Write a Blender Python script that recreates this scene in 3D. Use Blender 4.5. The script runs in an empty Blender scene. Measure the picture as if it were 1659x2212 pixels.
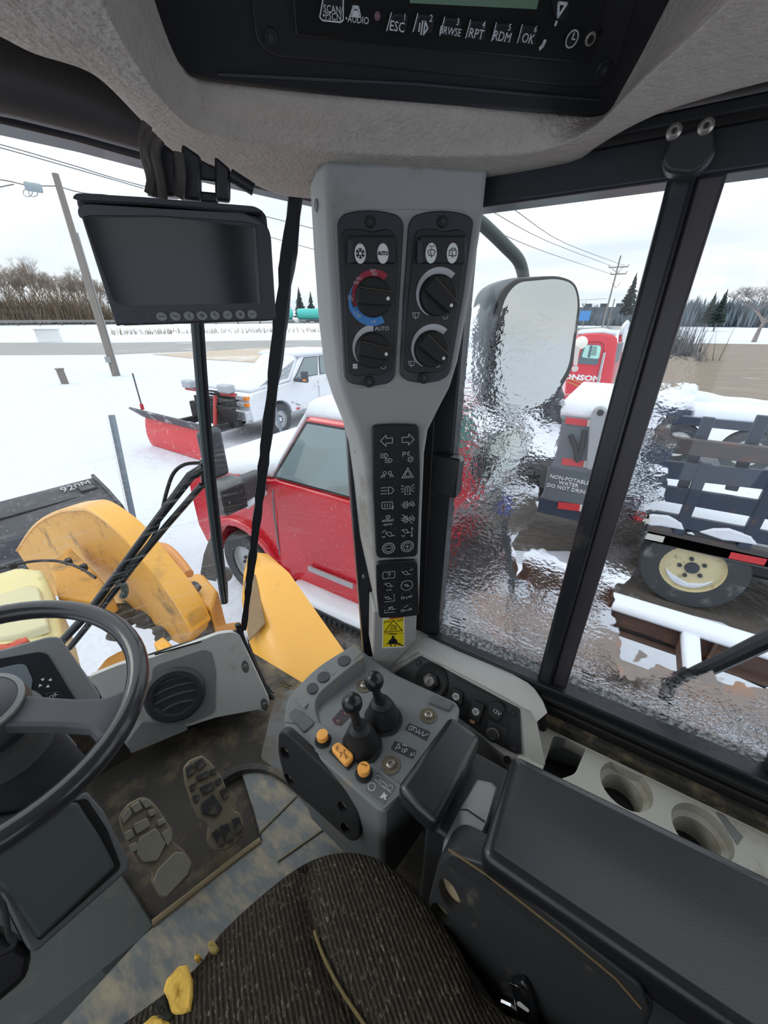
import bpy, bmesh, math, random
from mathutils import Vector as V, Matrix
random.seed(7)
PI = math.pi
# ------------------------------------------------------------------ camera, sky, sun, exposure
IW, IH, FPX = 1659.0, 2212.0, 830.0
PITCH, YAW = math.radians(27.0), math.radians(58.0)     # cab forward is +Y, cab right is +X
CAM = V((0, 0, 1.25))                                   # eye height above the cab floor (z = 0)
GZ = -1.75                                              # snowy ground outside
_fh = V((math.sin(YAW), math.cos(YAW), 0))
_rt = V((math.cos(YAW), -math.sin(YAW), 0))
_fw = _fh * math.cos(PITCH) - V((0, 0, 1)) * math.sin(PITCH)
_up = _fh * math.sin(PITCH) + V((0, 0, 1)) * math.cos(PITCH)
scene = bpy.context.scene
COL = scene.collection
cd = bpy.data.cameras.new('camera')
cam = bpy.data.objects.new('camera', cd)
COL.objects.link(cam)
cd.sensor_fit = 'VERTICAL'
cd.sensor_height = 24.0
cd.sensor_width = 18.0
cd.lens = 24.0 * FPX / IH
cd.clip_start = 0.02
cd.clip_end = 2000
cam.matrix_world = Matrix(((_rt.x, _up.x, -_fw.x, CAM.x), (_rt.y, _up.y, -_fw.y, CAM.y), (_rt.z, _up.z, -_fw.z, CAM.z), (0, 0, 0, 1)))
scene.camera = cam
scene.view_settings.view_transform = 'Standard'
scene.view_settings.look = 'None'
scene.view_settings.gamma = 1.0
scene.view_settings.exposure = 0.26
scene.view_settings.use_curve_mapping = False
SKY = 1.0
w = bpy.data.worlds.new('overcast_sky')
scene.world = w
w.use_nodes = True
nt = w.node_tree
for n in list(nt.nodes): nt.nodes.remove(n)
N = nt.nodes.new; L = nt.links.new
out = N('ShaderNodeOutputWorld'); bg = N('ShaderNodeBackground'); L(bg.outputs[0], out.inputs[0])
tc = N('ShaderNodeTexCoord'); sep = N('ShaderNodeSeparateXYZ'); L(tc.outputs['Generated'], sep.inputs[0])
zz = N('ShaderNodeMath'); zz.operation = 'MAXIMUM'; L(sep.outputs[2], zz.inputs[0]); zz.inputs[1].default_value = 0.0
za = N('ShaderNodeMath'); za.operation = 'ADD'; L(zz.outputs[0], za.inputs[0]); za.inputs[1].default_value = 0.16
dv = N('ShaderNodeVectorMath'); dv.operation = 'DIVIDE'; L(tc.outputs['Generated'], dv.inputs[0])
cmb = N('ShaderNodeCombineXYZ')
for i in range(3): L(za.outputs[0], cmb.inputs[i])
L(cmb.outputs[0], dv.inputs[1])
mp = N('ShaderNodeMapping'); L(dv.outputs[0], mp.inputs[0]); mp.inputs['Scale'].default_value = (1.0, 0.55, 0.2); mp.inputs['Rotation'].default_value = (0, 0, 0.5)
nz = N('ShaderNodeTexNoise'); L(mp.outputs[0], nz.inputs[0]); nz.inputs['Scale'].default_value = 0.9; nz.inputs['Detail'].default_value = 5; nz.inputs['Roughness'].default_value = 0.55
rp = N('ShaderNodeValToRGB'); L(nz.outputs[0], rp.inputs[0])
rp.color_ramp.elements[0].position = 0.34; rp.color_ramp.elements[0].color = (0.74, 0.82, 0.91, 1)
rp.color_ramp.elements[1].position = 0.60; rp.color_ramp.elements[1].color = (0.97, 0.98, 1.0, 1)
lum = N('ShaderNodeMath'); lum.operation = 'MULTIPLY_ADD'; L(zz.outputs[0], lum.inputs[0]); lum.inputs[1].default_value = 0.55; lum.inputs[2].default_value = 0.95
ml = N('ShaderNodeMath'); ml.operation = 'MULTIPLY'; L(lum.outputs[0], ml.inputs[0]); ml.inputs[1].default_value = SKY
L(rp.outputs[0], bg.inputs[0]); L(ml.outputs[0], bg.inputs[1])
sd = bpy.data.lights.new('veiled_sun', 'SUN'); sd.energy = 0.6; sd.angle = math.radians(25); sd.color = (1, 0.97, 0.92)
so = bpy.data.objects.new('veiled_sun', sd); COL.objects.link(so)
so.rotation_euler = (math.radians(52), 0, math.radians(205))   # high, ahead and a little to the left, behind thin cloud
so.location = (0, 0, 6)

# ------------------------------------------------------------------ projection helpers (real points on real planes)
def ray(px, py): return _fw + _rt * ((px - IW / 2) / FPX) - _up * ((py - IH / 2) / FPX)
def A(px, py, axis, val):
    d = ray(px, py); i = 'xyz'.index(axis)
    return CAM + d * ((val - CAM[i]) / d[i])
def Z(px, py, z): return A(px, py, 'z', z)
class Frame:
    """a plane with its own axes: u to the viewer's right, v up, n toward the viewer"""
    def __init__(s, o, n, up=(0, 0, 1)):
        s.o = V(o); s.n = V(n).normalized(); s.u = V(up).cross(s.n).normalized(); s.v = s.n.cross(s.u).normalized()
    def at(s, a, b, h=0.0): return s.o + s.u * a + s.v * b + s.n * h
    def px(s, x, y, h=0.0):
        d = ray(x, y); o = s.o + s.n * h
        return CAM + d * ((o - CAM).dot(s.n) / d.dot(s.n))
    def uv(s, x, y, h=0.0):
        p = s.px(x, y, h) - s.o
        return (p.dot(s.u), p.dot(s.v))
    def pp(s, pts, h=0.0): return [s.uv(x, y, h) for x, y in pts]
    def r(s, x, y, rp, h=0.0):
        a = s.px(x, y, h); b = s.px(x + rp, y, h); c = s.px(x, y + rp, h)
        return ((a - b).length + (a - c).length) / 2

# ------------------------------------------------------------------ materials
def lin(c):
    f = lambda v: (v / 12.92 if v <= 0.04045 else ((v + 0.055) / 1.055) ** 2.4)
    return tuple(f(x / 255.0) for x in c) + (1.0,)
MATS = {}
def M(name, rgb, rough=0.5, metal=0.0, var=0.08, vs=12.0, bump=0.0, bs=300.0, spec=0.5, coat=0.0, dirt=None, emit=None, alpha=None, bd=0.002, trans=0.0, stretch=None):
    if name in MATS: return MATS[name]
    m = bpy.data.materials.new(name); m.use_nodes = True
    t = m.node_tree; b = t.nodes['Principled BSDF']; N = t.nodes.new; L = t.links.new
    b.inputs['Roughness'].default_value = rough; b.inputs['Metallic'].default_value = metal
    b.inputs['Specular IOR Level'].default_value = spec; b.inputs['Coat Weight'].default_value = coat
    b.inputs['Coat Roughness'].default_value = 0.1
    if trans: b.inputs['Transmission Weight'].default_value = trans
    tc = N('ShaderNodeTexCoord'); src = tc.outputs['Object']
    if stretch:
        mp = N('ShaderNodeMapping'); mp.inputs['Scale'].default_value = stretch; L(src, mp.inputs[0]); src = mp.outputs[0]
    nz = N('ShaderNodeTexNoise'); nz.inputs['Scale'].default_value = vs; nz.inputs['Detail'].default_value = 4; L(src, nz.inputs['Vector'])
    mx = N('ShaderNodeMix'); mx.data_type = 'RGBA'; c = lin(rgb)
    mx.inputs['A'].default_value = tuple(x * (1 - var) for x in c[:3]) + (1,)
    mx.inputs['B'].default_value = tuple(min(1, x * (1 + var)) for x in c[:3]) + (1,)
    L(nz.outputs[0], mx.inputs['Factor']); col = mx.outputs['Result']
    if dirt:
        drgb, amt, dsc = dirt
        n2 = N('ShaderNodeTexNoise'); n2.inputs['Scale'].default_value = dsc; n2.inputs['Detail'].default_value = 7; n2.inputs['Roughness'].default_value = 0.65; L(src, n2.inputs['Vector'])
        r = N('ShaderNodeMapRange'); r.inputs['From Min'].default_value = 0.62 - amt * 0.4; r.inputs['From Max'].default_value = 0.80 - amt * 0.3; L(n2.outputs[0], r.inputs[0])
        m2 = N('ShaderNodeMix'); m2.data_type = 'RGBA'; L(r.outputs[0], m2.inputs['Factor']); L(col, m2.inputs['A']); m2.inputs['B'].default_value = lin(drgb); col = m2.outputs['Result']
        r3 = N('ShaderNodeMapRange'); r3.inputs['To Min'].default_value = rough; r3.inputs['To Max'].default_value = 0.85; L(r.outputs[0], r3.inputs[0]); L(r3.outputs[0], b.inputs['Roughness'])
    L(col, b.inputs['Base Color'])
    if bump:
        n3 = N('ShaderNodeTexNoise'); n3.inputs['Scale'].default_value = bs; n3.inputs['Detail'].default_value = 3; L(src, n3.inputs['Vector'])
        bp = N('ShaderNodeBump'); bp.inputs['Strength'].default_value = bump; bp.inputs['Distance'].default_value = bd; L(n3.outputs[0], bp.inputs['Height']); L(bp.outputs[0], b.inputs['Normal'])
    if emit:
        b.inputs['Emission Color'].default_value = lin(rgb); b.inputs['Emission Strength'].default_value = emit
    MATS[name] = m
    return m

# ------------------------------------------------------------------ object helpers
def wloc(o):
    p = V((0, 0, 0))
    while o is not None:
        p = p + o.location; o = o.parent
    return p
def tag(o, label=None, cat=None, group=None, kind=None):
    if label: o['label'] = label
    if cat: o['category'] = cat
    if group: o['group'] = group
    if kind: o['kind'] = kind
    return o
def thing(name, label, cat, loc=(0, 0, 0), group=None, kind=None):
    o = bpy.data.objects.new(name, None); COL.objects.link(o); o.location = V(loc); o.empty_display_size = 0.05
    return tag(o, label, cat, group, kind)
def ob(name, verts, faces, mat, parent=None, smooth=35.0, bevel=0.0, seg=2, sub=0, solid=0.0):
    vs = [V(v) for v in verts]
    lo = V([min(v[i] for v in vs) for i in range(3)]); hi = V([max(v[i] for v in vs) for i in range(3)])
    c = (lo + hi) / 2
    if parent is None: c.z = lo.z
    me = bpy.data.meshes.new(name)
    me.from_pydata([v - c for v in vs], [], faces)
    bm = bmesh.new(); bm.from_mesh(me); bmesh.ops.recalc_face_normals(bm, faces=bm.faces); bm.to_mesh(me); bm.free()
    if smooth:
        me.shade_smooth()
        me.set_sharp_from_angle(angle=math.radians(smooth))
    if mat is not None: me.materials.append(mat)
    o = bpy.data.objects.new(name, me); COL.objects.link(o)
    if parent is not None: o.parent = parent
    o.location = c - (wloc(parent) if parent is not None else V((0, 0, 0)))
    if solid:
        s = o.modifiers.new('thick', 'SOLIDIFY'); s.thickness = solid; s.offset = 0
    if bevel:
        b = o.modifiers.new('edge', 'BEVEL'); b.width = bevel; b.segments = seg; b.limit_method = 'ANGLE'; b.angle_limit = math.radians(38); b.harden_normals = False
    if sub:
        s = o.modifiers.new('soft', 'SUBSURF'); s.levels = sub; s.render_levels = sub
    return o
class MB:
    """collects pieces of ONE part"""
    def __init__(s): s.v = []; s.f = []
    def add(s, vs, fs):
        k = len(s.v); s.v += [V(v) for v in vs]; s.f += [[i + k for i in f] for f in fs]; return s
    def build(s, name, mat, parent=None, **k): return ob(name, s.v, s.f, mat, parent, **k)
def loft(rings, cap=True, close=True):
    n = len(rings[0]); vs = [p for r in rings for p in r]; fs = []
    for i in range(len(rings) - 1):
        for j in range(n if close else n - 1):
            k = (j + 1) % n
            fs.append([i * n + j, i * n + k, (i + 1) * n + k, (i + 1) * n + j])
    if cap: fs += [list(range(n))[::-1], [(len(rings) - 1) * n + j for j in range(n)]]
    return vs, fs
def prism(pts, vec):
    vec = V(vec); return loft([[V(p) for p in pts], [V(p) + vec for p in pts]])
def boxg(c, s, rz=0.0, rx=0.0, ry=0.0):
    R = Matrix.Rotation(rz, 3, 'Z') @ Matrix.Rotation(ry, 3, 'Y') @ Matrix.Rotation(rx, 3, 'X'); c = V(c); h = V(s) / 2
    q = [(-1, -1), (1, -1), (1, 1), (-1, 1)]
    return loft([[c + R @ V((a * h.x, b * h.y, z * h.z)) for a, b in q] for z in (-1, 1)])
def box(name, c, s, mat, parent=None, bevel=0.0, rz=0.0, rx=0.0, ry=0.0, **k):
    v, f = boxg(c, s, rz, rx, ry); return ob(name, v, f, mat, parent, bevel=bevel, **k)
def cat_rom(pts, n=6, closed=False):
    P = [V(p) for p in pts]; out = []; m = len(P)
    for i in range(m if closed else m - 1):
        p0 = P[(i - 1) % m] if closed or i > 0 else P[i]; p1 = P[i]; p2 = P[(i + 1) % m]; p3 = P[(i + 2) % m] if closed or i + 2 < m else P[(i + 1) % m]
        for k in range(n):
            t = k / n
            out.append(0.5 * ((2 * p1) + (p2 - p0) * t + (2 * p0 - 5 * p1 + 4 * p2 - p3) * t * t + (3 * p1 - p0 - 3 * p2 + p3) * t ** 3))
    if not closed: out.append(P[-1])
    return out
def tubeg(pts, r, sides=10, smooth=0, closed=False, flat=None):
    P = cat_rom(pts, smooth, closed) if smooth else [V(p) for p in pts]
    n = len(P); rs = r if isinstance(r, (list, tuple)) else [r] * n
    if len(rs) != n: rs = [rs[min(len(rs) - 1, int(i * len(rs) / n))] for i in range(n)]
    rings = []; prev = None
    for i in range(n):
        a = P[(i - 1) % n] if closed or i > 0 else P[i]; b = P[(i + 1) % n] if closed or i < n - 1 else P[i]
        d = (b - a).normalized()
        if prev is None:
            x = d.cross(V((0, 0, 1)))
            if x.length < 0.1: x = d.cross(V((1, 0, 0)))
        else: x = prev - d * prev.dot(d)
        x.normalize(); prev = x; y = d.cross(x)
        rings.append([P[i] + (x * math.cos(2 * PI * k / sides) + y * math.sin(2 * PI * k / sides) * (flat or 1)) * rs[i] for k in range(sides)])
    if closed:
        vs = [p for q in rings for p in q]; fs = []
        for i in range(n):
            for j in range(sides):
                k = (j + 1) % sides; i2 = (i + 1) % n
                fs.append([i * sides + j, i * sides + k, i2 * sides + k, i2 * sides + j])
        return vs, fs
    return loft(rings)
def tube(name, pts, r, mat, parent=None, sides=10, smooth=0, closed=False, flat=None, **k):
    v, f = tubeg(pts, r, sides, smooth, closed, flat); return ob(name, v, f, mat, parent, **k)
def latheg(prof, o, axis, seg=24, ex=1.0):
    o = V(o); d = V(axis).normalized(); x = d.cross(V((0, 0, 1)))
    if x.length < 0.1: x = d.cross(V((0, 1, 0)))
    x.normalize(); y = d.cross(x)
    return loft([[o + d * h + (x * math.cos(2 * PI * k / seg) + y * ex * math.sin(2 * PI * k / seg)) * max(r, 1e-5) for k in range(seg)] for r, h in prof])
def lathe(name, prof, o, axis, mat, parent=None, seg=24, ex=1.0, **k):
    v, f = latheg(prof, o, axis, seg, ex); return ob(name, v, f, mat, parent, **k)
def rnd(pts, r, n=5):
    """round the corners of a 2D polygon"""
    out = []; m = len(pts)
    for i in range(m):
        p = V((*pts[i], 0)); a = V((*pts[i - 1], 0)); b = V((*pts[(i + 1) % m], 0))
        rr = r[i] if isinstance(r, (list, tuple)) else r
        da = (a - p); db = (b - p); la, lb = da.length, db.length
        if la < 1e-9 or lb < 1e-9 or rr <= 0: out.append((p.x, p.y)); continue
        t = min(rr, la * 0.49, lb * 0.49); s = p + da / la * t; e = p + db / lb * t
        for k in range(n + 1):
            q = k / n; c = s * (1 - q) ** 2 + p * 2 * q * (1 - q) + e * q * q
            out.append((c.x, c.y))
    return out
def ell(c, rx, ry=None, n=28, a0=0.0, a1=2 * PI):
    ry = ry or rx
    return [(c[0] + rx * math.cos(a0 + (a1 - a0) * k / n), c[1] + ry * math.sin(a0 + (a1 - a0) * k / n)) for k in range(n)]
def slab(name, F, uv, h0, h1, mat, parent=None, bevel=0.0, **k):
    """a plate on plane F: 2D outline uv, from height h0 to h1 above the plane"""
    v, f = loft([[F.at(a, b, h0) for a, b in uv], [F.at(a, b, h1) for a, b in uv]])
    return ob(name, v, f, mat, parent, bevel=bevel, **k)
def sector(c, r0, r1, a0, a1, n=24, taper=1.0):
    """ring sector in degrees; taper < 1 makes it thinner toward a1"""
    o, i = [], []
    for k in range(n + 1):
        t = k / n; a = math.radians(a0 + (a1 - a0) * t); ri = r0
        ro = r0 + (r1 - r0) * (1 - (1 - taper) * t)
        o.append((c[0] + ro * math.cos(a), c[1] + ro * math.sin(a))); i.append((c[0] + ri * math.cos(a), c[1] + ri * math.sin(a)))
    return o, i
def sector_slab(name, F, c, r0, r1, a0, a1, h0, h1, mat, parent=None, taper=1.0):
    o, i = sector(c, r0, r1, a0, a1, 24, taper); mb = MB()
    rings = [[F.at(*o[k], h0), F.at(*o[k], h1), F.at(*i[k], h1), F.at(*i[k], h0)] for k in range(len(o))]
    v, f = loft(rings); mb.add(v, f); return mb.build(name, mat, parent)
def strokes(name, F, lines, wd, mat, parent=None, h=0.0, t=0.0004):
    """printed line work: flat ribbons lying on plane F"""
    mb = MB()
    for ln in lines:
        for a, b in zip(ln[:-1], ln[1:]):
            p = V((*a, 0)); q = V((*b, 0)); d = q - p
            if d.length < 1e-7: continue
            d.normalize(); s = V((-d.y, d.x, 0)) * wd / 2; e = d * wd * 0.3
            ps = [p - e - s, q + e - s, q + e + s, p - e + s]
            v, f = loft([[F.at(x.x, x.y, h) for x in ps], [F.at(x.x, x.y, h + t) for x in ps]]); mb.add(v, f)
    return mb.build(name, mat, parent, smooth=0)
def text(name, s, F, c, size, mat, parent=None, h=0.0, rot=0.0, sx=1.0, mirror=False, bold=0.0, t=0.0003):
    cu = bpy.data.curves.new(name, 'FONT'); cu.body = s; cu.size = size; cu.align_x = 'CENTER'; cu.align_y = 'CENTER'; cu.extrude = t; cu.offset = bold; cu.resolution_u = 2
    to = bpy.data.objects.new(name, cu); COL.objects.link(to)
    dg = bpy.context.evaluated_depsgraph_get(); me = bpy.data.meshes.new_from_object(to.evaluated_get(dg))
    vs = []
    for v in me.vertices:
        x = v.co.x * sx * (-1 if mirror else 1); y = v.co.y
        vs.append(F.at(c[0] + x * math.cos(rot) - y * math.sin(rot), c[1] + x * math.sin(rot) + y * math.cos(rot), h + v.co.z))
    fs = [list(p.vertices) for p in me.polygons]
    bpy.data.objects.remove(to); bpy.data.curves.remove(cu); bpy.data.meshes.remove(me)
    return ob(name, vs, fs, mat, parent, smooth=0)
def scribble(name, F, rows, mat, parent, h=0.0):
    """rows of print too small to read: broken dashes"""
    ls = []
    for x, y, wpx in rows:
        q = x - wpx / 2
        while q < x + wpx / 2:
            l = random.uniform(1.5, 4.5); ls.append(F.pp([(q, y + (q - x) * 0.35), (min(q + l, x + wpx / 2), y + (min(q + l, x + wpx / 2) - x) * 0.35)])); q += l + 1.3
    return strokes(name, F, ls, F.r(rows[0][0], rows[0][1], 2.2), mat, parent, h)
def circ(c, r, n=16): return [(c[0] + r * math.cos(2 * PI * k / n), c[1] + r * math.sin(2 * PI * k / n)) for k in range(n + 1)]
def grid(name, rows, mat, parent=None, **k):
    """an open sheet through rows of points"""
    n = len(rows[0]); vs = [p for r in rows for p in r]
    fs = [[i * n + j, i * n + j + 1, (i + 1) * n + j + 1, (i + 1) * n + j] for i in range(len(rows) - 1) for j in range(n - 1)]
    return ob(name, vs, fs, mat, parent, **k)
def copy_tree(o, parent=None):
    c = o.copy(); COL.objects.link(c); c.parent = parent
    for ch in list(o.children): copy_tree(ch, c)
    return c

def cut(o, cutters):
    """carve real holes: each cutter is (verts, faces) in world space"""
    tmp = []
    for i, (v, f) in enumerate(cutters):
        c = ob('cutter', v, f, None, None, smooth=0); tmp.append(c)
        m = o.modifiers.new('cut%d' % i, 'BOOLEAN'); m.operation = 'DIFFERENCE'; m.object = c; m.solver = 'EXACT'
    mods = [m for m in o.modifiers]
    bev = [m for m in mods if m.type == 'BEVEL']
    bpy.context.view_layer.update()
    dg = bpy.context.evaluated_depsgraph_get(); me = bpy.data.meshes.new_from_object(o.evaluated_get(dg))
    o.modifiers.clear(); o.data = me
    for c in tmp: bpy.data.objects.remove(c)
    me.shade_smooth(); me.set_sharp_from_angle(angle=math.radians(35))
    return o
# ------------------------------------------------------------------ palette
grey = M('grey_plastic', (160, 160, 158), 0.55, var=0.05, bump=0.15, bs=900, bd=0.0005, dirt=((120, 112, 98), 0.08, 6))
grey_lit = M('lit_grey_plastic', (190, 191, 187), 0.5, var=0.05, bump=0.15, bs=900, bd=0.0005, dirt=((134, 126, 110), 0.08, 6))  # pillar grey, lightened in colour for parts that catch the window light
grey2 = M('mid_grey_plastic', (128, 131, 132), 0.5, var=0.06, bump=0.15, bs=900, bd=0.0005, dirt=((120, 112, 98), 0.12, 9))
grey3 = M('dark_grey_plastic', (92, 95, 97), 0.5, var=0.08, bump=0.15, bs=700, bd=0.0005, dirt=((110, 102, 88), 0.10, 9))
charcoal = M('charcoal_plastic', (52, 54, 60), 0.45, var=0.1, bump=0.1, bs=900, bd=0.0004, dirt=((96, 88, 74), 0.05, 11))
black = M('black_plastic', (32, 33, 37), 0.42, var=0.12, bump=0.1, bs=800, bd=0.0004)
blackr = M('black_rubber', (24, 25, 27), 0.6, var=0.12, bump=0.2, bs=500, bd=0.0005)
vinyl = M('black_vinyl', (28, 30, 34), 0.33, var=0.1, spec=0.6, coat=0.15, bump=0.22, bs=420, bd=0.0006)
frameb = M('black_painted_metal', (34, 37, 43), 0.35, var=0.1, bump=0.06, bs=60, dirt=((80, 74, 62), 0.03, 8))
white_p = M('white_print', (232, 234, 232), 0.6, var=0.02)
icon_p = M('pale_icon_print', (205, 208, 210), 0.6, var=0.02)
red_p = M('red_print', (170, 44, 66), 0.55, var=0.04)
blue_p = M('blue_print', (70, 140, 210), 0.55, var=0.04)
steel = M('zinc_steel', (170, 165, 155), 0.35, metal=0.8, var=0.15, vs=40)
# ================================================================== CAB SHELL
D48 = V((math.sin(math.radians(48)), math.cos(math.radians(48)), 0))
felt = M('headliner_felt', (182, 173, 164), 0.95, var=0.16, vs=60, bump=0.9, bs=170, bd=0.004, spec=0.1, dirt=((140, 128, 116), 0.06, 3))
def interp(pts, n=4): return [(p.x, p.y) for p in cat_rom([V((a, b, 0)) for a, b in pts], n)]
hl_out = interp([(-260, 30), (-60, 75), (60, 125), (190, 160), (300, 262), (380, 340), (500, 382), (600, 426), (680, 437), (760, 440), (900, 440), (1000, 425), (1060, 412), (1130, 402), (1205, 385), (1252, 350), (1310, 305), (1420, 252), (1560, 212), (1720, 178), (1900, 150)])
hl_cre = interp([(150, -260), (190, -120), (225, 0), (280, 110), (335, 195), (385, 250), (440, 285), (560, 312), (700, 327), (800, 333), (900, 337), (1000, 337), (1060, 336), (1120, 333), (1180, 322), (1240, 300), (1300, 262), (1380, 180), (1480, 90), (1620, -40), (1760, -170)])
hl_pan = interp([(245, -260), (280, -120), (320, 0), (345, 60), (370, 110), (395, 145), (430, 172), (560, 190), (700, 205), (800, 214), (900, 222), (1000, 230), (1060, 236), (1120, 241), (1200, 247), (1290, 255), (1325, 250), (1350, 215), (1400, 130), (1480, -20), (1560, -170)])
_pc = CAM + ray(875, 250) * (0.585 / math.hypot(ray(875, 250).x, ray(875, 250).y))
RF = Frame(_pc, (-D48.x * 0.76, -D48.y * 0.76, -0.65))          # the overhead console face
ZH = 1.43
rows = [[] for _ in range(10)]
for (ox, oy), (cx, cy), (qx, qy) in zip(hl_out, hl_cre, hl_pan):
    o = Z(ox, oy, ZH + 0.012); c = Z(cx, cy, ZH); p = RF.px(qx, qy, 0.001)
    rows[0].append(o + V((0, 0, 0.07)) + (o - CAM).normalized() * 0.015)
    rows[1].append(o + (c - o).normalized() * -0.004 + V((0, 0, 0.01)))
    rows[2].append(o.lerp(c, 0.12) + V((0, 0, -0.006)))
    rows[3].append(o.lerp(c, 0.6) + V((0, 0, -0.003)))
    rows[4].append(c.lerp(o, 0.05))
    rows[5].append(c + V((0, 0, -0.001)))
    rows[6].append(c.lerp(p, 0.07) + V((0, 0, 0.002)))
    rows[7].append(c.lerp(p, 0.4) + V((0, 0, 0.005)))
    rows[8].append(p)
    rows[9].append(p - RF.n * 0.04 + (RF.px(900, 60) - p).normalized() * 0.025)
def _endcol(o, c, p): # carry the padded roof duct on round the cab, beyond the frame
    o, c, p = V(o), V(c), V(p)
    return [o + V((0, 0, .07)), o + V((0, 0, .01)), o.lerp(c, .12), o.lerp(c, .6), c.lerp(o, .05), c, c.lerp(p, .07), c.lerp(p, .4), p, V((p.x, p.y, 1.70))]
for q in [_endcol((.78, -.55, 1.442), (.44, -.55, 1.43), (.38, -.55, 1.52)), _endcol((.78, -.92, 1.442), (.44, -.92, 1.43), (.38, -.92, 1.52))]:
    for r_, p_ in zip(rows, q): r_.append(p_)
for q in [_endcol((-.35, .62, 1.442), (-.30, .42, 1.43), (-.28, .37, 1.52)), _endcol((-.78, .60, 1.442), (-.55, .40, 1.43), (-.50, .35, 1.52))]:
    for r_, p_ in zip(rows, q): r_.insert(0, p_)
head = grid('ceiling', rows, felt, smooth=180)
head.modifiers.new('soft', 'SUBSURF').render_levels = 2
tag(head, kind='structure')
rf = box('ceiling', (0.0, -0.03, 1.72), (1.7, 1.86, 0.04), felt); tag(rf, kind='structure')
rsk = thing('trim_3', None, None, (0.0, 0.8, 1.5), kind='structure')       # roof edge beam all round, outside the headliner
box('roof_edge', (0.82, -0.12, 1.60), (0.04, 1.64, 0.24), frameb, rsk)
box('roof_edge', (0.0, 0.86, 1.61), (1.30, 0.04, 0.22), frameb, rsk)
box('roof_edge', (0.735, 0.78, 1.61), (0.04, 0.24, 0.22), frameb, rsk, rz=math.radians(45))
box('roof_edge', (-0.735, 0.78, 1.61), (0.04, 0.24, 0.22), frameb, rsk, rz=math.radians(-45))
# the rest of the cab shell, behind and beside the camera: lower door panel, rear bulkhead, posts
wlf = thing('wall_left', None, None, (-0.78, 0.0, 0.0), kind='structure')
box('door_panel', (-0.78, 0.05, 0.20), (0.04, 1.9, 0.60), grey3, wlf, bevel=0.01)
box('door_post', (-0.78, -0.25, 1.05), (0.05, 0.09, 1.25), frameb, wlf, bevel=0.01)
box('roof_rail', (-0.78, -0.05, 1.58), (0.08, 1.7, 0.24), frameb, wlf, bevel=0.01)
wbk = thing('wall_back', None, None, (0.0, -0.92, 0.0), kind='structure')
box('bulkhead', (0.0, -0.92, 0.35), (1.60, 0.04, 0.95), grey3, wbk, bevel=0.01)
for sx in (-0.76, 0.76): box('rear_post', (sx, -0.90, 1.10), (0.10, 0.10, 1.2), frameb, wbk, bevel=0.01)
box('rear_rail', (0.0, -0.92, 1.56), (1.6, 0.08, 0.28), frameb, wbk, bevel=0.01)

# overhead console with radio
ohc = thing('overhead_console', 'black overhead console holding the radio, set in the grey felt headliner', 'console', RF.px(875, 180))
pan_uv = [RF.uv(x, y) for x, y in hl_pan]
slab('bezel', RF, pan_uv, -0.02, 0.004, black, ohc, bevel=0.006, seg=3)
inner = rnd(RF.pp([(520, -160), (553, 85), (590, 116), (1275, 186), (1318, 168), (1350, 60), (1410, -160)]), [0, .012, .012, .012, .012, .01, 0])
slab('inner_plate', RF, inner, 0.004, 0.008, black, ohc, bevel=0.002)
lip = RF.pp([(470, 150), (900, 172), (1290, 208), (1300, 214), (900, 180), (470, 157)])
slab('ridge', RF, lip, 0.004, 0.007, charcoal, ohc, bevel=0.001)
for (x, y) in [(585, 70), (1297, 142)]:
    c = RF.uv(x, y); s = slab('screw', RF, ell(c, RF.r(x, y, 17)), 0.007, 0.011, blackr, ohc, bevel=0.001)
    slab('screw_socket', RF, ell(c, RF.r(x, y, 7), n=6), 0.0108, 0.0115, charcoal, s)
rad = thing('radio', 'black car radio with preset keys one to six in the overhead console', 'radio', RF.px(980, 60))
slab('face', RF, rnd(RF.pp([(620, -150), (637, 64), (1266, 126), (1330, -150)]), 0.004), 0.006, 0.014, M('radio_black', (20, 22, 24), 0.35, var=0.1), rad, bevel=0.0015)
slab('display', RF, RF.pp([(880, -60), (880, -8), (1150, 6), (1165, -60)]), 0.0135, 0.0145, M('lcd_green', (112, 138, 118), 0.25, var=0.05), rad)
keym = M('radio_key', (30, 31, 34), 0.4, var=0.1)
H = 0.0142
for i, (x, y, t) in enumerate([(853, 34, 'ESC'), (909, 36, 'snd'), (966, 44, 'BRWSE'), (1021, 50, 'RPT'), (1076, 56, 'RDM'), (1131, 60, 'OK')]):
    k = slab('key', RF, rnd(RF.pp([(x - 12, y - 24), (x + 24, y - 20), (x + 17, y + 21), (x - 22, y + 16)]), [.012 if i == 0 else .003, .003, .003, .003]), H - 0.002, H + 0.0035, keym, rad, bevel=0.0012)
    strokes('key_edge', RF, [RF.pp([(x - 23, y + 15), (x - 13, y - 24)])], 0.0008, icon_p, k, h=H + 0.0028)
    if t == 'snd':
        u = RF.uv(x - 1, y + 6); q = 0.004
        strokes('speaker_symbol', RF, [[(u[0] - q, u[1] - q * .6), (u[0] - q, u[1] + q * .6)], [(u[0] - q * .4, u[1] - q), (u[0] - q * .4, u[1] + q)], [(u[0] + q * .2, u[1] + q), (u[0] + q, u[1]), (u[0] + q * .2, u[1] - q), (u[0] + q * .2, u[1] + q)]], 0.0012, icon_p, k, h=H + 0.0036)
    else:
        text('lettering', t, RF, RF.uv(x - 1, y + 6), 0.0088 if len(t) < 5 else 0.0068, icon_p, k, h=H + 0.0037, rot=-0.03)
    text('numeral', str(i + 1), RF, RF.uv(x + 15, y - 14), 0.006, icon_p, k, h=H + 0.0037)
k = slab('key', RF, rnd(RF.pp([(700, -40), (737, -36), (737, 30), (690, 26)]), .005), H - 0.002, H + 0.003, keym, rad, bevel=0.0012)
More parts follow.
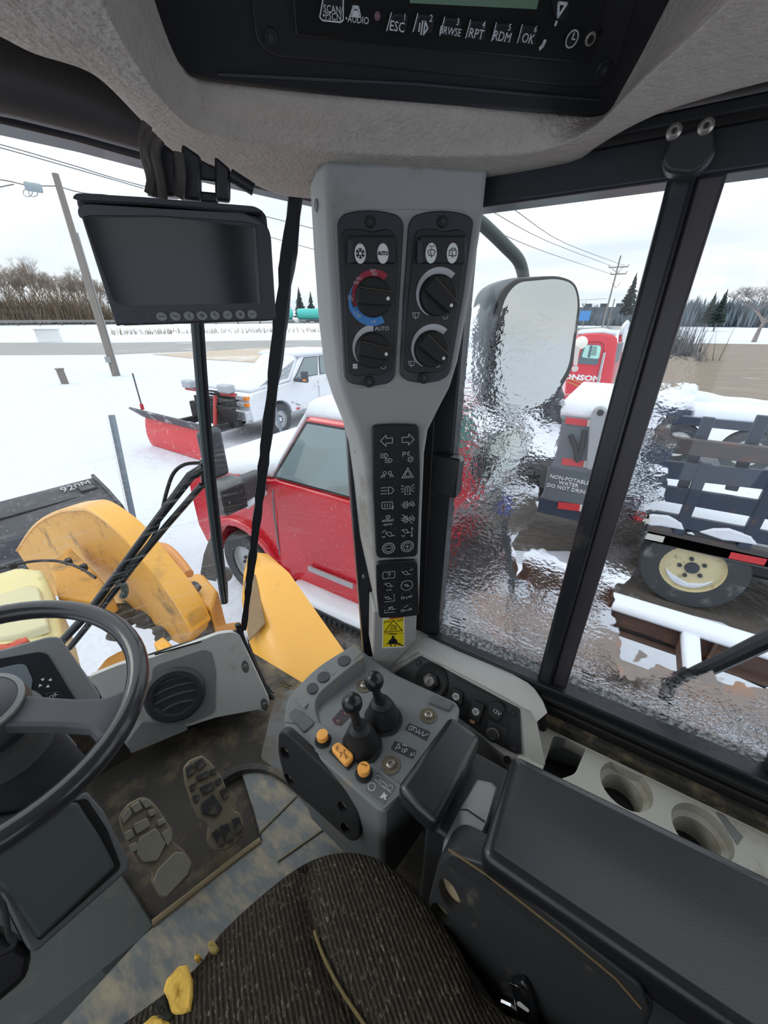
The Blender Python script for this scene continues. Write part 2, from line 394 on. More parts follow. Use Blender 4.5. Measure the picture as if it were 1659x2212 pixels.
strokes('key_edge', RF, [RF.pp([(697, -30), (688, 20), (694, 27), (732, 31), (738, 26), (738, -30)])], 0.001, icon_p, k, h=H + 0.002)
text('lettering', 'SCAN/', RF, RF.uv(716, 3), 0.0060, icon_p, k, h=H + 0.0032)
text('lettering', '\u2022PSCN', RF, RF.uv(714, 18), 0.0060, icon_p, k, h=H + 0.0032)
text('lettering', '\u2022AUDIO', RF, RF.uv(768, 28), 0.0062, icon_p, rad, h=H + 0.0004)
u = RF.uv(765, 4); q = 0.004
strokes('dial_symbol', RF, [[(u[0] - q, u[1] - q), (u[0] - q * .5, u[1] + q * .2), (u[0] + q * .5, u[1] + q * .2), (u[0] + q, u[1] - q), (u[0] - q, u[1] - q)], [(u[0] - q * .6, u[1] - q * .5), (u[0] + q * .6, u[1] - q * .5)]], 0.002, icon_p, rad, h=H)
slab('sensor_dot', RF, ell(RF.uv(811, 20), RF.r(811, 20, 8)), H - 0.001, H + 0.001, M('dusty_pink', (120, 92, 96), 0.4), rad, bevel=0.0005)
slab('rocker_key', RF, rnd(RF.pp([(1175, -40), (1222, -40), (1214, 20), (1200, 30), (1186, 18)]), .004), H - 0.002, H + 0.004, keym, rad, bevel=0.0015)
u = RF.uv(1198, 4); strokes('arrow', RF, [[(u[0] - .004, u[1] + .004), (u[0], u[1] - .004), (u[0] + .004, u[1] + .004), (u[0] - .004, u[1] + .004)], [(u[0], u[1] - .007), (u[0], u[1] - .009)]], 0.002, icon_p, rad, h=H + 0.004)
k = slab('clock_key', RF, ell(RF.uv(1224, 68), RF.r(1224, 68, 15), n=6), H - 0.002, H + 0.003, keym, rad, bevel=0.001)
c = RF.uv(1224, 67); strokes('clock_symbol', RF, [circ(c, 0.0058, 14), [(c[0], c[1] + .004), (c[0], c[1]), (c[0] + .003, c[1])]], 0.001, icon_p, k, h=H + 0.0031)
k = slab('jack_ring', RF, ell(RF.uv(1265, 70), RF.r(1265, 70, 12)), H - 0.006, H + 0.0015, steel, rad, bevel=0.0006)
slab('jack_hole', RF, ell(RF.uv(1265, 70), RF.r(1265, 70, 7)), H + 0.0012, H + 0.0019, M('hole_black', (8, 8, 9), 0.8), k)
slab('pin_hole', RF, ell(RF.uv(1291, 62), RF.r(1291, 62, 6)), 0.0082, 0.009, MATS['hole_black'], rad)
slab('slot', RF, rnd(RF.pp([(1280, -12), (1300, -10), (1298, 8), (1282, 4)]), .003), 0.0082, 0.0095, MATS['hole_black'], rad)
strokes('handset_symbol', RF, [RF.pp([(1158, 90), (1164, 84), (1168, 74)])], 0.0028, icon_p, rad, h=H)

# ------------------------------------------------------------------ windscreen rail (dark roof beam over the glass)
tr = thing('trim_1', None, None, (0.3, 0.7, 1.46), kind='structure')
def rail(name, pxs, ztop, zbot, depth, mat, parent):
    mb = MB(); rings = []
    for (x, y) in pxs:
        p = Z(x, y, zbot); d = V((p.x, p.y, 0)).normalized()
        rings.append([p, p + V((0, 0, ztop - zbot)) - d * 0.02, p + V((0, 0, ztop - zbot)) + d * depth, p + d * depth])
    v, f = loft(rings); mb.add(v, f); return mb.build(name, mat, parent, bevel=0.008)
rail('beam', [(-250, 205), (0, 262), (160, 300), (310, 343), (480, 385), (640, 425), (700, 440)], 1.60, 1.452, 0.06, frameb, tr)
pts = [Z(x, y, 1.462) for x, y in [(-250, 110), (0, 165), (160, 212), (310, 262), (450, 305)]]
tube('blind_roller', pts, 0.03, M('dark_bronze_grey', (62, 60, 60), 0.5, var=0.1), tr, sides=14)

# ------------------------------------------------------------------ glass
def glassmat(name, tint=(0.96, 0.985, 0.98), refl=0.06, streak=0.0):
    m = bpy.data.materials.new(name); m.use_nodes = True; t = m.node_tree
    for n in list(t.nodes): t.nodes.remove(n)
    N = t.nodes.new; L = t.links.new
    o = N('ShaderNodeOutputMaterial'); tr_ = N('ShaderNodeBsdfTransparent'); tr_.inputs[0].default_value = (*tint, 1)
    gl = N('ShaderNodeBsdfGlossy'); gl.inputs['Roughness'].default_value = 0.02
    mx = N('ShaderNodeMixShader'); lw = N('ShaderNodeLayerWeight'); pw_ = N('ShaderNodeMath'); pw_.operation = 'POWER'; L(lw.outputs['Facing'], pw_.inputs[0]); pw_.inputs[1].default_value = 5.0
    fr = N('ShaderNodeMath'); fr.operation = 'MULTIPLY_ADD'; L(pw_.outputs[0], fr.inputs[0]); fr.inputs[1].default_value = 0.6; fr.inputs[2].default_value = 0.03
    L(fr.outputs[0], mx.inputs[0]); L(tr_.outputs[0], mx.inputs[1]); L(gl.outputs[0], mx.inputs[2]); cur = mx.outputs[0]
    if streak:      # dried wash streaks and road film on the outside of the pane
        tc = N('ShaderNodeTexCoord'); mp = N('ShaderNodeMapping'); mp.inputs['Scale'].default_value = (3, 3, 55); mp.inputs['Rotation'].default_value = (0.25, 0.1, 0.3); L(tc.outputs['Object'], mp.inputs[0])
        nz = N('ShaderNodeTexNoise'); nz.inputs['Scale'].default_value = 2.2; nz.inputs['Detail'].default_value = 5; L(mp.outputs[0], nz.inputs[0])
        sp = N('ShaderNodeTexNoise'); sp.inputs['Scale'].default_value = 210; sp.inputs['Detail'].default_value = 1; L(tc.outputs['Object'], sp.inputs[0])
        r1 = N('ShaderNodeMapRange'); r1.inputs['From Min'].default_value = 0.56; r1.inputs['From Max'].default_value = 0.80; r1.inputs['To Max'].default_value = 0.35 * streak; L(nz.outputs[0], r1.inputs[0])
        r2 = N('ShaderNodeMapRange'); r2.inputs['From Min'].default_value = 0.72; r2.inputs['From Max'].default_value = 0.76; r2.inputs['To Max'].default_value = 0.8 * streak; L(sp.outputs[0], r2.inputs[0])
        zs = N('ShaderNodeSeparateXYZ'); L(tc.outputs['Object'], zs.inputs[0])
        r3 = N('ShaderNodeMapRange'); r3.inputs['From Min'].default_value = -0.05; r3.inputs['From Max'].default_value = 0.55; r3.inputs['To Min'].default_value = 1.0; r3.inputs['To Max'].default_value = 0.12; L(zs.outputs[2], r3.inputs[0])
        ad = N('ShaderNodeMath'); ad.operation = 'MAXIMUM'; L(r1.outputs[0], ad.inputs[0]); L(r2.outputs[0], ad.inputs[1])
        mu = N('ShaderNodeMath'); mu.operation = 'MULTIPLY'; L(ad.outputs[0], mu.inputs[0]); L(r3.outputs[0], mu.inputs[1])
        df = N('ShaderNodeBsdfDiffuse'); df.inputs[0].default_value = (0.72, 0.72, 0.7, 1); tl = N('ShaderNodeBsdfTranslucent'); tl.inputs[0].default_value = (0.75, 0.75, 0.73, 1)
        ds = N('ShaderNodeMixShader'); ds.inputs[0].default_value = 0.6; L(df.outputs[0], ds.inputs[1]); L(tl.outputs[0], ds.inputs[2])
        m2 = N('ShaderNodeMixShader'); L(mu.outputs[0], m2.inputs[0]); L(cur, m2.inputs[1]); L(ds.outputs[0], m2.inputs[2]); cur = m2.outputs[0]
    L(cur, o.inputs[0]); return m
def icemat(name, ylim=-0.03, zlow=0.22, zup=0.80):
    """side pane: patches of frozen rippled meltwater on clear glass, frost along the sill"""
    m = bpy.data.materials.new(name); m.use_nodes = True; t = m.node_tree
    for n in list(t.nodes): t.nodes.remove(n)
    N = t.nodes.new; L = t.links.new
    o = N('ShaderNodeOutputMaterial'); tc = N('ShaderNodeTexCoord'); ob_ = tc.outputs['Object']
    sep = N('ShaderNodeSeparateXYZ'); L(ob_, sep.inputs[0])
    tr_ = N('ShaderNodeBsdfTransparent'); tr_.inputs[0].default_value = (0.95, 0.98, 0.98, 1)
    rf_ = N('ShaderNodeBsdfRefraction'); rf_.inputs['IOR'].default_value = 1.09; rf_.inputs['Roughness'].default_value = 0.0; rf_.inputs[0].default_value = (0.95, 0.98, 0.99, 1)
    def mth(op, a, b=None, c=None):
        n = N('ShaderNodeMath'); n.operation = op
        for i, q in enumerate((a, b, c)):
            if q is None: continue
            if isinstance(q, (int, float)): n.inputs[i].default_value = q
            else: L(q, n.inputs[i])
        return n.outputs[0]
    def mr(q, a, b, c=0.0, d=1.0):
        n = N('ShaderNodeMapRange'); n.inputs['From Min'].default_value = a; n.inputs['From Max'].default_value = b; n.inputs['To Min'].default_value = c; n.inputs['To Max'].default_value = d; L(q, n.inputs[0]); return n.outputs[0]
    big = N('ShaderNodeTexNoise'); big.inputs['Scale'].default_value = 4.2; big.inputs['Detail'].default_value = 4; big.inputs['Roughness'].default_value = 0.6; L(ob_, big.inputs[0])
    w1 = N('ShaderNodeTexNoise'); w1.inputs['Scale'].default_value = 140; w1.inputs['Detail'].default_value = 2.5; w1.inputs['Roughness'].default_value = 0.5
    mp = N('ShaderNodeMapping'); mp.inputs['Scale'].default_value = (1, 0.75, 1.0); L(ob_, mp.inputs[0]); L(mp.outputs[0], w1.inputs[0])
    w2 = N('ShaderNodeTexNoise'); w2.inputs['Scale'].default_value = 30; w2.inputs['Detail'].default_value = 2; L(mp.outputs[0], w2.inputs[0])
    # ice lies low on the pane and along its front edge; the height of its upper limit wanders
    lim = mth('ADD', sep.outputs[2], mth('MULTIPLY', mth('SUBTRACT', big.outputs[0], 0.5), 0.55))
    low = mr(lim, zlow + 0.05, zlow - 0.05)                      # 1 low on the pane
    frn = mr(mth('ADD', sep.outputs[1], mth('MULTIPLY', mth('SUBTRACT', big.outputs[0], 0.5), 0.25)), ylim - 0.02, ylim + 0.04)
    zu = mr(mth('ADD', sep.outputs[2], mth('MULTIPLY', mth('SUBTRACT', big.outputs[0], 0.5), 0.4)), zup + 0.06, zup - 0.06)
    mask = mth('MINIMUM', mth('MAXIMUM', low, mth('MULTIPLY', frn, zu)), 1.0)
    hgt = mth('ADD', mth('MULTIPLY', w1.outputs[0], 0.55), mth('MULTIPLY', w2.outputs[0], 0.9))
    bp = N('ShaderNodeBump'); bp.inputs['Distance'].default_value = 0.012; L(mask, bp.inputs['Strength']); L(hgt, bp.inputs['Height'])
    L(bp.outputs[0], rf_.inputs['Normal'])
    mx = N('ShaderNodeMixShader'); L(mr(mask, 0.02, 0.06), mx.inputs[0]); L(tr_.outputs[0], mx.inputs[1]); L(rf_.outputs[0], mx.inputs[2])
    # white frost crystals along the bottom
    fz = mth('ADD', sep.outputs[2], mth('MULTIPLY', mth('SUBTRACT', big.outputs[0], 0.5), 0.35))
    fro = mth('MULTIPLY', mr(fz, 0.17, 0.0), mr(w1.outputs[0], 0.42, 0.62))
    tl = N('ShaderNodeBsdfTranslucent'); tl.inputs[0].default_value = (0.85, 0.9, 0.93, 1); df = N('ShaderNodeBsdfDiffuse'); df.inputs[0].default_value = (0.8, 0.84, 0.87, 1)
    fs = N('ShaderNodeMixShader'); fs.inputs[0].default_value = 0.45; L(tl.outputs[0], fs.inputs[1]); L(df.outputs[0], fs.inputs[2])
    m2 = N('ShaderNodeMixShader'); L(mth('MULTIPLY', fro, 0.5), m2.inputs[0]); L(mx.outputs[0], m2.inputs[1]); L(fs.outputs[0], m2.inputs[2])
    gl = N('ShaderNodeBsdfGlossy'); gl.inputs['Roughness'].default_value = 0.03; L(bp.outputs[0], gl.inputs['Normal'])
    m3 = N('ShaderNodeMixShader'); m3.inputs[0].default_value = 0.05; L(m2.outputs[0], m3.inputs[1]); L(gl.outputs[0], m3.inputs[2])
    L(m3.outputs[0], o.inputs[0]); return m
g_front = glassmat('windscreen_glass', streak=0.75)
g_side = glassmat('corner_glass', streak=0.35)
g_ice = icemat('iced_sliding_glass', -0.03, 0.20, 0.74)
g_ice2 = icemat('iced_fixed_glass', 0.225, 0.12, 0.66)

# windscreen: bowed pane, raked back; bottom and top edges
wb = [(-0.60, 0.945, 0.30), (-0.36, 1.09, 0.30), (-0.15, 1.18, 0.30), (0.0, 1.20, 0.30), (0.15, 1.185, 0.30), (0.36, 1.09, 0.30), (0.485, 1.01, 0.30), (0.58, 0.935, 0.30)]
wt = [(-0.69, 0.63, 1.47), (-0.43, 0.68, 1.47), (-0.18, 0.70, 1.47), (0.0, 0.705, 1.47), (0.18, 0.70, 1.47), (0.43, 0.68, 1.47), (0.56, 0.655, 1.47), (0.684, 0.622, 1.47)]
wbS = cat_rom(wb, 5); wtS = cat_rom(wt, 5)
wn = thing('window_2', None, None, (0, 1.0, 0.3), kind='structure')
grid('windscreen_pane', [[b.lerp(t, k / 6) for b, t in zip(wbS, wtS)] for k in range(7)], g_front, wn, smooth=180)
# black ragged sealant bead joining the windscreen and the corner pane
mb = MB(); n = 40; rings = []
for k in range(n + 1):
    t = k / n; p = V((0.58, 0.925, 0.30)).lerp(V((0.684, 0.622, 1.45)), t); j = random.uniform(0.8, 1.15)
    u = V((0.72, -0.69, 0)); q = V((-0.69, -0.72, 0)); wd = (0.0105 + 0.006 * t) * j
    rings.append([p - u * wd * random.uniform(.85, 1.1) + q * .004, p + u * wd * .9 + q * .004, p + u * wd - q * .012, p - u * wd - q * .012])
v, f = loft(rings); ob('sealant_bead', v, f, M('sealant_black', (22, 26, 32), 0.55, bump=0.3, bs=90), wn, smooth=25)
tube('gasket', [p + V((0, -0.008, -0.004)) for p in wbS], 0.008, blackr, wn, sides=8)
# corner pane between windscreen and pillar
cp = thing('window_3', None, None, (0.65, 0.7, 0.2), kind='structure')
def corner(s, z): return V((0.58 + 0.16 * s, 0.94 - 0.49 * s, z))
botz = [(0.02, 0.28), (0.06, 0.14), (0.10, 0.04), (0.14, 0.0), (0.2, -0.01), (0.35, 0.0), (0.6, 0.05), (0.85, 0.2), (1.0, 0.4)]
grid('corner_pane', [[corner(s, z) for s, z in botz], [corner(s + (0.62 - s) * 0.5 * max(0, 1 - s / 0.62), (z + 1.47) / 2) for s, z in botz], [corner(max(s, 0.62 + s * 0.2), 1.47) for s, z in botz]], g_side, cp, smooth=180)
tube('gasket', [corner(s, z) + V((-0.012, -0.006, 0)) for s, z in [(-0.0, 0.33), (0.02, 0.25), (0.06, 0.13), (0.10, 0.035), (0.14, -0.005), (0.2, -0.015), (0.35, -0.005), (0.6, 0.05)]], 0.009, blackr, cp, sides=8, smooth=4)
scribble('glass_mark', Frame(corner(0.25, 0.1), (-0.95, -0.3, 0)), [(617, 1474, 14), (617, 1478, 24), (617, 1483, 18), (629, 1480, 5)], M('glass_print', (120, 95, 50), 0.6), cp, 0.002)

# ------------------------------------------------------------------ right side window
XW = 0.72
rw = thing('window_1', None, None, (XW, 0.0, 0.45), kind='structure')
zb, zt = 0.510, 1.398
def wbox(name, y0, y1, z0, z1, x0, x1, mat, bevel=0.004): return box(name, ((x0 + x1) / 2, (y0 + y1) / 2, (z0 + z1) / 2), (abs(x1 - x0), abs(y1 - y0), abs(z1 - z0)), mat, rw, bevel=bevel)
# object space for the ice: origin at the sill, at the front edge of the front pane
P1 = ob('sliding_pane', [V((XW, 0.02, zb - .02)), V((XW, 0.29, zb - .02)), V((XW, 0.29, zt + .02)), V((XW, 0.02, zt + .02))], [[0, 1, 2, 3]], g_ice, rw, smooth=0)
P2 = ob('fixed_pane', [V((XW + .012, -0.55, zb - .02)), V((XW + .012, -0.03, zb - .02)), V((XW + .012, -0.03, zt + .03)), V((XW + .012, -0.55, zt + .03))], [[0, 1, 2, 3]], g_ice2, rw, smooth=0)
for p in (P1, P2):
    me = p.data; dz = me.vertices[0].co.z
    for v_ in me.vertices: v_.co.z -= dz
    p.location.z += dz
wbox('divider_post', 0.026, -0.004, zb - 0.06, zt + 0.03, XW - 0.02, XW + 0.02, frameb, 0.006)
wbox('divider_strip', -0.004, -0.034, zb - 0.06, zt + 0.03, XW - 0.008, XW + 0.02, M('frame_bronze', (66, 62, 66), 0.4, var=0.15), 0.004)
wbox('front_stile', 0.277, 0.325, zb - 0.06, zt + 0.1, XW - 0.015, XW + 0.02, frameb)
wbox('front_seal', 0.325, 0.42, zb - 0.1, zt + 0.1, XW - 0.008, XW + 0.03, blackr)
wbox('bottom_rail', -0.70, 0.30, zb - 0.038, zb, XW - 0.028, XW + 0.03, frameb)
wbox('track', -0.70, 0.01, zb - 0.062, zb - 0.036, XW - 0.045, XW + 0.01, blackr)
wbox('track_lip', -0.70, 0.01, zb - 0.030, zb - 0.018, XW - 0.042, XW - 0.026, blackr, 0.002)
wbox('sill_seal', -0.70, 0.0, zb - 0.095, zb - 0.058, XW - 0.062, XW + 0.0, M('dirty_seal', (48, 46, 42), 0.7, dirt=((128, 116, 88), 0.35, 20)), 0.006)
wbox('top_rail', -0.70, 0.33, zt, zt + 0.045, XW - 0.022, XW + 0.03, frameb)
for k in range(2): wbox('top_track', -0.70, 0.30, zt + 0.05 + k * .022, zt + 0.064 + k * .022, XW - 0.03 - k * .012, XW + 0.03, [blackr, frameb, blackr][k], 0.003)
wbox('rear_stile', -0.372, -0.40, zb - 0.03, zb + 0.5, XW - 0.01, XW + 0.02, blackr)
# latch on the front stile
lx = Frame((XW - 0.02, 0.25, 0.95), (-1, 0, 0))
la = box('latch_block', lx.px(967, 1025), (0.035, 0.055, 0.085), black, rw, bevel=0.004)
slab('latch_lip', lx, lx.pp([(968, 985), (996, 982), (1003, 994), (990, 1000)]), -0.002, 0.012, M('pale_grey_edge', (150, 152, 150), 0.5), la, bevel=0.001)
# top catch with two bolts
tcF = Frame((XW - 0.06, 0.0, 1.45), (-1, 0, 0))
tc_ = slab('top_catch', tcF, rnd(tcF.pp([(1450, 290), (1545, 262), (1552, 330), (1500, 380), (1440, 372), (1425, 350)]), 0.01), -0.03, 0.0, black, rw, bevel=0.006, seg=3)
for x, y in [(1456, 285), (1525, 274)]:
    s = lathe('bolt', [(0.0, -0.004), (0.0075, -0.004), (0.0075, 0.002), (0.005, 0.004), (0.0, 0.004)], tcF.px(x, y), tcF.n, steel, tc_, seg=18)
    lathe('bolt_socket', [(0.0, 0.003), (0.003, 0.003), (0.003, 0.0046), (0.0, 0.0046)], tcF.px(x, y), tcF.n, black, s, seg=6)
# small print etched on the panes
gp = M('etched_print', (70, 74, 78), 0.6)
gF = Frame((XW - 0.002, 0.2, 0.6), (-1, 0, 0))
scribble('etched_mark', gF, [(985, 1336, 22), (986, 1343, 16), (984, 1350, 24), (986, 1357, 18), (1003, 1338, 6), (1003, 1355, 6)], gp, rw)
gF2 = Frame((XW + 0.008, 0.2, 0.6), (-1, 0, 0))
scribble('etched_mark', gF2, [(1272, 1456, 30), (1270, 1463, 22), (1270, 1470, 28), (1292, 1470, 6)], gp, rw)

# ------------------------------------------------------------------ lower cab walls and floor
matf = M('rubber_floor', (102, 107, 108), 0.45, var=0.2, vs=14, bump=0.3, bs=60, bd=0.002, dirt=((166, 154, 130), 0.45, 10), stretch=(2.4, 1.0, 1))
fl = thing('floor', None, None, (0, 0.5, -0.02), kind='structure')
box('floor_plate', (0.0, 0.1, -0.035), (1.4, 2.2, 0.05), M('floor_steel', (56, 52, 46), 0.8, dirt=((120, 104, 80), 0.3, 8)), fl)
def recess(px): return [Z(x, y, 0.0) for x, y in px]
# rubber mat: full width behind the pedals, with a cut-out well for them
mb = MB()
mat_px = [(-300, 2500), (335, 1998), (565, 1815), (545, 1742), (520, 1665), (560, 1650), (640, 1690), (760, 1830), (900, 1980), (700, 2600)]
v, f = prism([Z(x, y, 0.006) for x, y in mat_px], (0, 0, -0.014)); mb.add(v, f)
mb.build('floor_mat', matf, fl, bevel=0.004)
v, f = prism([Z(x, y, 0.006) for x, y in [(-400, 2800), (335, 1998), (262, 1886), (150, 1860), (-400, 2150)]], (0, 0, -0.014)); ob('floor_mat', v, f, M('mat_teal', (56, 64, 64), 0.55, var=0.12, bump=0.2, bs=80, dirt=((112, 104, 86), 0.08, 6)), fl, bevel=0.004)
tube('mat_lip', [Z(x, y, 0.012) for x, y in [(470, 1690), (520, 1662), (580, 1662), (640, 1700), (700, 1762), (760, 1832)]], 0.012, M('mat_edge', (60, 60, 58), 0.5, dirt=((128, 112, 88), 0.3, 12)), fl, sides=8, smooth=4)
tube('well_edge', [Z(x, y, 0.006) for x, y in [(330, 1995), (420, 1925), (500, 1862), (563, 1815)]], 0.008, M('well_dust', (140, 124, 96), 0.8, bump=0.4, bs=80), fl, sides=8, smooth=3)
for x0, y0, x1, y1 in [(640, 1720, 560, 1800), (700, 1790, 600, 1860), (745, 1840, 660, 1880)]: tube('mat_groove', [Z(x0, y0, 0.008), Z(x1, y1, 0.008)], 0.003, M('groove_dust', (128, 118, 96), 0.9), fl, sides=6)
wl = thing('wall_right', None, None, (0.7, 0.2, 0), kind='structure')
lw = [(corner(s, -0.05), corner(s, z - 0.005)) for s, z in botz]
grid('kick_panel', [[a + V((0.005, 0, 0)) for a, b in lw], [b + V((0.005, 0, 0)) for a, b in lw]], grey3, wl, smooth=60)
box('side_panel', (0.745, -0.15, 0.2), (0.03, 1.3, 0.5), grey3, wl)
fp = M('kick_panel_grey', (112, 113, 112), 0.6, var=0.12, dirt=((96, 78, 58), 0.35, 8))
kp = prism([Z(562, 1640, 0.03), Z(592, 1512, 0.10), Z(640, 1500, 0.10), Z(640, 1700, 0.0)], (0.02, 0.015, 0)); ob('kick_corner', kp[0], kp[1], fp, wl, bevel=0.01, seg=3)
# firewall behind the pedals
wf = thing('wall_front', None, None, (0.2, 1.02, 0), kind='structure')
dirtwall = M('dirty_firewall', (50, 46, 41), 0.85, var=0.2, bump=0.5, bs=30, dirt=((110, 88, 64), 0.2, 6))
fw_rows = []
_fb = [p for p in wbS if p.x < 0.53]
for z, dy in ((-0.06, 0.10), (0.10, 0.06), (0.285, 0.015)):
    fw_rows.append([V((p.x, p.y - dy, z)) for p in _fb])
grid('firewall_sheet', fw_rows, dirtwall, wf, smooth=180)
# ================================================================== PILLAR CONSOLE
PF = Frame((0.4905, 0.4416, 1.0), (-D48.x, -D48.y, 0))
pc = thing('pillar_console', 'tall light grey pillar console between windscreen corner and side window', 'console', PF.px(860, 1330))
face = [(703, 345), (880, 350), (1055, 362), (1042, 480), (1016, 640), (990, 780), (972, 838), (945, 890), (925, 930), (917, 980), (911, 1120), (906, 1325), (818, 1335), (808, 1200), (797, 1080), (786, 985), (772, 930), (752, 880), (733, 820), (720, 700), (710, 520)]
fuv = PF.pp(face)
def shift(uv, dl): return [(a - (dl if i >= 13 or i == 0 else (-0.004 if 2 <= i <= 10 else 0)), b) for i, (a, b) in enumerate(uv)]
rings = [[PF.at(a, b, 0.0) for a, b in fuv], [PF.at(a, b, -0.03) for a, b in shift(fuv, 0.012)], [PF.at(a, b, -0.10) for a, b in shift(fuv, 0.020)]]
v, f = loft(rings); ob('cover', v, f, grey, pc, bevel=0.007, seg=3, smooth=30)
low = PF.pp([(808, 1325), (903, 1318), (900, 1388), (846, 1445), (814, 1452), (806, 1420)])
slab('lower_cover', PF, [(a, b) for a, b in low], -0.08, -0.006, grey, pc, bevel=0.004)
# screw dimples on the flank
for (x, y, r) in [(686, 444, 9), (770, 975, 6), (786, 1245, 6)]:
    lathe('screw_plug', [(0.0, 0.0), (0.009 if r > 8 else .005, 0.0), (0.007 if r > 8 else .004, 0.003), (0.0, 0.003)], PF.px(x, y, -0.035), (-PF.u * 0.95 + PF.n * 0.3), grey3, pc, seg=16)
# black structural post behind it (the dark band beside the corner pane)
po = thing('trim_2', None, None, PF.px(770, 1380, -0.1), kind='structure')
v, f = prism([PF.px(x, y, -0.09) for x, y in [(690, 350), (735, 800), (744, 870), (760, 1100), (786, 1420), (830, 1420), (800, 800), (800, 350)]], -PF.n * 0.05)
ob('corner_post', v, f, frameb, po, bevel=0.004)

# recessed surround for the two rotary panels
sur = rnd(PF.pp([(722, 452), (1026, 452), (974, 835), (741, 840)]), 0.03)
slab('recess_surround', PF, sur, -0.001, 0.0012, grey, pc, bevel=0.001)

def rotary_panel(name, label, outline, plate, btn, knobs, icons):
    t = thing(name, label, 'control panel', PF.px(*outline[-1]))
    uv = rnd(PF.pp(outline), 0.012, 4)
    slab('bezel', PF, uv, 0.0, 0.006, charcoal, t, bevel=0.002)
    slab('face_plate', PF, rnd(PF.pp(plate), 0.010, 4), 0.005, 0.0085, black, t, bevel=0.0012)
    h = 0.0085
    for (x, y) in icons['screws']:
        c = PF.uv(x, y); s = slab('screw', PF, ell(c, PF.r(x, y, 12)), 0.005, 0.0105, blackr, t, bevel=0.0015)
        slab('screw_socket', PF, ell(c, PF.r(x, y, 5), n=6), 0.0104, 0.0110, charcoal, s)
    x0, y0, x1, y1 = btn['box']
    b = slab('button_block', PF, rnd(PF.pp([(x0, y0), (x1, y0), (x1, y1), (x0, y1)]), 0.003), h - 0.001, h + 0.007, black, t, bevel=0.002)
    sp = (btn['keys'][0][0] + btn['keys'][1][0]) / 2 + 1
    strokes('split_line', PF, [PF.pp([(sp, y0 + 4), (sp, y1 + 2)], h + .007)], 0.0007, charcoal, b, h=h + 0.007)
    slab('light_bar', PF, rnd(PF.pp([(x0 - 1, y0 + 6), (x0 + 11, y0 + 6), (x0 + 11, y1 - 3), (x0 - 1, y1 - 3)], h + .007), 0.002), h + 0.007, h + 0.0085, charcoal, b, bevel=0.0005)
    for (x, y, sym) in btn['keys']:
        c = PF.uv(x, y, h + .007); rx = PF.r(x, y, 13); ry = PF.r(x, y, 19.5)
        k = slab('push_button', PF, ell(c, rx, ry), h + 0.0065, h + 0.0088, white_p, t, bevel=0.0008)
        blk = MATS['hole_black']; H = h + 0.0089; q = rx * 0.68
        if sym == 'AUTO': text('lettering', 'AUTO', PF, c, 0.0064, blk, k, h=H, sx=0.85, bold=0.0003)
        elif sym == 'snow':
            ls = []
            for i in range(6):
                a = PI / 6 + i * PI / 3; p = lambda r, d=0: (c[0] + q * r * math.cos(a + d), c[1] + q * r * math.sin(a + d))
                ls += [[p(.55), p(1.1)], [p(.55, -PI / 6), p(.55), p(.55, PI / 6)], [p(1.05, .3), p(.75), p(1.05, -.3)]]
            strokes('snowflake_symbol', PF, ls, 0.0012, blk, k, h=H)
        elif sym == 'front':
            strokes('wiper_symbol', PF, [[(c[0] - q, c[1] + q * .4), (c[0] - q * .5, c[1] + q * .7), (c[0] + q * .5, c[1] + q * .7), (c[0] + q, c[1] + q * .4), (c[0] + q * .5, c[1] - q * .6), (c[0] - q * .5, c[1] - q * .6), (c[0] - q, c[1] + q * .4)], [(c[0] + q * .1, c[1] - q * 1.0), (c[0] - q * .25, c[1] + q * .5)], [(c[0] - q * .7, c[1] + q * 1.3), (c[0] - q * .4, c[1] + q * 1.6)], [(c[0] + q * .7, c[1] + q * 1.3), (c[0] + q * .4, c[1] + q * 1.6)], [(c[0], c[1] + q * .9), (c[0], c[1] + q * 1.5)]], 0.0009, blk, k, h=H)
        else:
            strokes('wiper_symbol', PF, [[(c[0] - q * .9, c[1] + q * .6), (c[0] + q * .9, c[1] + q * .6), (c[0] + q * .9, c[1] - q * .6), (c[0] - q * .9, c[1] - q * .6), (c[0] - q * .9, c[1] + q * .6)], [(c[0] + q * .1, c[1] - q * 1.0), (c[0] - q * .3, c[1] + q * .4)], [(c[0] - q * .6, c[1] + q * .6), (c[0] - q * .3, c[1] + q * 1.0), (c[0] + q * .5, c[1] + q * 1.0), (c[0] + q * .6, c[1] + q * .6)]], 0.0009, blk, k, h=H)
    for (x, y, rp, ang) in knobs:
        c = PF.uv(x, y, h); r = PF.r(x, y, rp)
        k = slab('knob', PF, ell(c, r, n=40), h, h + 0.010, blackr, t, bevel=0.0025, seg=3)
        a = math.radians(ang); du = (math.cos(a), math.sin(a)); dn = (-du[1], du[0])
        def q(e, s): return (c[0] + du[0] * e * r + dn[0] * s * r, c[1] + du[1] * e * r + dn[1] * s * r)
        g = rnd([q(-.92, -.42), q(.98, -.34), q(1.0, .34), q(-.92, .42)], 0.003)
        slab('grip_bar', PF, g, h + 0.009, h + 0.020, blackr, k, bevel=0.002)
        strokes('worn_edge', PF, [[q(-.85, .39), q(.92, .33)]], 0.0006, M('worn_tan', (130, 116, 88), 0.6), k, h=h + 0.0196)
        cc = q(.74, 0.0); slab('pointer_dot', PF, ell(cc, 0.0026, n=12), h + 0.020, h + 0.0204, white_p, k)
    return t, h
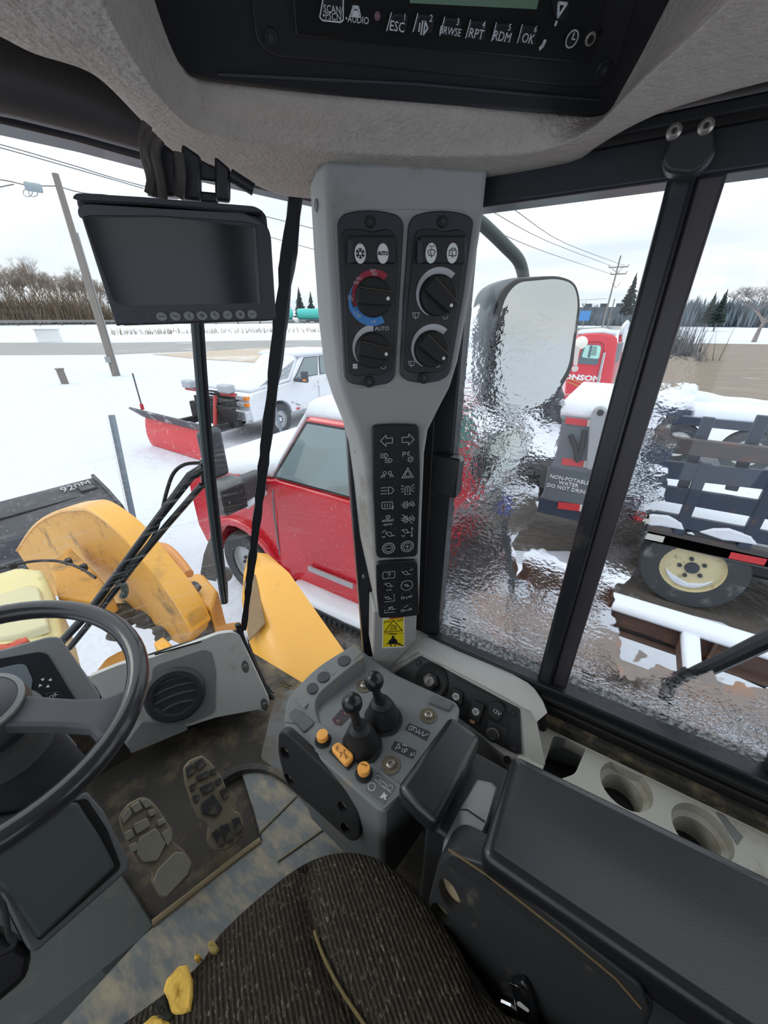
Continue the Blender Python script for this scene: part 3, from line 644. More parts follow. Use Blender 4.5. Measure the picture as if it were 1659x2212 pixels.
t1, h = rotary_panel('climate_panel', 'black climate panel with red and blue temperature dial on the pillar console',
    [(727, 482), (740, 464), (768, 457), (798, 455), (835, 459), (860, 467), (871, 484), (862, 640), (852, 814), (838, 828), (796, 834), (757, 828), (744, 816), (734, 640)],
    [(737, 508), (745, 497), (780, 497), (800, 503), (835, 496), (850, 505), (857, 560), (847, 798), (820, 810), (796, 808), (764, 812), (749, 800), (742, 640)],
    {'box': (752, 513, 851, 572), 'keys': [(778, 548, 'snow'), (827, 548, 'AUTO')]},
    [(805, 643, 40, -5), (804, 757, 36, -12)], {'screws': [(798, 482), (796, 823)]})
c = PF.uv(804, 643, h); r = PF.r(804, 643, 40)
sector_slab('heat_arc', PF, c, r * .9, r * 1.42, 52, 205, h - .0005, h + 0.0006, red_p, t1, taper=0.35)
sector_slab('cool_arc', PF, c, r * .95, r * 1.42, 300, 205, h - .0005, h + 0.0007, blue_p, t1, taper=1.0)
sector_slab('cool_arc', PF, c, r * 1.18, r * 1.42, 206, 150, h - .0005, h + 0.0009, blue_p, t1, taper=0.1)
for s, x, y in [('32C', 806, 585), ('90F', 809, 593), ('29C', 776, 602), ('85F', 770, 611), ('25C', 757, 642), ('77F', 758, 649), ('21C', 769, 676), ('70F', 775, 683), ('64F', 807, 695)]:
    text('scale_mark', s, PF, PF.uv(x, y, h), 0.0056, icon_p, t1, h=h + .0008)
c = PF.uv(804, 757, h); r = PF.r(804, 757, 36)
sector_slab('fan_arc', PF, c, r * 1.05, r * 1.42, 86, 215, h - .0005, h + 0.0006, M('arc_pale_grey', (196, 198, 200), 0.55), t1, taper=0.12)
text('lettering', 'AUTO', PF, PF.uv(825, 710, h), 0.008, icon_p, t1, h=h + .0003)
c = PF.uv(767, 791, h)
mb = MB()
for i in range(4):
    a = PI / 4 + i * PI / 2; e = [(c[0] + .0026 * math.cos(a) + x_, c[1] + .0026 * math.sin(a) + y_) for x_, y_ in ell((0, 0), .0021, .0021, 10)]
    v, f = loft([[PF.at(p, q, h) for p, q in e], [PF.at(p, q, h + .0004) for p, q in e]]); mb.add(v, f)
mb.build('fan_symbol', icon_p, t1)
strokes('stop_arc', PF, [[(PF.uv(828, 791, h)[0] + .004 * math.cos(a), PF.uv(828, 791, h)[1] + .004 * math.sin(a)) for a in [math.radians(200 + 16 * k) for k in range(11)]]], .0008, icon_p, t1, h=h)
t2, h = rotary_panel('wiper_panel', 'black wiper panel with two grey arc dials beside the side window',
    [(881, 484), (892, 467), (920, 459), (953, 456), (990, 460), (1012, 468), (1021, 481), (1000, 640), (970, 808), (950, 822), (913, 828), (878, 822), (862, 810), (870, 640)],
    [(893, 508), (903, 497), (935, 496), (955, 503), (985, 496), (1001, 504), (1005, 530), (990, 640), (964, 795), (938, 806), (914, 803), (886, 806), (871, 795), (880, 640)],
    {'box': (902, 513, 999, 572), 'keys': [(931, 547, 'front'), (977, 547, 'rear')]},
    [(946, 639, 40, -40), (931, 754, 36, -38)], {'screws': [(953, 482), (913, 815)]})
for (x, y, rp) in [(944, 639, 40), (930, 754, 36)]:
    c = PF.uv(x, y, h); r = PF.r(x, y, rp)
    sector_slab('speed_arc', PF, c, r * 1.03, r * 1.42, 48, 245, h - .0005, h + 0.0006, MATS['arc_pale_grey'], t2, taper=0.10)
for (x, y) in [(898, 681), (889, 785)]:
    c = PF.uv(x, y, h); q = .0055
    strokes('wiper_symbol', PF, [[(c[0] - q, c[1] + q * .6), (c[0] + q, c[1] + q * .6), (c[0] + q * .6, c[1] - q * .6), (c[0] - q * .6, c[1] - q * .6), (c[0] - q, c[1] + q * .6)], [(c[0], c[1] - q), (c[0] - q * .3, c[1] + q * .4)]], .0007, icon_p, t2, h=h)
for (x, y) in [(962, 684), (946, 788)]:
    c = PF.uv(x, y, h); strokes('stop_arc', PF, [[(c[0] + .0035 * math.cos(a), c[1] + .0035 * math.sin(a)) for a in [math.radians(180 + 18 * k) for k in range(11)]]], .0008, icon_p, t2, h=h)

# ------------------------------------------------------------------ key pads with printed symbols
def sym(kind, c, s):
    """line work of each key symbol, centred at c, half size s"""
    X = lambda *pts: [(c[0] + x * s, c[1] + y * s) for x, y in pts]
    C = lambda x, y, r, n=14: circ((c[0] + x * s, c[1] + y * s), r * s, n)
    arrow = [(-1, 0), (-.1, .95), (-.1, .42), (.95, .42), (.95, -.42), (-.1, -.42), (-.1, -.95), (-1, 0)]
    lamp = lambda ox, oy, k: [X((ox, oy + .35 * k), (ox, oy - .35 * k), (ox + .3 * k, oy - .3 * k), (ox + .5 * k, oy), (ox + .3 * k, oy + .3 * k), (ox, oy + .35 * k))] + [X((ox - .15 * k, oy + .3 * k * j), (ox - .7 * k, oy + .3 * k * j)) for j in (-1, 0, 1)]
    bucket = lambda ox, oy, k: [X((ox - .9 * k, oy + .4 * k), (ox + .1 * k, oy + .5 * k), (ox + .5 * k, oy - .4 * k), (ox - .1 * k, oy - .4 * k), (ox - .9 * k, oy + .4 * k)), X((ox + .3 * k, oy - .2 * k), (ox + 1.0 * k, oy - .4 * k))]
    puff = lambda ox, oy: [C(ox, oy, .22, 9), C(ox + .35, oy + .2, .26, 9), C(ox + .6, oy - .1, .22, 9)]
    filt = [X((-.55, .6), (-.55, -.6)), X((-.3, .6), (-.3, -.6)), X((-.05, .6), (-.05, -.6)), X((-.95, .15), (-.6, .15)), X((-.95, -.15), (-.6, -.15))]
    gear = [[(c[0] + s * (1.0 if k % 2 else .82) * math.cos(2 * PI * k / 32), c[1] + s * (1.0 if k % 2 else .82) * math.sin(2 * PI * k / 32)) for k in range(33)], C(0, 0, .62)]
    d = {
        'left': [X(*arrow)], 'right': [X(*[(-x, y) for x, y in arrow])],
        'beams': lamp(-.35, .4, 1.0) + lamp(.35, -.45, 1.0),
        'park': [X((-.8, .1), (-.8, .85), (-.4, .8), (-.4, .45), (-.8, .45)), X((-.1, .7), (.25, .9)), X((-.1, .55), (.3, .55)), X((-.1, .4), (.25, .2)), C(.45, -.45, .3, 10)] + [[(c[0] + s * (.45 + .4 * math.cos(a)), c[1] + s * (-.45 + .4 * math.sin(a))), (c[0] + s * (.45 + .55 * math.cos(a)), c[1] + s * (-.45 + .55 * math.sin(a)))] for a in [k * PI / 4 for k in range(8)]],
        'work': [C(-.4, .25, .26, 10), C(.4, .25, .26, 10)] + [X((-.4 - .2 * k, -.05), (-.5 - .28 * k, -.5)) for k in range(3)] + [X((.4 + .2 * k, -.05), (.5 + .28 * k, -.5)) for k in range(3)],
        'hazard': [X((0, .95), (.95, -.75), (-.95, -.75), (0, .95)), X((0, .5), (.55, -.5), (-.55, -.5), (0, .5))],
        'high': lamp(.15, 0, 1.7), 'beacon': [X((-.4, -.8), (-.4, .3), (-.2, .55), (.2, .55), (.4, .3), (.4, -.8), (-.55, -.8), (.55, -.8)), X((0, .3), (0, -.5)), X((-.6, .5), (-1, .8)), X((-.65, .2), (-1.05, .2)), X((-.6, -.1), (-1, -.4)), X((.6, .5), (1, .8)), X((.65, .2), (1.05, .2)), X((.6, -.1), (1, -.4))],
        'mirror': [X((-.9, .6), (.6, .6), (.75, .4), (.75, -.4), (.6, -.55), (-.7, -.55), (-.9, -.35), (-.9, .6)), X((-.4, .3), (-.5, 0), (-.4, -.3)), X((0, .3), (-.1, 0), (0, -.3)), X((.4, .3), (.3, 0), (.4, -.3)), X((.9, -.2), (.75, -.8))],
        'regen': filt + puff(.3, 0), 'noregen': filt + puff(.3, 0) + [X((-.8, .85), (.8, -.85))],
        'ride': [C(0, .6, .32, 12), C(0, .6, .08, 6), X((-.9, .05), (-.4, .15), (.3, .05), (.9, .2)), X((-.9, -.1), (.9, -.1))],
        'tilt': bucket(.25, .0, .8) + [X((-.9, .4), (-.6, .75), (-.3, .6)), X((-.95, -.2), (-.7, -.5), (-.5, -.2))],
        'lift': bucket(-.2, .3, .7) + [X((.7, -.7), (.7, .9)), X((.55, .7), (.7, .9), (.85, .7)), X((.55, -.5), (.7, -.7), (.85, -.5)), X((-.9, -.3), (-.6, -.6), (-.4, -.3))],
        'gearA': gear, 'gearF': gear + [X((0, .35), (0, -.35)), X((-.35, 0), (.35, 0))],
        'help': [X((-.9, .65), (.9, .65), (1, .5), (1, -.5), (.9, -.65), (-.9, -.65), (-1, -.5), (-1, .5), (-.9, .65)), X((-.25, .25), (-.1, .42), (.2, .38), (.25, .15), (0, -.05), (0, -.2)), X((0, -.36), (0, -.42))],
        'dump': bucket(-.1, -.1, .8) + [X((.5, .4), (1, .6))], 'dumpc': [C(0, 0, .95, 20)] + bucket(0, 0, .5), 'bktA': bucket(0, .3, .8),
        'kick1': bucket(-.25, .15, .6) + [X((-.8, -.6), (.8, -.6), (.8, -.1)), X((.75, .8), (.75, .1))], 'kick2': bucket(.3, .2, .6) + [X((-.8, -.6), (.8, -.6)), X((-.8, -.6), (-.8, .1)), X((-.4, -.2), (.4, .6))],
        'arm1': [X((-.9, .15), (-.5, .15), (-.5, -.25), (-.9, -.25), (-.9, .15)), X((-.5, -.05), (.9, -.05)), X((.1, -.05), (.7, .3), (.7, -.05)), X((0, -.3), (0, -.5))], 'arm2': [X((-.9, -.05), (-.5, -.05), (-.5, -.45), (-.9, -.45), (-.9, -.05)), X((-.5, -.25), (.9, -.25)), X((-.5, .3), (.2, .75)), X((.1, -.25), (.7, .1), (.7, -.25))],
    }
    return d[kind]
def keypad(name, label, outline, keys, rp, fs):
    t = thing(name, label, 'keypad', PF.px(*outline[2]))
    slab('housing', PF, rnd(PF.pp(outline), 0.010, 5), 0.0, 0.010, black, t, bevel=0.004, seg=3)
    h = 0.010
    dots = MB()
    for (x, y, kd) in keys:
        c = PF.uv(x, y, h); r = PF.r(x, y, rp)
        b = slab('key', PF, ell(c, r, n=24), h - 0.001, h + 0.0014, MATS['radio_key'], t, bevel=0.0008)
        strokes('symbol', PF, sym(kd, c, r * fs), 0.0009, icon_p, b, h=h + 0.0015)
        if kd in ('ride', 'gearA', 'bktA'): text('lettering', 'AUTO', PF, (c[0], c[1] - (r * .62 if kd != 'gearA' else 0)), .0065 if kd == 'ride' else .0042, icon_p, b, h=h + .0016)
        for k in range(3):
            q = (c[0] - r * 1.5, c[1] + (1 - k) * r * .75); v, f = loft([[PF.at(a, b_, h) for a, b_ in ell(q, .0014, n=8)], [PF.at(a, b_, h + .0006) for a, b_ in ell(q, .0014, n=8)]]); dots.add(v, f)
    dots.build('indicator_dots', charcoal, t)
    return t
o5 = lambda X, Y: (700 + X / 4.097, 880 + Y / 4.097)
kl = ['left', 'beams', 'work', 'high', 'mirror', 'ride', 'tilt', 'gearA']; kr = ['right', 'park', 'hazard', 'beacon', 'regen', 'noregen', 'lift', 'gearF']
yl = [293, 445, 590, 733, 865, 998, 1122, 1243]; yr = [283, 435, 580, 725, 858, 985, 1108, 1227]
keypad('switch_keypad', 'tall black keypad with sixteen round symbol keys on the pillar', [o5(415, 150), o5(620, 138), o5(832, 145), o5(842, 600), o5(820, 1270), o5(800, 1300), o5(640, 1312), o5(475, 1312), o5(455, 1280), o5(425, 700)],
    [(*o5(553 + i * 2.4, y), k) for i, (y, k) in enumerate(zip(yl, kl))] + [(*o5(740 - i * .7, y), k) for i, (y, k) in enumerate(zip(yr, kr))], 14.5, 0.88)
keypad('payload_keypad', 'small black keypad with eight keys above the yellow warning sticker', [o5(455, 1375), o5(480, 1352), o5(640, 1338), o5(800, 1335), o5(818, 1360), o5(828, 1600), o5(832, 1800), o5(810, 1818), o5(640, 1838), o5(490, 1840), o5(478, 1810), o5(460, 1600)],
    [(*o5(572 + i * 3, y), k) for i, (y, k) in enumerate(zip([1480, 1582, 1688, 1785], ['help', 'bktA', 'kick1', 'kick2']))] + [(*o5(731, y), k) for y, k in zip([1458, 1572, 1675, 1780], ['dump', 'dumpc', 'arm1', 'arm2'])], 13, 0.88)
# warning sticker
st = thing('warning_sticker', 'yellow seat belt warning sticker with handwriting below the keypads', 'sticker', PF.px(850, 1398))
SH = -0.006
q4 = PF.pp([(826, 1333), (873, 1327), (874.5, 1398), (825, 1400)], SH)
slab('white_border', PF, rnd(q4, .003), SH, SH + .0006, white_p, st)
m4 = lambda s, t_: (q4[0][0] * (1 - s) * (1 - t_) + q4[1][0] * s * (1 - t_) + q4[2][0] * s * t_ + q4[3][0] * (1 - s) * t_, q4[0][1] * (1 - s) * (1 - t_) + q4[1][1] * s * (1 - t_) + q4[2][1] * s * t_ + q4[3][1] * (1 - s) * t_)
slab('yellow_field', PF, [m4(.04, .08), m4(.96, .08), m4(.96, .96), m4(.04, .96)], SH + .0005, SH + .0010, M('warning_yellow', (238, 216, 30), 0.5, var=.03), st)
slab('orange_strip', PF, [m4(.30, .005), m4(.96, .005), m4(.96, .09), m4(.30, .09)], SH + .0005, SH + .0012, M('warning_orange', (206, 92, 44), 0.5), st)
blk = MATS['hole_black']
strokes('triangle', PF, [[m4(.5, .12), m4(.9, .47), m4(.1, .47), m4(.5, .12)]], .0018, blk, st, h=SH + .0011)
strokes('tipping_machine', PF, [[m4(.38, .38), m4(.42, .26), m4(.6, .30), m4(.62, .42), m4(.38, .38)], [m4(.46, .29), m4(.52, .38)], [m4(.56, .30), m4(.6, .40)], [m4(.28, .43), m4(.45, .42)]], .0011, blk, st, h=SH + .0011)
strokes('divider_line', PF, [[m4(.06, .53), m4(.94, .545)]], .0009, blk, st, h=SH + .0011)
c = m4(.48, .64); slab('person_head', PF, ell(c, .0035, .0038), SH + .0010, SH + .0014, blk, st)
slab('person_body', PF, [m4(.42, .68), m4(.56, .68), m4(.66, .76), m4(.69, .84), m4(.27, .84), m4(.30, .76)], SH + .0010, SH + .0014, blk, st)
strokes('person_legs', PF, [[m4(.36, .85), m4(.40, .94)], [m4(.60, .85), m4(.56, .94)], [m4(.20, .85), m4(.80, .86)]], .0024, blk, st, h=SH + .0011)
text('handwriting', 'you', PF, m4(.22, .14), .0115, blk, st, h=SH + .0011); text('handwriting', 'will', PF, m4(.80, .15), .0105, blk, st, h=SH + .0011)
strokes('scribble', PF, [[m4(.33, .51), m4(.37, .555), m4(.41, .52), m4(.42, .55), m4(.36, .545)], [m4(.45, .535), m4(.48, .525), m4(.50, .555), m4(.46, .558), m4(.45, .535)], [m4(.54, .55), m4(.57, .53), m4(.62, .54), m4(.60, .57), m4(.56, .565), m4(.54, .55)]], .0014, blk, st, h=SH + .0013)
scribble('fine_print', PF, [(865, 1396, 14)], blk, st, SH + .0011)
# ================================================================== LEVER POD
zoom = lambda X, Y: (560 + X / 3.19, 1360 + Y / 3.19)
ZP = 0.50
pod = thing('lever_pod', 'grey control pod carrying two ball levers and orange buttons', 'control pod', (0.43, 0.3, 0.1))
podm = M('pod_grey', (118, 122, 124), 0.45, var=0.06, vs=20, bump=0.12, bs=900, bd=.0004, dirt=((150, 134, 104), 0.10, 16))
# body: plan outline at the top, tapering down
top = [(612, 1567), (640, 1488), (697, 1434), (771, 1392), (783, 1404), (800, 1418), (852, 1454), (985, 1515), (994, 1530), (990, 1555), (836, 1750), (826, 1753), (812, 1745)]
tp = [Z(x, y, ZP) for x, y in top]
cen = V((0.43, 0.31, ZP))
def low_ring(z, k): return [V((cen.x + (p.x - cen.x) * k, cen.y + (p.y - cen.y) * k, z)) for p in tp]
v, f = loft([low_ring(0.13, 0.86), low_ring(0.30, 0.95), low_ring(ZP - 0.01, 1.0), tp]); ob('body', v, f, podm, pod, bevel=0.006, seg=3, smooth=32)
# raised rim that runs round the back of the lever well
outer = [(614, 1560), (622, 1512), (640, 1488), (668, 1458), (697, 1434), (735, 1410), (768, 1392), (781, 1402)]
inner = [(690, 1566), (681, 1535), (683, 1510), (696, 1491), (729, 1463), (760, 1438), (780, 1424), (787, 1420)]
zr = [0.502, 0.508, 0.518, 0.526, 0.530, 0.532, 0.532, 0.530]
def rimpt(x, y, z, zp=ZP): return Z(x, y, z)
ro = cat_rom([Z(x, y, z) for (x, y), z in zip(outer, zr)], 3); ri = cat_rom([Z(x, y, z) for (x, y), z in zip(inner, zr)], 3)
rings = [[V((a.x, a.y, ZP - 0.01)), a, b, V((b.x + (b.x - a.x) * .12, b.y + (b.y - a.y) * .12, ZP - 0.002))] for a, b in zip(ro, ri)]
v, f = loft(rings); rim = ob('rim', v, f, podm, pod, bevel=0.004, seg=3, smooth=40)
TF = Frame((0.43, 0.3, ZP), (0, 0, 1), up=(0.0, 1, 0))
def rimframe(x, y):
    # local height of the rim under a pixel
    best = min(range(len(ro)), key=lambda i: (Z(x, y, ro[i].z) - ro[i].lerp(ri[i], .5)).length); return Frame((0, 0, ro[best].z), (0, 0, 1), up=(0, 1, 0))
for X, Y in [(584, 216), (443, 328), (369, 405)]:
    x, y = zoom(X, Y); Fz = rimframe(x, y); slab('blank_plug', Fz, ell(Fz.uv(x, y), Fz.r(x, y, 12.5)), -0.002, 0.0022, charcoal, pod, bevel=0.001)
edge = M('worn_grey_line', (150, 152, 150), 0.5)
for q in [[(600, 160), (650, 125), (697, 165), (648, 215)], [(452, 262), (508, 220), (557, 262), (507, 312)], [(250, 480), (305, 430), (362, 485), (308, 540)]]:
    p = [zoom(*a) for a in q]; Fz = rimframe(*p[0]); uv = Fz.pp(p)
    slab('square_blank', Fz, uv, -0.001, 0.0008, podm, pod, bevel=0.0006); strokes('blank_outline', Fz, [uv + uv[:1]], .0009, edge, pod, h=.0008)
p = [zoom(*a) for a in [(200, 590), (265, 535), (385, 655), (310, 722)]]
slab('rubber_pad', TF, rnd(TF.pp(p), .006), -0.002, 0.006, M('worn_pad', (96, 100, 102), 0.7, var=.2, vs=60, bump=.3, bs=300), pod, bevel=.002)
p = [zoom(*a) for a in [(1200, 455), (1340, 515), (1310, 570), (1165, 510)]]
slab('rubber_pad', TF, rnd(TF.pp(p), .005), -0.002, 0.006, MATS['worn_pad'], pod, bevel=.002)
# raised button strip along the seat edge
sp_ = [(614, 1567), (690, 1560), (790, 1635), (880, 1710), (836, 1750), (826, 1752)]
slab('button_strip', TF, rnd(TF.pp([(616, 1568), (690, 1563), (876, 1706), (830, 1750)]), .006), -0.002, 0.0025, podm, pod, bevel=.0015)
orange = M('orange_button', (250, 176, 84), 0.42, var=.04, dirt=((160, 120, 70), .03, 60))
for X, Y in [(440, 745), (722, 975)]:
    x, y = zoom(X, Y); p = TF.px(x, y + 8)
    b = lathe('push_button', [(0, 0), (.0155, 0), (.0165, .004), (.0135, .008), (.013, .012), (0, .012)], p, (0, 0, 1), blackr, pod, seg=24)
    lathe('orange_cap', [(0, .011), (.0112, .011), (.0118, .020), (.0105, .0235), (0, .024)], p, (0, 0, 1), orange, b, seg=24)
    if Y > 900: scribble('worn_lettering', Frame(p + V((0, 0, .0242)), (0, 0, 1), up=(0, 1, 0)), [(x, y - 14, 12)], M('worn_orange_print', (130, 84, 40), .6), b)
p = [zoom(*a) for a in [(478, 850), (535, 800), (680, 912), (612, 978)]]
b = slab('rocker_base', TF, TF.pp(p), -0.002, 0.006, blackr, pod, bevel=.0015)
p = [zoom(*a) for a in [(490, 818), (545, 772), (660, 870), (600, 945)]]; Hh = .014
slab('orange_rocker', TF, rnd(TF.pp(p, Hh), .009), 0.005, 0.018, orange, b, bevel=.003, seg=3)
wp = MATS['worn_orange_print']; RFm = Frame((0, 0, ZP + .0182), (0, 0, 1), up=(0, 1, 0))
for s, X, Y in [('F', 540, 822), ('N', 575, 852), ('R', 603, 878)]:
    text('lettering', s, RFm, RFm.uv(*zoom(X, Y)), .0125, wp, b, rot=-0.55)
strokes('neutral_line', RFm, [RFm.pp([zoom(592, 826), zoom(588, 838)]), RFm.pp([zoom(560, 868), zoom(556, 880)])], .0012, wp, b)
# bolts in counterbores
for X, Y in [(1165, 595), (905, 935), (722, 390)]:
    x, y = zoom(X, Y); p = TF.px(x, y)
    c_ = lathe('bolt_recess', [(0, .0005), (.0165, .0005), (.0175, .0022), (.0155, .0024), (.014, .0008), (0, .0008)], p, (0, 0, 1), M('dusty_recess', (112, 104, 88), .8), pod, seg=24)
    lathe('bolt', [(0, .0), (.0085, .0), (.0085, .006), (.006, .008), (.0035, .008), (.003, .005), (0, .005)], p, (0, 0, 1), steel, c_, seg=12)
# printed plates
for q in [[(1030, 645), (1180, 705), (1155, 770), (1005, 690)], [(935, 765), (1085, 835), (1060, 895), (905, 825)], [(815, 985), (942, 1085), (858, 1215), (728, 1110)], [(565, 545), (640, 590), (560, 668), (498, 625)]]:
    p = TF.pp([zoom(*a) for a in q]); slab('legend_plate', TF, rnd(p, .003), 0.0, 0.0032 if q[0][0] == 815 else 0.0008, charcoal if q[0][0] != 815 else M('legend_grey', (100, 103, 104), .5), pod, bevel=.0003)
def L2(*q): return TF.pp([zoom(*a) for a in q])
strokes('bucket_legend', TF, [L2((1040, 665), (1030, 690), (1050, 695), (1058, 668), (1040, 665)), L2((1066, 675), (1062, 700)), L2((1085, 685), (1078, 712), (1095, 705)), L2((1105, 692), (1098, 722), (1115, 714)), L2((1130, 704), (1122, 735), (1165, 722)), L2((1065, 672), (1082, 680))], .0011, icon_p, pod, h=.0008)
strokes('bucket_legend', TF, [L2((960, 785), (945, 815), (972, 820), (960, 785)), L2((935, 820), (945, 828)), L2((990, 820), (982, 845)), L2((1005, 825), (995, 850), (1015, 838), (1020, 825), (1005, 825)), L2((1050, 848), (1040, 870), (1065, 865), (1068, 848)), L2((985, 795), (1015, 805))], .0011, icon_p, pod, h=.0008)
gc = zoom(775, 1090); cg = TF.uv(*gc)
strokes('gear_legend', TF, [[(cg[0] + (.0075 if k % 2 else .0055) * math.cos(2 * PI * k / 24), cg[1] + (.0075 if k % 2 else .0055) * math.sin(2 * PI * k / 24)) for k in range(25)]], .0012, icon_p, pod, h=.0033)
strokes('legend_outline', TF, [circ(TF.uv(*zoom(817, 1030)), .0048), circ(TF.uv(*zoom(903, 1098)), .0048), L2((840, 1045), (880, 1080), (862, 1100), (832, 1070), (840, 1045)), L2((788, 1035), (912, 1135))], .0006, icon_p, pod, h=.0033)
slab('horn_symbol', TF, L2((835, 1160), (858, 1132), (880, 1150), (868, 1172)), .0032, .0036, icon_p, pod)
strokes('horn_symbol', TF, [L2((833, 1160), (875, 1178)), L2((860, 1130), (855, 1170))], .0018, icon_p, pod, h=.0033)
for X, Y in [(592, 575), (540, 633)]:
    c_ = TF.uv(*zoom(X, Y)); strokes('prohibition_mark', TF, [circ(c_, .0075), [(c_[0] - .005, c_[1] + .005), (c_[0] + .005, c_[1] - .005)]], .0012, M('dark_red_print', (140, 52, 52), .6), pod, h=.0008)
    strokes('lever_mark', TF, [[(c_[0] - .003, c_[1] - .004), (c_[0] + .001, c_[1] + .003), (c_[0] + .003, c_[1] - .004)]], .0012, M('faded_print', (150, 140, 138), .6), pod, h=.0009)
slab('faint_label', TF, L2((850, 300), (915, 325), (885, 370), (830, 345)), 0, .0004, podm, pod)
# side bumper pad toward the seat
BF = Frame((0.30, 0.30, 0.4), (-1, -0.08, 0.10))
bp_ = thing('knee_pad', 'black rubber knee pad on the side of the lever pod', 'pad', (0.29, 0.3, 0.25))
pp_ = [zoom(*a) for a in [(140, 700), (190, 685), (640, 1105), (700, 1165), (712, 1420), (650, 1460), (190, 1045), (135, 830)]]
kpad = slab('pad', BF, rnd(BF.pp(pp_), .02), -0.012, 0.006, M('pad_black', (38, 39, 42), .55, bump=.3, bs=500, bd=.0006), bp_, bevel=.006, seg=3); _cut = []
for X, Y in [(190, 835), (215, 1020), (585, 1205), (606, 1352)]:
    x, y = zoom(X, Y); c_ = BF.uv(x, y); e_ = ell(c_, BF.r(x, y, 8), BF.r(x, y, 11)); _cut.append(loft([[BF.at(a, b, -.007) for a, b in e_], [BF.at(a, b, .012) for a, b in e_]]))
    h_ = lathe('bolt', [(0, 0), (.0075, 0), (.0075, .004), (.004, .006), (0, .006)], BF.at(*c_, -.0065), BF.n, M('bolt_dusty', (130, 112, 84), .7), bp_, seg=14)
cut(kpad, _cut)
# levers
def lever(label, bx, by, kx, ky, rk):
    base = Z(*zoom(bx, by), ZP)
    t = thing('control_lever', label, 'lever', base, group='ball levers on the lever pod')
    kr = 0.0192
    d = ray(*zoom(kx, ky)); kz = ZP + 0.118; kp = CAM + d * ((kz - CAM.z) / d.z)
    slab('boot_flange', TF, ell(TF.uv(*zoom(bx + 5, by + 5)), .038, .041), 0, .005, blackr, t, bevel=.002)
    prof = [(.030, 0.004), (.0300, .012), (.0262, .017), (.0268, .024), (.0225, .030), (.0230, .037), (.0180, .043), (.0182, .050), (.0105, .056), (.0100, .066), (0, .066)]
    ax = (kp - base); axd = ax.normalized()
    rings = []
    for r_, h_ in [(a * 1.15, b) for a, b in prof]:
        tt = h_ / .12; cc = base + V((0, 0, 1)) * h_ * (1 - tt) + axd * h_ * tt
        rings.append([cc + V((math.cos(2 * PI * k / 24) * max(r_, 1e-4), math.sin(2 * PI * k / 24) * max(r_, 1e-4), 0)) for k in range(24)])
    v, f = loft(rings); ob('rubber_boot', v, f, blackr, t, smooth=50)
    s0 = base.lerp(kp, .45); tube('shaft', [s0, base.lerp(kp, .9)], [.0088, .0088], black, t, sides=14)
    prof2 = [(max(1e-4, math.sin(PI * k / 14) * kr), -math.cos(PI * k / 14) * kr * 1.03) for k in range(15)]
    lathe('ball_knob', prof2, kp, axd, M('ball_black', (28, 29, 33), .28, var=.1), t, seg=28)
    return t
lever('ball lever nearer the windscreen, leftmost of the two on the pod', 705, 790, 640, 508, 60)
lever('ball lever nearer the side window, farthest from the orange buttons', 850, 610, 790, 355, 58)
# wrist pad
wp_ = thing('wrist_rest', 'small black padded wrist rest beside the lever pod', 'wrist rest', (0.39, 0.125, 0.3))
ztop = 0.565
outline = [(973, 1541), (1041, 1588), (1000, 1680), (943, 1782), (900, 1745), (856, 1698), (910, 1625)]
tpx = [Z(x, y, ztop) for x, y in outline]
v, f = loft([[p + V((0, 0, -0.045)) for p in tpx], tpx]); ob('cushion', v, f, vinyl, wp_, bevel=.013, seg=4, smooth=60)
box('stem', (0.39, 0.115, 0.44), (0.05, 0.05, 0.2), black, wp_, bevel=.006)

# ================================================================== SWITCH PANEL BESIDE THE WINDOW
sz = lambda X, Y: (840 + X / 4.1475, 1330 + Y / 4.1475)
SF = Frame((0.632, 0.15, 0.495), (-0.72, 0, 0.69))
sc_ = thing('side_console', 'light grey moulded side console under the window with black switch panel', 'console', (0.62, 0.1, 0.3))
out_e = [(880, 1352), (905, 1362), (985, 1404), (1100, 1452), (1140, 1475), (1155, 1489), (1172, 1515), (1182, 1540)]
mid_e = [(846, 1440), (904, 1408), (985, 1450), (1080, 1500), (1112, 1518), (1132, 1530), (1146, 1537), (1160, 1560)]
low_px = [(840, 1455), (851, 1456), (960, 1545), (1040, 1592), (1100, 1640), (1130, 1660), (1150, 1665), (1178, 1650)]
r0 = [A(x, y, 'x', XW - 0.015) + V((0, 0, 0.0)) for x, y in out_e]
r1 = [Z(x, y, 0.505) for x, y in out_e]
r2 = [SF.px(x, y, 0.012) for x, y in mid_e]
r3 = [SF.px(x, y, -0.004) for x, y in low_px]
r3b = [p + V((0.03, 0, -0.14)) for p in r3]
grid('cover', [[p + V((0.02, 0, -0.02)) for p in r1], r1, [p.lerp(q, .92) + V((0, 0, .002)) for p, q in zip(r1, r2)], r2, [p + SF.n * -0.012 + SF.v * -.002 for p in r2], r3, r3b], grey_lit, sc_, smooth=40)
bp2 = [sz(*a) for a in [(48, 515), (285, 358), (1000, 742), (1172, 830), (1192, 1240), (1110, 1225), (850, 1075), (560, 860)]]
slab('switch_plate', SF, rnd(SF.pp(bp2), .004), -0.004, 0.003, black, sc_, bevel=.0015)
h = .003
for X, Y in [(268, 420), (1115, 870), (1125, 1195)]:
    x, y = sz(X, Y); c_ = SF.uv(x, y); k = slab('screw', SF, ell(c_, SF.r(x, y, 6.5)), h, h + .002, blackr, sc_, bevel=.0006); slab('screw_socket', SF, ell(c_, SF.r(x, y, 3), n=6), h + .0018, h + .0024, charcoal, k)
x, y = sz(385, 585); c_ = SF.uv(x, y); p = SF.at(*c_, h)
ig = lathe('ignition_bezel', [(0, 0), (.040, 0), (.041, .004), (.036, .007), (.030, .004), (0, .003)], p, SF.n, blackr, sc_, seg=32)
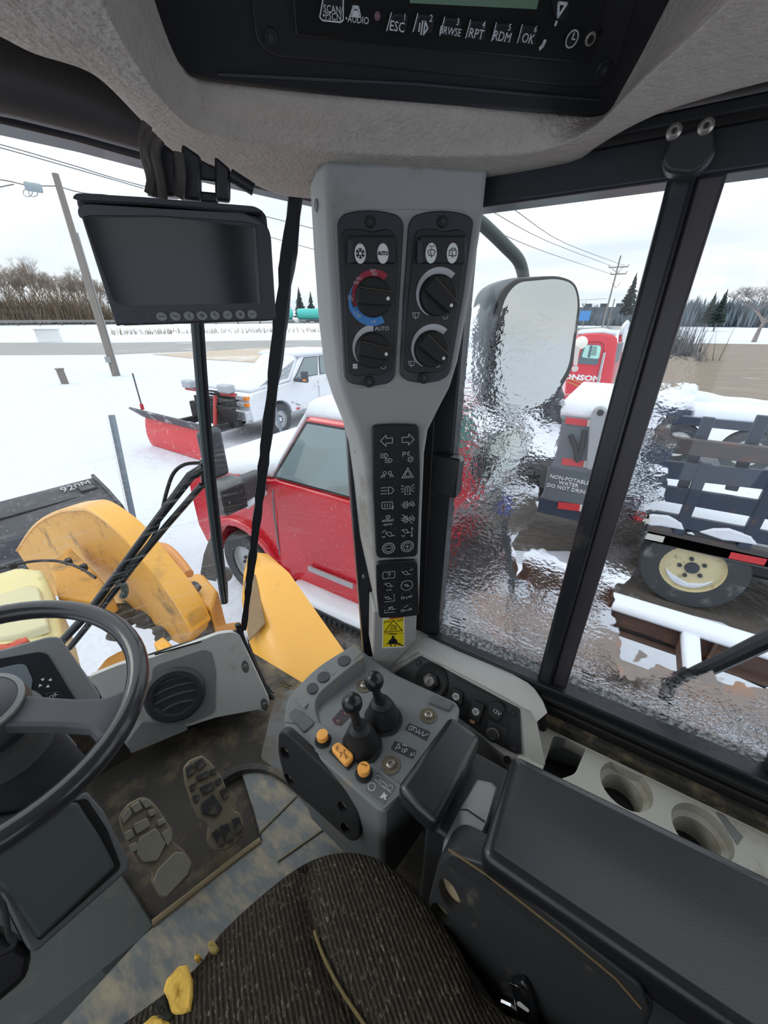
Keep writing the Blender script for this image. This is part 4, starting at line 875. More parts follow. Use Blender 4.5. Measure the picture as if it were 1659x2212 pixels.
lathe('ignition_collar', [(0, .002), (.019, .002), (.019, .012), (.015, .014), (0, .014)], p, SF.n, charcoal, ig, seg=6)
lathe('key_barrel', [(0, .013), (.0125, .013), (.0125, .022), (.011, .0235), (0, .0235)], p, SF.n, M('worn_chrome', (130, 128, 124), .3, metal=.8), ig, seg=20)
slab('key_slot', Frame(p, SF.n), [(-.001, -.005), (.001, -.005), (.001, .005), (-.001, .005)], .0234, .024, MATS['hole_black'], ig)
slab('inset_plate', SF, rnd(SF.pp([sz(*a) for a in [(600, 555), (900, 700), (1050, 790), (1085, 1205), (900, 1080), (560, 850), (570, 640)]]), .005), h - .001, h + .002, MATS['radio_black'], sc_, bevel=.0008)
h = .005
for i, q in enumerate([[(588, 640), (672, 685), (660, 800), (560, 730)], [(770, 748), (868, 800), (810, 975), (718, 900)]]):
    k = slab('rocker_switch', SF, rnd(SF.pp([sz(*a) for a in q]), .003), h - .002, h + .008, blackr, sc_, bevel=.002)
    X, Y = [(600, 725), (778, 860)][i]; c_ = SF.uv(*sz(X, Y), h + .008); r_ = SF.r(*sz(X, Y), 8)
    slab('pale_disc', SF, ell(c_, r_, r_ * .95), h + .0078, h + .0088, M('disc_grey', (188, 192, 192), .5), k)
    if i == 0: text('lettering', '(P)', SF, c_, .010, charcoal, k, h=h + .0089)
    else: strokes('heat_symbol', SF, [[(c_[0] + a * .003, c_[1] + .004), (c_[0] + a * .003 - .001, c_[1]), (c_[0] + a * .003, c_[1] - .004)] for a in (-1, 0, 1)], .001, charcoal, k, h=h + .0089)
slab('orange_lamp', SF, rnd(SF.pp([sz(*a) for a in [(740, 920), (782, 942), (774, 965), (733, 945)]]), .001), h, h + .0095, M('lamp_tan', (196, 140, 98), .4), sc_, bevel=.0005)
k = slab('power_socket', SF, rnd(SF.pp([sz(*a) for a in [(920, 775), (1000, 768), (1052, 830), (1010, 925), (985, 945), (895, 880), (900, 800)]]), .006), h - .002, h + .012, blackr, sc_, bevel=.003)
text('lettering', '12V', SF, SF.uv(*sz(965, 865), h + .012), .0115, icon_p, k, h=h + .0122, rot=-.15)
slab('cable_guide', SF, rnd(SF.pp([sz(*a) for a in [(900, 920), (1068, 1000), (1030, 1168), (860, 1085)]]), .004), h - .001, h + .004, black, sc_, bevel=.001)
x, y = sz(935, 1060); p = SF.px(x, y, h + .004)
kn = lathe('rotary_knob', [(0, 0), (.016, 0), (.015, .008), (.010, .012), (.0095, .020), (0, .020)], p, SF.n, blackr, sc_, seg=20)
mb = MB()
for k in range(9):
    a = k * PI / 8; u_ = SF.u * math.cos(a) + SF.v * math.sin(a); v, f = tubeg([p + u_ * .0125 + SF.n * .004, p + u_ * .0115 + SF.n * .013], .0012, 6); mb.add(v, f)
mb.build('grip_ribs', M('rib_grey', (150, 148, 140), .6), kn)
# lower slot and holes under the switch plate
for X, Y in [(1062, 1290), (1032, 1385)]:
    x, y = sz(X, Y); lathe('bolt_hole', [(0, 0), (.007, 0), (.008, .002), (0, .0021)], SF.px(x, y, -.003), SF.n, MATS['hole_black'], sc_, seg=16)
# rubber plug on the end of the console
eF = Frame(Z(1172, 1560, 0.44), (-0.35, -0.93, 0.1))
pl = thing('rubber_plug', 'black rubber socket plug on the end of the grey side console', 'plug', eF.px(1170, 1580))
slab('cap', eF, ell(eF.uv(1171, 1566), .0085, .016), 0, .010, blackr, pl, bevel=.003)
slab('tab', eF, rnd(eF.pp([(1165, 1540), (1174, 1540), (1175, 1590), (1166, 1588)]), .002), 0, .006, blackr, pl, bevel=.0015)

# ================================================================== SIDE TRAY WITH CUP HOLDERS
ZT = 0.425
ty = thing('side_tray', 'light grey storage tray with two round cup holders below the side window', 'tray', (0.63, -0.25, 0.2))
TT = Frame((0.62, -0.2, ZT), (0, 0, 1), up=(0, 1, 0))
tg = M('tray_grey', (184, 184, 174), .55, var=.05, bump=.15, bs=700, bd=.0005, dirt=((128, 112, 84), .16, 9))
def plate_holes(name, F, outer, holes, mat, parent):
    bm = bmesh.new(); es = []
    for loop in [outer] + holes:
        vs = [bm.verts.new(F.at(a, b)) for a, b in loop]
        es += [bm.edges.new((vs[i], vs[(i + 1) % len(vs)])) for i in range(len(vs))]
    bmesh.ops.triangle_fill(bm, use_beauty=True, edges=es)
    vs = [v.co.copy() for v in bm.verts]; bm.verts.index_update(); fs = [[v.index for v in f.verts] for f in bm.faces]; bm.free()
    return ob(name, vs, fs, mat, parent)
xy = lambda p: ((V(p) - TT.o).dot(TT.u), (V(p) - TT.o).dot(TT.v))
tray_out = [xy((0.672, 0.02, 0)), xy((0.672, -0.70, 0)), xy((0.46, -0.70, 0)), xy((0.46, 0.02, 0))]
pocket = TT.pp([(1196, 1588), (1268, 1612), (1242, 1672), (1160, 1700)])
c1, c2 = TT.uv(1352, 1697), TT.uv(1516, 1796)
rc = .046
holes = [rnd(pocket, .01), ell(c1, rc, n=36), ell(c2, rc, n=36)]
plate_holes('tray_top', TT, tray_out, holes, tg, ty)
for c_ in (c1, c2):
    p = TT.at(*c_)
    v, f = loft([[p + V((math.cos(2 * PI * k / 36) * r_, math.sin(2 * PI * k / 36) * r_, z)) for k in range(36)] for r_, z in [(rc, 0), (rc * .98, -.022), (rc * .86, -.026), (rc * .80, -.028), (rc * .76, -.075)]], cap=False)
    cu_ = ob('cup_holder', v, f, tg, ty, smooth=30)
    v, f = loft([[p + V((math.cos(2 * PI * k / 36) * r_, math.sin(2 * PI * k / 36) * r_, -.0745)) for k in range(36)] for r_ in (rc * .78, .001)], cap=False)
    ob('cup_floor', v, f, M('cup_dark', (44, 46, 46), .6), cu_)
mid = TT.at((c1[0] + c2[0]) / 2, (c1[1] + c2[1]) / 2)
pk = [TT.at(*q) for q in rnd(pocket, .01)]
v, f = loft([pk, [p + V((0, 0, -.08)) for p in pk]], cap=False); ob('pocket', v, f, grey2, ty, smooth=30)
v, f = prism([p + V((0, 0, -.08)) for p in pk], (0, 0, -.004)); ob('pocket_floor', v, f, blackr, ty)
# raised boundary of the tray toward the window
v, f = prism([V((0.655, 0.02, ZT)), V((0.655, -0.70, ZT)), V((0.69, -0.70, ZT + .03)), V((0.69, 0.02, ZT + .03))], (0, 0, -0.03)); ob('back_ledge', v, f, tg, ty, bevel=.003)
lathe('bolt', [(0, 0), (.010, 0), (.010, .003), (.0075, .006), (0, .006)], TT.px(1440, 1690), (0, 0, 1), M('brass_bolt', (150, 136, 112), .4, metal=.6), ty, seg=18)
slab('slot_insert', TT, TT.pp([(1546, 1756), (1556, 1752), (1605, 1808), (1592, 1826)]), -.012, .001, M('slot_grey', (120, 122, 120), .6), ty)
# ================================================================== ARMREST
ar = thing('armrest', 'long black padded armrest over the side tray', 'armrest', (0.36, -0.2, 0.35))
za_ = 0.62
x0, x1 = Z(1028, 1838, za_).x, Z(1112, 1624, za_).x
yF = (Z(1028, 1838, za_).y + Z(1112, 1624, za_).y) / 2
rings = []
ys = [yF - .002, yF - .03, yF - .12, yF - .22, yF - .34, yF - .48, yF - .62]
for i, y in enumerate(ys):
    a, b = x0, x1 + (yF - y) * 0.05; n = 9; dip = [0, .003, .006, .007, .006, .004, .002][i]
    topr = [V((a + (b - a) * k / (n - 1), y, za_ - dip * math.sin(PI * k / (n - 1)))) for k in range(n)]
    rings.append([V((a - .002, y, za_ - .062))] + topr + [V((b + .002, y, za_ - .062))])
v, f = loft(rings); ob('cushion', v, f, vinyl, ar, bevel=.014, seg=4, smooth=60)
# grey hinge and black side housing under it
ah = thing('armrest_housing', 'black armrest side housing with bolt holes and a chrome latch by the seat', 'armrest base', (0.26, -0.2, 0.2))
HF = Frame((0.262, -0.1, 0.5), (-0.97, 0.05, 0.22))
pe = lambda X, Y: (900 + X / 2.1858, 1560 + Y / 2.1858)
shl = slab('side_shell', HF, rnd(HF.pp([pe(*a) for a in [(105, 640), (165, 595), (330, 690), (1000, 1190), (1130, 1330), (1000, 1700), (500, 1500), (250, 1150), (95, 960), (50, 860), (75, 760)]]), .015), -.05, .004, M('housing_black', (40, 42, 43), .5, var=.12, bump=.2, bs=500, bd=.0006, dirt=((90, 84, 70), .04, 20)), ah, bevel=.007, seg=3); _cut = []
slab('upper_shell', HF, rnd(HF.pp([pe(*a) for a in [(165, 590), (330, 640), (1060, 1200), (1110, 1340), (1000, 1250), (330, 745), (140, 640)]]), .008), .002, .010, MATS['housing_black'], ah, bevel=.004)
tube('dust_seam', [HF.px(*pe(*a), .011) for a in [(150, 600), (330, 720), (700, 1010), (940, 1210), (1060, 1350)]], .0016, M('dust_line', (110, 94, 66), .9), ah, sides=6)
for (X, Y, rx, ry) in [(160, 805, 40, 62), (118, 893, 36, 38)]:
    c_ = HF.uv(*pe(X, Y)); r_ = HF.r(*pe(X, Y), 1 / 2.1858); e_ = [(c_[0] + a * math.cos(.5) - b * math.sin(.5), c_[1] + a * math.sin(.5) + b * math.cos(.5)) for a, b in ell((0, 0), rx * r_, ry * r_)]
    _cut.append(loft([[HF.at(a, b, -.012) for a, b in e_], [HF.at(a, b, .02) for a, b in e_]]))
    slab('dusty_pocket', HF, [(c_[0] + (a - c_[0]) * 1.02, c_[1] + (b - c_[1]) * 1.02) for a, b in e_], -.0125, -.0105, M('hole_tan', (158, 142, 114), .8, var=.3, vs=90), ah)
cut(shl, _cut)
lt = slab('latch_lever', HF, rnd(HF.pp([pe(*a) for a in [(452, 1178), (520, 1172), (560, 1240), (610, 1440), (520, 1440), (470, 1260)]]), .008), .004, .014, M('latch_black', (22, 23, 25), .25), ah, bevel=.003)
strokes('latch_highlight', HF, [HF.pp([pe(455, 1180), pe(490, 1195), pe(530, 1230)])], .003, M('chrome', (220, 222, 224), .15, metal=1.0), lt, h=.014)
slab('latch_slot', HF, rnd(HF.pp([pe(*a) for a in [(488, 1262), (500, 1262), (545, 1300), (540, 1310), (486, 1275)]]), .002), .0138, .0146, white_p, lt)
tube('latch_rod', [HF.px(*pe(*a), .01) for a in [(405, 1325), (470, 1360), (540, 1440), (620, 1520)]], .005, MATS['chrome'], ah, sides=10, smooth=3)
# grey hinge cover in front of the armrest
hi = thing('hinge_cover', 'grey rounded hinge cover between the armrest and the wrist rest', 'hinge cover', (0.33, 0.06, 0.3))
g0 = [pe(*a) for a in [(285, 265), (355, 280), (385, 310), (330, 470), (280, 600), (270, 680), (130, 590), (125, 560), (205, 410)]]
def zq(i): return [.55, .555, .555, .55, .535, .52, .50, .50, .535][i]
gp_ = [Z(x, y, zq(i)) for i, (x, y) in enumerate(g0)]
v, f = loft([[p + V((0, 0, -.10)) for p in gp_], gp_]); ob('cover', v, f, podm, hi, bevel=.008, seg=3, smooth=50)
strokes('joint_line', Frame(Z(*pe(260, 440), .5525), (-.3, 0, .95), up=(0, 1, 0)), [Frame(Z(*pe(260, 440), .5525), (-.3, 0, .95), up=(0, 1, 0)).pp([pe(205, 412), pe(240, 415), pe(320, 470)])], .0025, blackr, hi)
box('mount_arm', (0.40, 0.07, 0.36), (0.16, 0.10, 0.28), black, hi, bevel=.008)
v, f = prism([Z(*pe(*a), .46) for a in [(130, 470), (260, 300), (300, 340), (170, 520)]], (0, 0, -.12)); ob('link_plate', v, f, grey2, hi, bevel=.003)
box('side_plinth', (0.50, -0.33, 0.14), (0.36, 0.84, 0.30), charcoal, wl, bevel=.02)

# ================================================================== SEAT
se = thing('operator_seat', 'dark knitted fabric operator seat cushion with torn front edge', 'seat', (0.0, 0.05, 0.3))
def fabric():
    m = bpy.data.materials.new('seat_knit'); m.use_nodes = True; t = m.node_tree; b = t.nodes['Principled BSDF']; N = t.nodes.new; L = t.links.new
    b.inputs['Roughness'].default_value = 0.95; b.inputs['Specular IOR Level'].default_value = 0.15
    tc = N('ShaderNodeTexCoord'); mp = N('ShaderNodeMapping'); mp.inputs['Rotation'].default_value = (0, 0, math.radians(31)); L(tc.outputs['Object'], mp.inputs[0])
    wv = N('ShaderNodeTexWave'); wv.bands_direction = 'X'; wv.inputs['Scale'].default_value = 48; wv.inputs['Distortion'].default_value = 1.2; wv.inputs['Detail'].default_value = 2; wv.inputs['Detail Scale'].default_value = 6; L(mp.outputs[0], wv.inputs[0])
    m2 = N('ShaderNodeMapping'); m2.inputs['Scale'].default_value = (330, 130, 160); L(mp.outputs[0], m2.inputs[0])
    nz = N('ShaderNodeTexNoise'); nz.inputs['Scale'].default_value = 1.0; nz.inputs['Detail'].default_value = 2; L(m2.outputs[0], nz.inputs[0])
    big = N('ShaderNodeTexNoise'); big.inputs['Scale'].default_value = 9; L(tc.outputs['Object'], big.inputs[0])
    def mix(a, bb, f_, fv=None):
        x = N('ShaderNodeMix'); x.data_type = 'RGBA'
        if isinstance(a, tuple): x.inputs['A'].default_value = a
        else: L(a, x.inputs['A'])
        x.inputs['B'].default_value = bb; L(f_, x.inputs['Factor']); return x.outputs['Result']
    c1_ = mix(lin((40, 36, 30)), lin((66, 61, 53)), wv.outputs['Color'])
    r = N('ShaderNodeMapRange'); r.inputs['From Min'].default_value = .58; r.inputs['From Max'].default_value = .74; L(nz.outputs[0], r.inputs[0])
    c2_ = mix(c1_, lin((112, 104, 90)), r.outputs[0])
    r2 = N('ShaderNodeMapRange'); r2.inputs['From Min'].default_value = .55; r2.inputs['From Max'].default_value = .8; r2.inputs['To Max'].default_value = .5; L(big.outputs[0], r2.inputs[0])
    c3_ = mix(c2_, lin((56, 46, 34)), r2.outputs[0]); L(c3_, b.inputs['Base Color'])
    ad = N('ShaderNodeMath'); L(wv.outputs['Fac'], ad.inputs[0]); L(nz.outputs[0], ad.inputs[1])
    bp = N('ShaderNodeBump'); bp.inputs['Strength'].default_value = .8; bp.inputs['Distance'].default_value = .003; L(ad.outputs[0], bp.inputs['Height']); L(bp.outputs[0], b.inputs['Normal'])
    return m
knit = fabric()
ZS = 0.455
seam = cat_rom([Z(x, y, ZS) for x, y in [(655, 1845), (660, 1920), (668, 1990), (690, 2060), (730, 2140), (790, 2230), (900, 2400)]], 6)
def dseam(p): return min((V((q.x, q.y, 0)) - V((p[0], p[1], 0))).length for q in seam)
outl = cat_rom([Z(x, y, ZS - .03) for x, y in [(-200, 2500), (100, 2330), (250, 2225), (420, 2095), (475, 2020), (560, 1940), (640, 1878), (700, 1850), (760, 1843), (815, 1856), (870, 1896), (930, 1962), (1000, 2062), (1055, 2170)]] + [V((.235, -.15, ZS)), V((.235, -.35, ZS)), V((-.2, -.42, ZS)), V((-.28, -.2, ZS)), V((-.27, .15, ZS))], 4, closed=True)
ctr = V((-0.01, -0.05, 0)); mb = MB(); K = 26; rings = []
for k in range(K + 1):
    t = k / K
    if t < .2:  # side wall
        s = 1.0 - .06 * (1 - t / .2) ** 2; zq_ = ZS - .13 + .105 * (t / .2)
    else:
        u_ = (t - .2) / .8; s = math.cos(u_ * PI / 2 * .985) if u_ > 0 else 1; s = 1 - u_ ** 1.25 if u_ > .0 else 1
        zq_ = ZS - .025 + .028 * (1 - (1 - min(1, u_ / .35)) ** 2.2)
    ring = []
    for p in outl:
        q = V((ctr.x + (p.x - ctr.x) * max(s, .002), ctr.y + (p.y - ctr.y) * max(s, .002), zq_))
        d = dseam(q)
        if t > .2: q.z -= .016 * math.exp(-(d / .010) ** 2) + .008 * math.exp(-(d / .03) ** 2)
        ring.append(q)
    rings.append(ring)
v, f = loft(rings); ob('cushion', v, f, knit, se, smooth=70)
sp2 = [p + V((0, 0, -.008)) for p in seam[14:32]]
tube('seam_thread', [p + V((0.004, 0, 0)) for p in sp2], .0022, M('tan_thread', (112, 98, 62), .9, var=.4, vs=200), se, sides=6)
foam = M('torn_foam', (226, 184, 84), .95, var=.2, vs=40, bump=.6, bs=120, bd=.004)
def blob(name, pxs, z, th, mat, parent):
    pts = [Z(x, y, z) for x, y in pxs]; c_ = sum(pts, V()) / len(pts); rs = []
    for s, h_ in [(.98, -.02), (1.0, 0), (.93, th * .45), (.75, th * .5), (.5, th * .7), (.25, th * .55), (.02, th * .6)]:
        rs.append([c_ + (p - c_) * s * random.uniform(.93, 1.07) + V((0, 0, h_ * random.uniform(.4, 1.5))) for p in pts])
    v, f = loft(rs); return ob(name, v, f, mat, parent, smooth=180)
blob('foam_tear', [(388, 2090), (404, 2084), (414, 2110), (417, 2150), (412, 2185), (395, 2192), (372, 2188), (365, 2165), (352, 2140), (362, 2118)], .452, .010, foam, se)
blob('foam_tear', [(330, 2196), (355, 2192), (372, 2215), (380, 2250), (320, 2260), (300, 2220)], .448, .010, foam, se)
blob('foam_tear', [(448, 2036), (460, 2030), (472, 2048), (466, 2060), (452, 2055)], .45, .006, M('foam_dirty', (150, 132, 78), .95, bump=.5, bs=150, bd=.003), se)
blob('foam_tear', [(420, 2062), (430, 2060), (428, 2072), (420, 2072)], .45, .005, foam, se)
blob('torn_lip', [(336, 2170), (352, 2150), (362, 2168), (374, 2196), (362, 2205), (342, 2200)], .452, .008, M('torn_cloth', (52, 52, 46), .95, bump=.6, bs=160, bd=.003), se)
box('seat_pan', (-.01, -.08, .30), (.44, .62, .05), black, se, bevel=.02)
v, f = prism([V((-.24, -.36, .42)), V((.22, -.36, .42)), V((.20, -.46, 1.0)), V((.12, -.50, 1.22)), V((-.14, -.50, 1.22)), V((-.22, -.46, 1.0))], (0, -.09, 0)); ob('backrest', v, f, knit, se, bevel=.03, seg=3, smooth=60)
box('suspension', (-.01, -.1, .13), (.36, .45, .28), blackr, se, bevel=.02)

# ================================================================== STEERING WHEEL AND COLUMN
sw = thing('steering_wheel', 'black steering wheel with a grey spoke, in front of the seat', 'steering wheel', (0, .7, .5))
tl = .217; wn_ = V((.02, -math.sin(tl), math.cos(tl))).normalized(); wc = V((0, .779, .673)); wr = .219
wa = wn_.cross(V((0, 1, 0))).normalized(); wb_ = wn_.cross(wa)
wx = -wa if wa.x < 0 else wa; wy = wn_.cross(wx)
W_ = lambda a, b, h=0: wc + wx * a + wy * b + wn_ * h
rimm = M('wheel_black', (44, 46, 50), .24, var=.08, coat=.3, bump=.08, bs=350, bd=.0004)
tube('rim', [W_(wr * math.cos(2 * PI * k / 64), wr * math.sin(2 * PI * k / 64)) for k in range(64)], .0185, rimm, sw, sides=16, closed=True, flat=1.0)
spm = M('spoke_grey', (74, 75, 80), .5, var=.08, bump=.25, bs=600, bd=.0005)
for ang in (-.92, PI + .92, PI / 2):
    ca, sa = math.cos(ang), math.sin(ang); rings = []
    for t, wd, hh, dz in [(.05, .034, .020, .0), (.3, .030, .022, -.002), (.6, .028, .022, -.004), (.8, .032, .020, -.002), (.90, .050, .016, 0), (1.0, .085, .010, 0)]:
        c_ = (wr * t * ca, wr * t * sa); pr = (-sa, ca)
        rings.append([W_(c_[0] + pr[0] * s * wd, c_[1] + pr[1] * s * wd, dz + q * hh / 2) for s, q in [(-1, -1), (-.8, 1), (.8, 1), (1, -1)]])
    v, f = loft(rings); ob('spoke', v, f, spm, sw, bevel=.005, seg=3, smooth=40)
lathe('hub', [(0, -.05), (.052, -.05), (.062, -.01), (.058, .012), (.045, .022), (0, .026)], wc, wn_, spm, sw, seg=32)
lathe('hub_ring', [(.05, .012), (.058, .013), (.058, .018), (.05, .02), (.049, .014)], wc, wn_, grey2, sw, seg=32)
co = thing('steering_column', 'dark grey steering column shroud with a hinged box below the wheel', 'steering column', (0, .66, .1))
lathe('shroud', [(0, 0), (.085, 0), (.09, .04), (.075, .16), (.055, .30), (0, .30)], wc - wn_ * .33, wn_, charcoal, co, seg=32)
lathe('collar', [(.06, 0), (.078, 0), (.072, .05), (.055, .052)], wc - wn_ * .10, wn_, grey3, co, seg=32)
CB = Frame((0.0, .60, .30), (0.10, -.72, .70))
cz = lambda X, Y: (X / 2.676, 1560 + Y / 2.676)
slab('box_frame', CB, rnd(CB.pp([cz(*a) for a in [(-700, 900), (-500, 480), (440, 440), (500, 395), (600, 510), (745, 800), (748, 850), (205, 1335), (165, 1318), (0, 985), (-200, 1150)]]), .008), -.10, .0, grey3, co, bevel=.004)
slab('box_gap', CB, rnd(CB.pp([cz(*a) for a in [(-400, 900), (-300, 560), (430, 455), (500, 440), (620, 620), (695, 820), (690, 850), (225, 1268), (90, 1060), (-20, 900)]]), .006), -.001, .001, MATS['hole_black'], co)
slab('box_door', CB, rnd(CB.pp([cz(*a) for a in [(-400, 860), (-300, 600), (440, 460), (570, 660), (662, 835), (220, 1255), (80, 1060), (0, 950)]]), .008), .0, .014, M('door_charcoal', (58, 66, 68), .55, var=.06), co, bevel=.006, seg=3)
tube('cable', [CB.px(*cz(*a), .02) for a in [(-40, 1020), (20, 1060), (50, 1230), (85, 1275), (60, 1310), (0, 1340)]], .004, blackr, co, sides=8, smooth=4)
slab('column_base', CB, CB.pp([cz(*a) for a in [(-700, 900), (200, 1335), (170, 1500), (-300, 1900)]]), -.2, -.02, black, co, bevel=.01)

# instrument display
dz_ = lambda X, Y: (X / 2.676, 1240 + Y / 2.676)
idp = thing('instrument_display', 'grey framed instrument display with arrow keys behind the steering wheel', 'display', (0.05, .93, .3))
DI = Frame((.08, .93, .46), (-.12, -.72, .68))
slab('housing', DI, rnd(DI.pp([dz_(*a) for a in [(-700, 560), (-600, 480), (0, 440), (280, 360), (345, 362), (372, 400), (575, 690), (580, 725), (520, 760), (-400, 900)]]), .012), -.07, .0, grey2, idp, bevel=.007, seg=3)
slab('dark_face', DI, rnd(DI.pp([dz_(*a) for a in [(-700, 640), (0, 490), (225, 450), (275, 462), (300, 500), (450, 745), (-400, 850)]]), .006), -.002, .003, M('display_dark', (34, 38, 44), .3), idp, bevel=.002)
slab('grey_screen', DI, rnd(DI.pp([dz_(*a) for a in [(-500, 640), (0, 545), (110, 520), (150, 525), (190, 610), (180, 680), (250, 750), (-400, 850)]]), .006), .003, .005, M('screen_grey', (120, 128, 134), .25, var=.03), idp, bevel=.001)
for X, Y, a in [(248, 610, 2.4), (292, 612, .7), (233, 645, 3.6), (278, 650, 5.3)]:
    c_ = DI.uv(*dz_(X, Y)); slab('arrow_key', DI, [(c_[0] + .004 * math.cos(a + k * 2 * PI / 3), c_[1] + .004 * math.sin(a + k * 2 * PI / 3)) for k in range(3)], .003, .0045, white_p, idp)
k = slab('ok_key', DI, rnd(DI.pp([dz_(*a) for a in [(260, 690), (345, 678), (372, 715), (290, 735)]]), .003), .003, .006, black, idp, bevel=.001)
text('lettering', 'OK', DI, DI.uv(*dz_(310, 706)), .0115, icon_p, k, h=.0062, rot=.1)
c_ = DI.uv(*dz_(342, 745)); strokes('ring_mark', DI, [circ(c_, .0035)], .001, icon_p, idp, h=.0032)
slab('lower_glass', DI, DI.pp([dz_(*a) for a in [(300, 930), (380, 930), (440, 1000), (420, 1030), (300, 1115)]]), -.06, -.05, grey2, idp, bevel=.002)
blob('red_rag', [(-30, 1400), (20, 1392), (60, 1378), (62, 1386), (20, 1404), (-30, 1412)], .52, .008, M('red_cloth', (216, 96, 74), .8), idp)

# ================================================================== FRONT DASH, VENT, PEDALS
da = thing('dash_panel', 'grey front dash panel below the windscreen with a round air vent', 'dashboard', (.45, .95, .1))
DF = Frame((.455, .985, .30), (-.50, -.80, .42))
dsh = [dz_(*a) for a in [(500, 600), (700, 520), (885, 480), (1090, 410), (1260, 345), (1340, 335), (1385, 350), (1405, 400), (1480, 560), (1560, 730), (1540, 800), (1490, 785), (1470, 790), (1250, 830), (1080, 885), (760, 1030), (720, 980), (560, 660)]]
slab('panel', DF, rnd(DF.pp(dsh), .01, 3), -.03, .0, grey_lit, da, bevel=.006, seg=3)
slab('lower_flap', DF, rnd(DF.pp([dz_(*a) for a in [(820, 850), (1080, 870), (1085, 900), (760, 1035), (730, 975)]]), .006), .0, .004, grey2, da, bevel=.003)
slab('vent_recess', DF, rnd(DF.pp([dz_(*a) for a in [(880, 530), (1180, 432), (1225, 450), (1250, 560), (1245, 800), (1080, 868), (870, 850)]]), .02), -.001, .003, grey2, da, bevel=.002)
c_ = DF.uv(*dz_(1015, 690)); R0 = DF.r(*dz_(1015, 690), 60)
p = DF.at(*c_, .003)
vt = lathe('air_vent', [(R0 * .70, .001), (R0 * 1.0, .001), (R0 * 1.02, .008), (R0 * .92, .016), (R0 * .74, .016), (R0 * .70, .006)], p, DF.n, charcoal, da, seg=48)
lathe('vent_well', [(0, .001), (R0 * .72, .001), (R0 * .72, .003), (0, .003)], p, DF.n, MATS['hole_black'], vt, seg=40)
for dy in (-.46, -.12, .2, .5):
    hw = math.sqrt(max(0, .70 ** 2 - dy ** 2)) * R0; c0 = (c_[0], c_[1] + dy * R0)
    cur = [DF.at(c0[0] + hw * (k / 6 - 1), c0[1] + .10 * R0 * (1 - (k / 6 - 1) ** 2), .012) for k in range(13)]
    v, f = loft([[q + DF.v * .004, q + DF.v * .004 - DF.n * .010 + DF.v * .003, q - DF.n * .010, q] for q in cur]); ob('vent_louvre', v, f, grey3, vt)
mb = MB()
for k in range(60):
    a = 2 * PI * k / 60
    if -0.9 < math.sin(a) : v, f = boxg(DF.at(c_[0] + R0 * .985 * math.cos(a), c_[1] + R0 * .985 * math.sin(a), .0125), (.0018, .0018, .0018)); mb.add(v, f)
mb.build('vent_knurl', M('knurl_dust', (130, 124, 104), .8), vt)
for X, Y in [(1418, 535), (1528, 755)]:
    c2_ = DF.uv(*dz_(X, Y)); r_ = DF.r(*dz_(X, Y), 9)
    k = slab('screw_recess', DF, ell(c2_, r_ * .8, r_ * 1.6), .0, .0012, grey3, da, bevel=.0004)
    slab('screw', DF, ell(c2_, r_ * .55), .001, .004, steel, k, bevel=.0008)
# defrost slot along the glass
mb = MB()
slab('defrost_slot', DF, DF.pp([dz_(*a) for a in [(895, 462), (1165, 385), (1165, 392), (895, 470)]]), -.001, .002, MATS['hole_black'], da)
PDF = Frame((.18, .68, .10), (-.05, -.62, .78))
pdm = M('pedal_dust', (128, 118, 100), .85, var=.15, vs=30, bump=.4, bs=90, bd=.001, dirt=((96, 84, 66), .25, 18))
pdb = M('pedal_rubber', (50, 50, 50), .6, var=.2, dirt=((120, 108, 88), .25, 26))
pz = lambda X, Y: (X / 2.676, 1560 + Y / 2.676)
def pedal(label, outline, pads, padm, basem):
    t = thing('foot_pedal', label, 'pedal', PDF.px(*pz(*outline[0])), group='foot pedals on the cab floor')
    slab('plate', PDF, rnd(PDF.pp([pz(*a) for a in outline]), .008), -.018, .0, basem, t, bevel=.004)
    for q in pads: slab('tread_block', PDF, rnd(PDF.pp([pz(*a) for a in q]), .004), -.001, .006, padm, t, bevel=.002)
    q = PDF.px(*pz(*outline[0]), -.01)
    return t
pedal('black foot pedal with worn dark tread, nearer the lever pod',
    [(1060, 260), (1100, 215), (1170, 190), (1220, 230), (1290, 330), (1330, 440), (1345, 510), (1385, 520), (1415, 590), (1400, 670), (1310, 745), (1230, 745), (1195, 690), (1205, 600), (1150, 560), (1110, 470), (1070, 350)],
    [[(1070, 265), (1110, 235), (1130, 290), (1080, 320)], [(1120, 230), (1165, 205), (1195, 245), (1140, 285)], [(1130, 310), (1200, 275), (1205, 315), (1140, 345)], [(1210, 275), (1245, 262), (1255, 295), (1215, 310)], [(1090, 365), (1130, 345), (1125, 395), (1100, 400)], [(1150, 375), (1225, 340), (1240, 390), (1170, 420)], [(1238, 335), (1275, 315), (1282, 345), (1250, 370)], [(1105, 425), (1145, 415), (1150, 450), (1120, 465)], [(1265, 395), (1300, 370), (1325, 430), (1290, 450)], [(1160, 470), (1230, 410), (1285, 500), (1245, 545), (1165, 530)], [(1220, 640), (1250, 610), (1300, 700), (1270, 725)], [(1265, 600), (1315, 580), (1355, 680), (1310, 700)], [(1335, 560), (1375, 545), (1405, 610), (1370, 660)]],
    pdb, pdm)
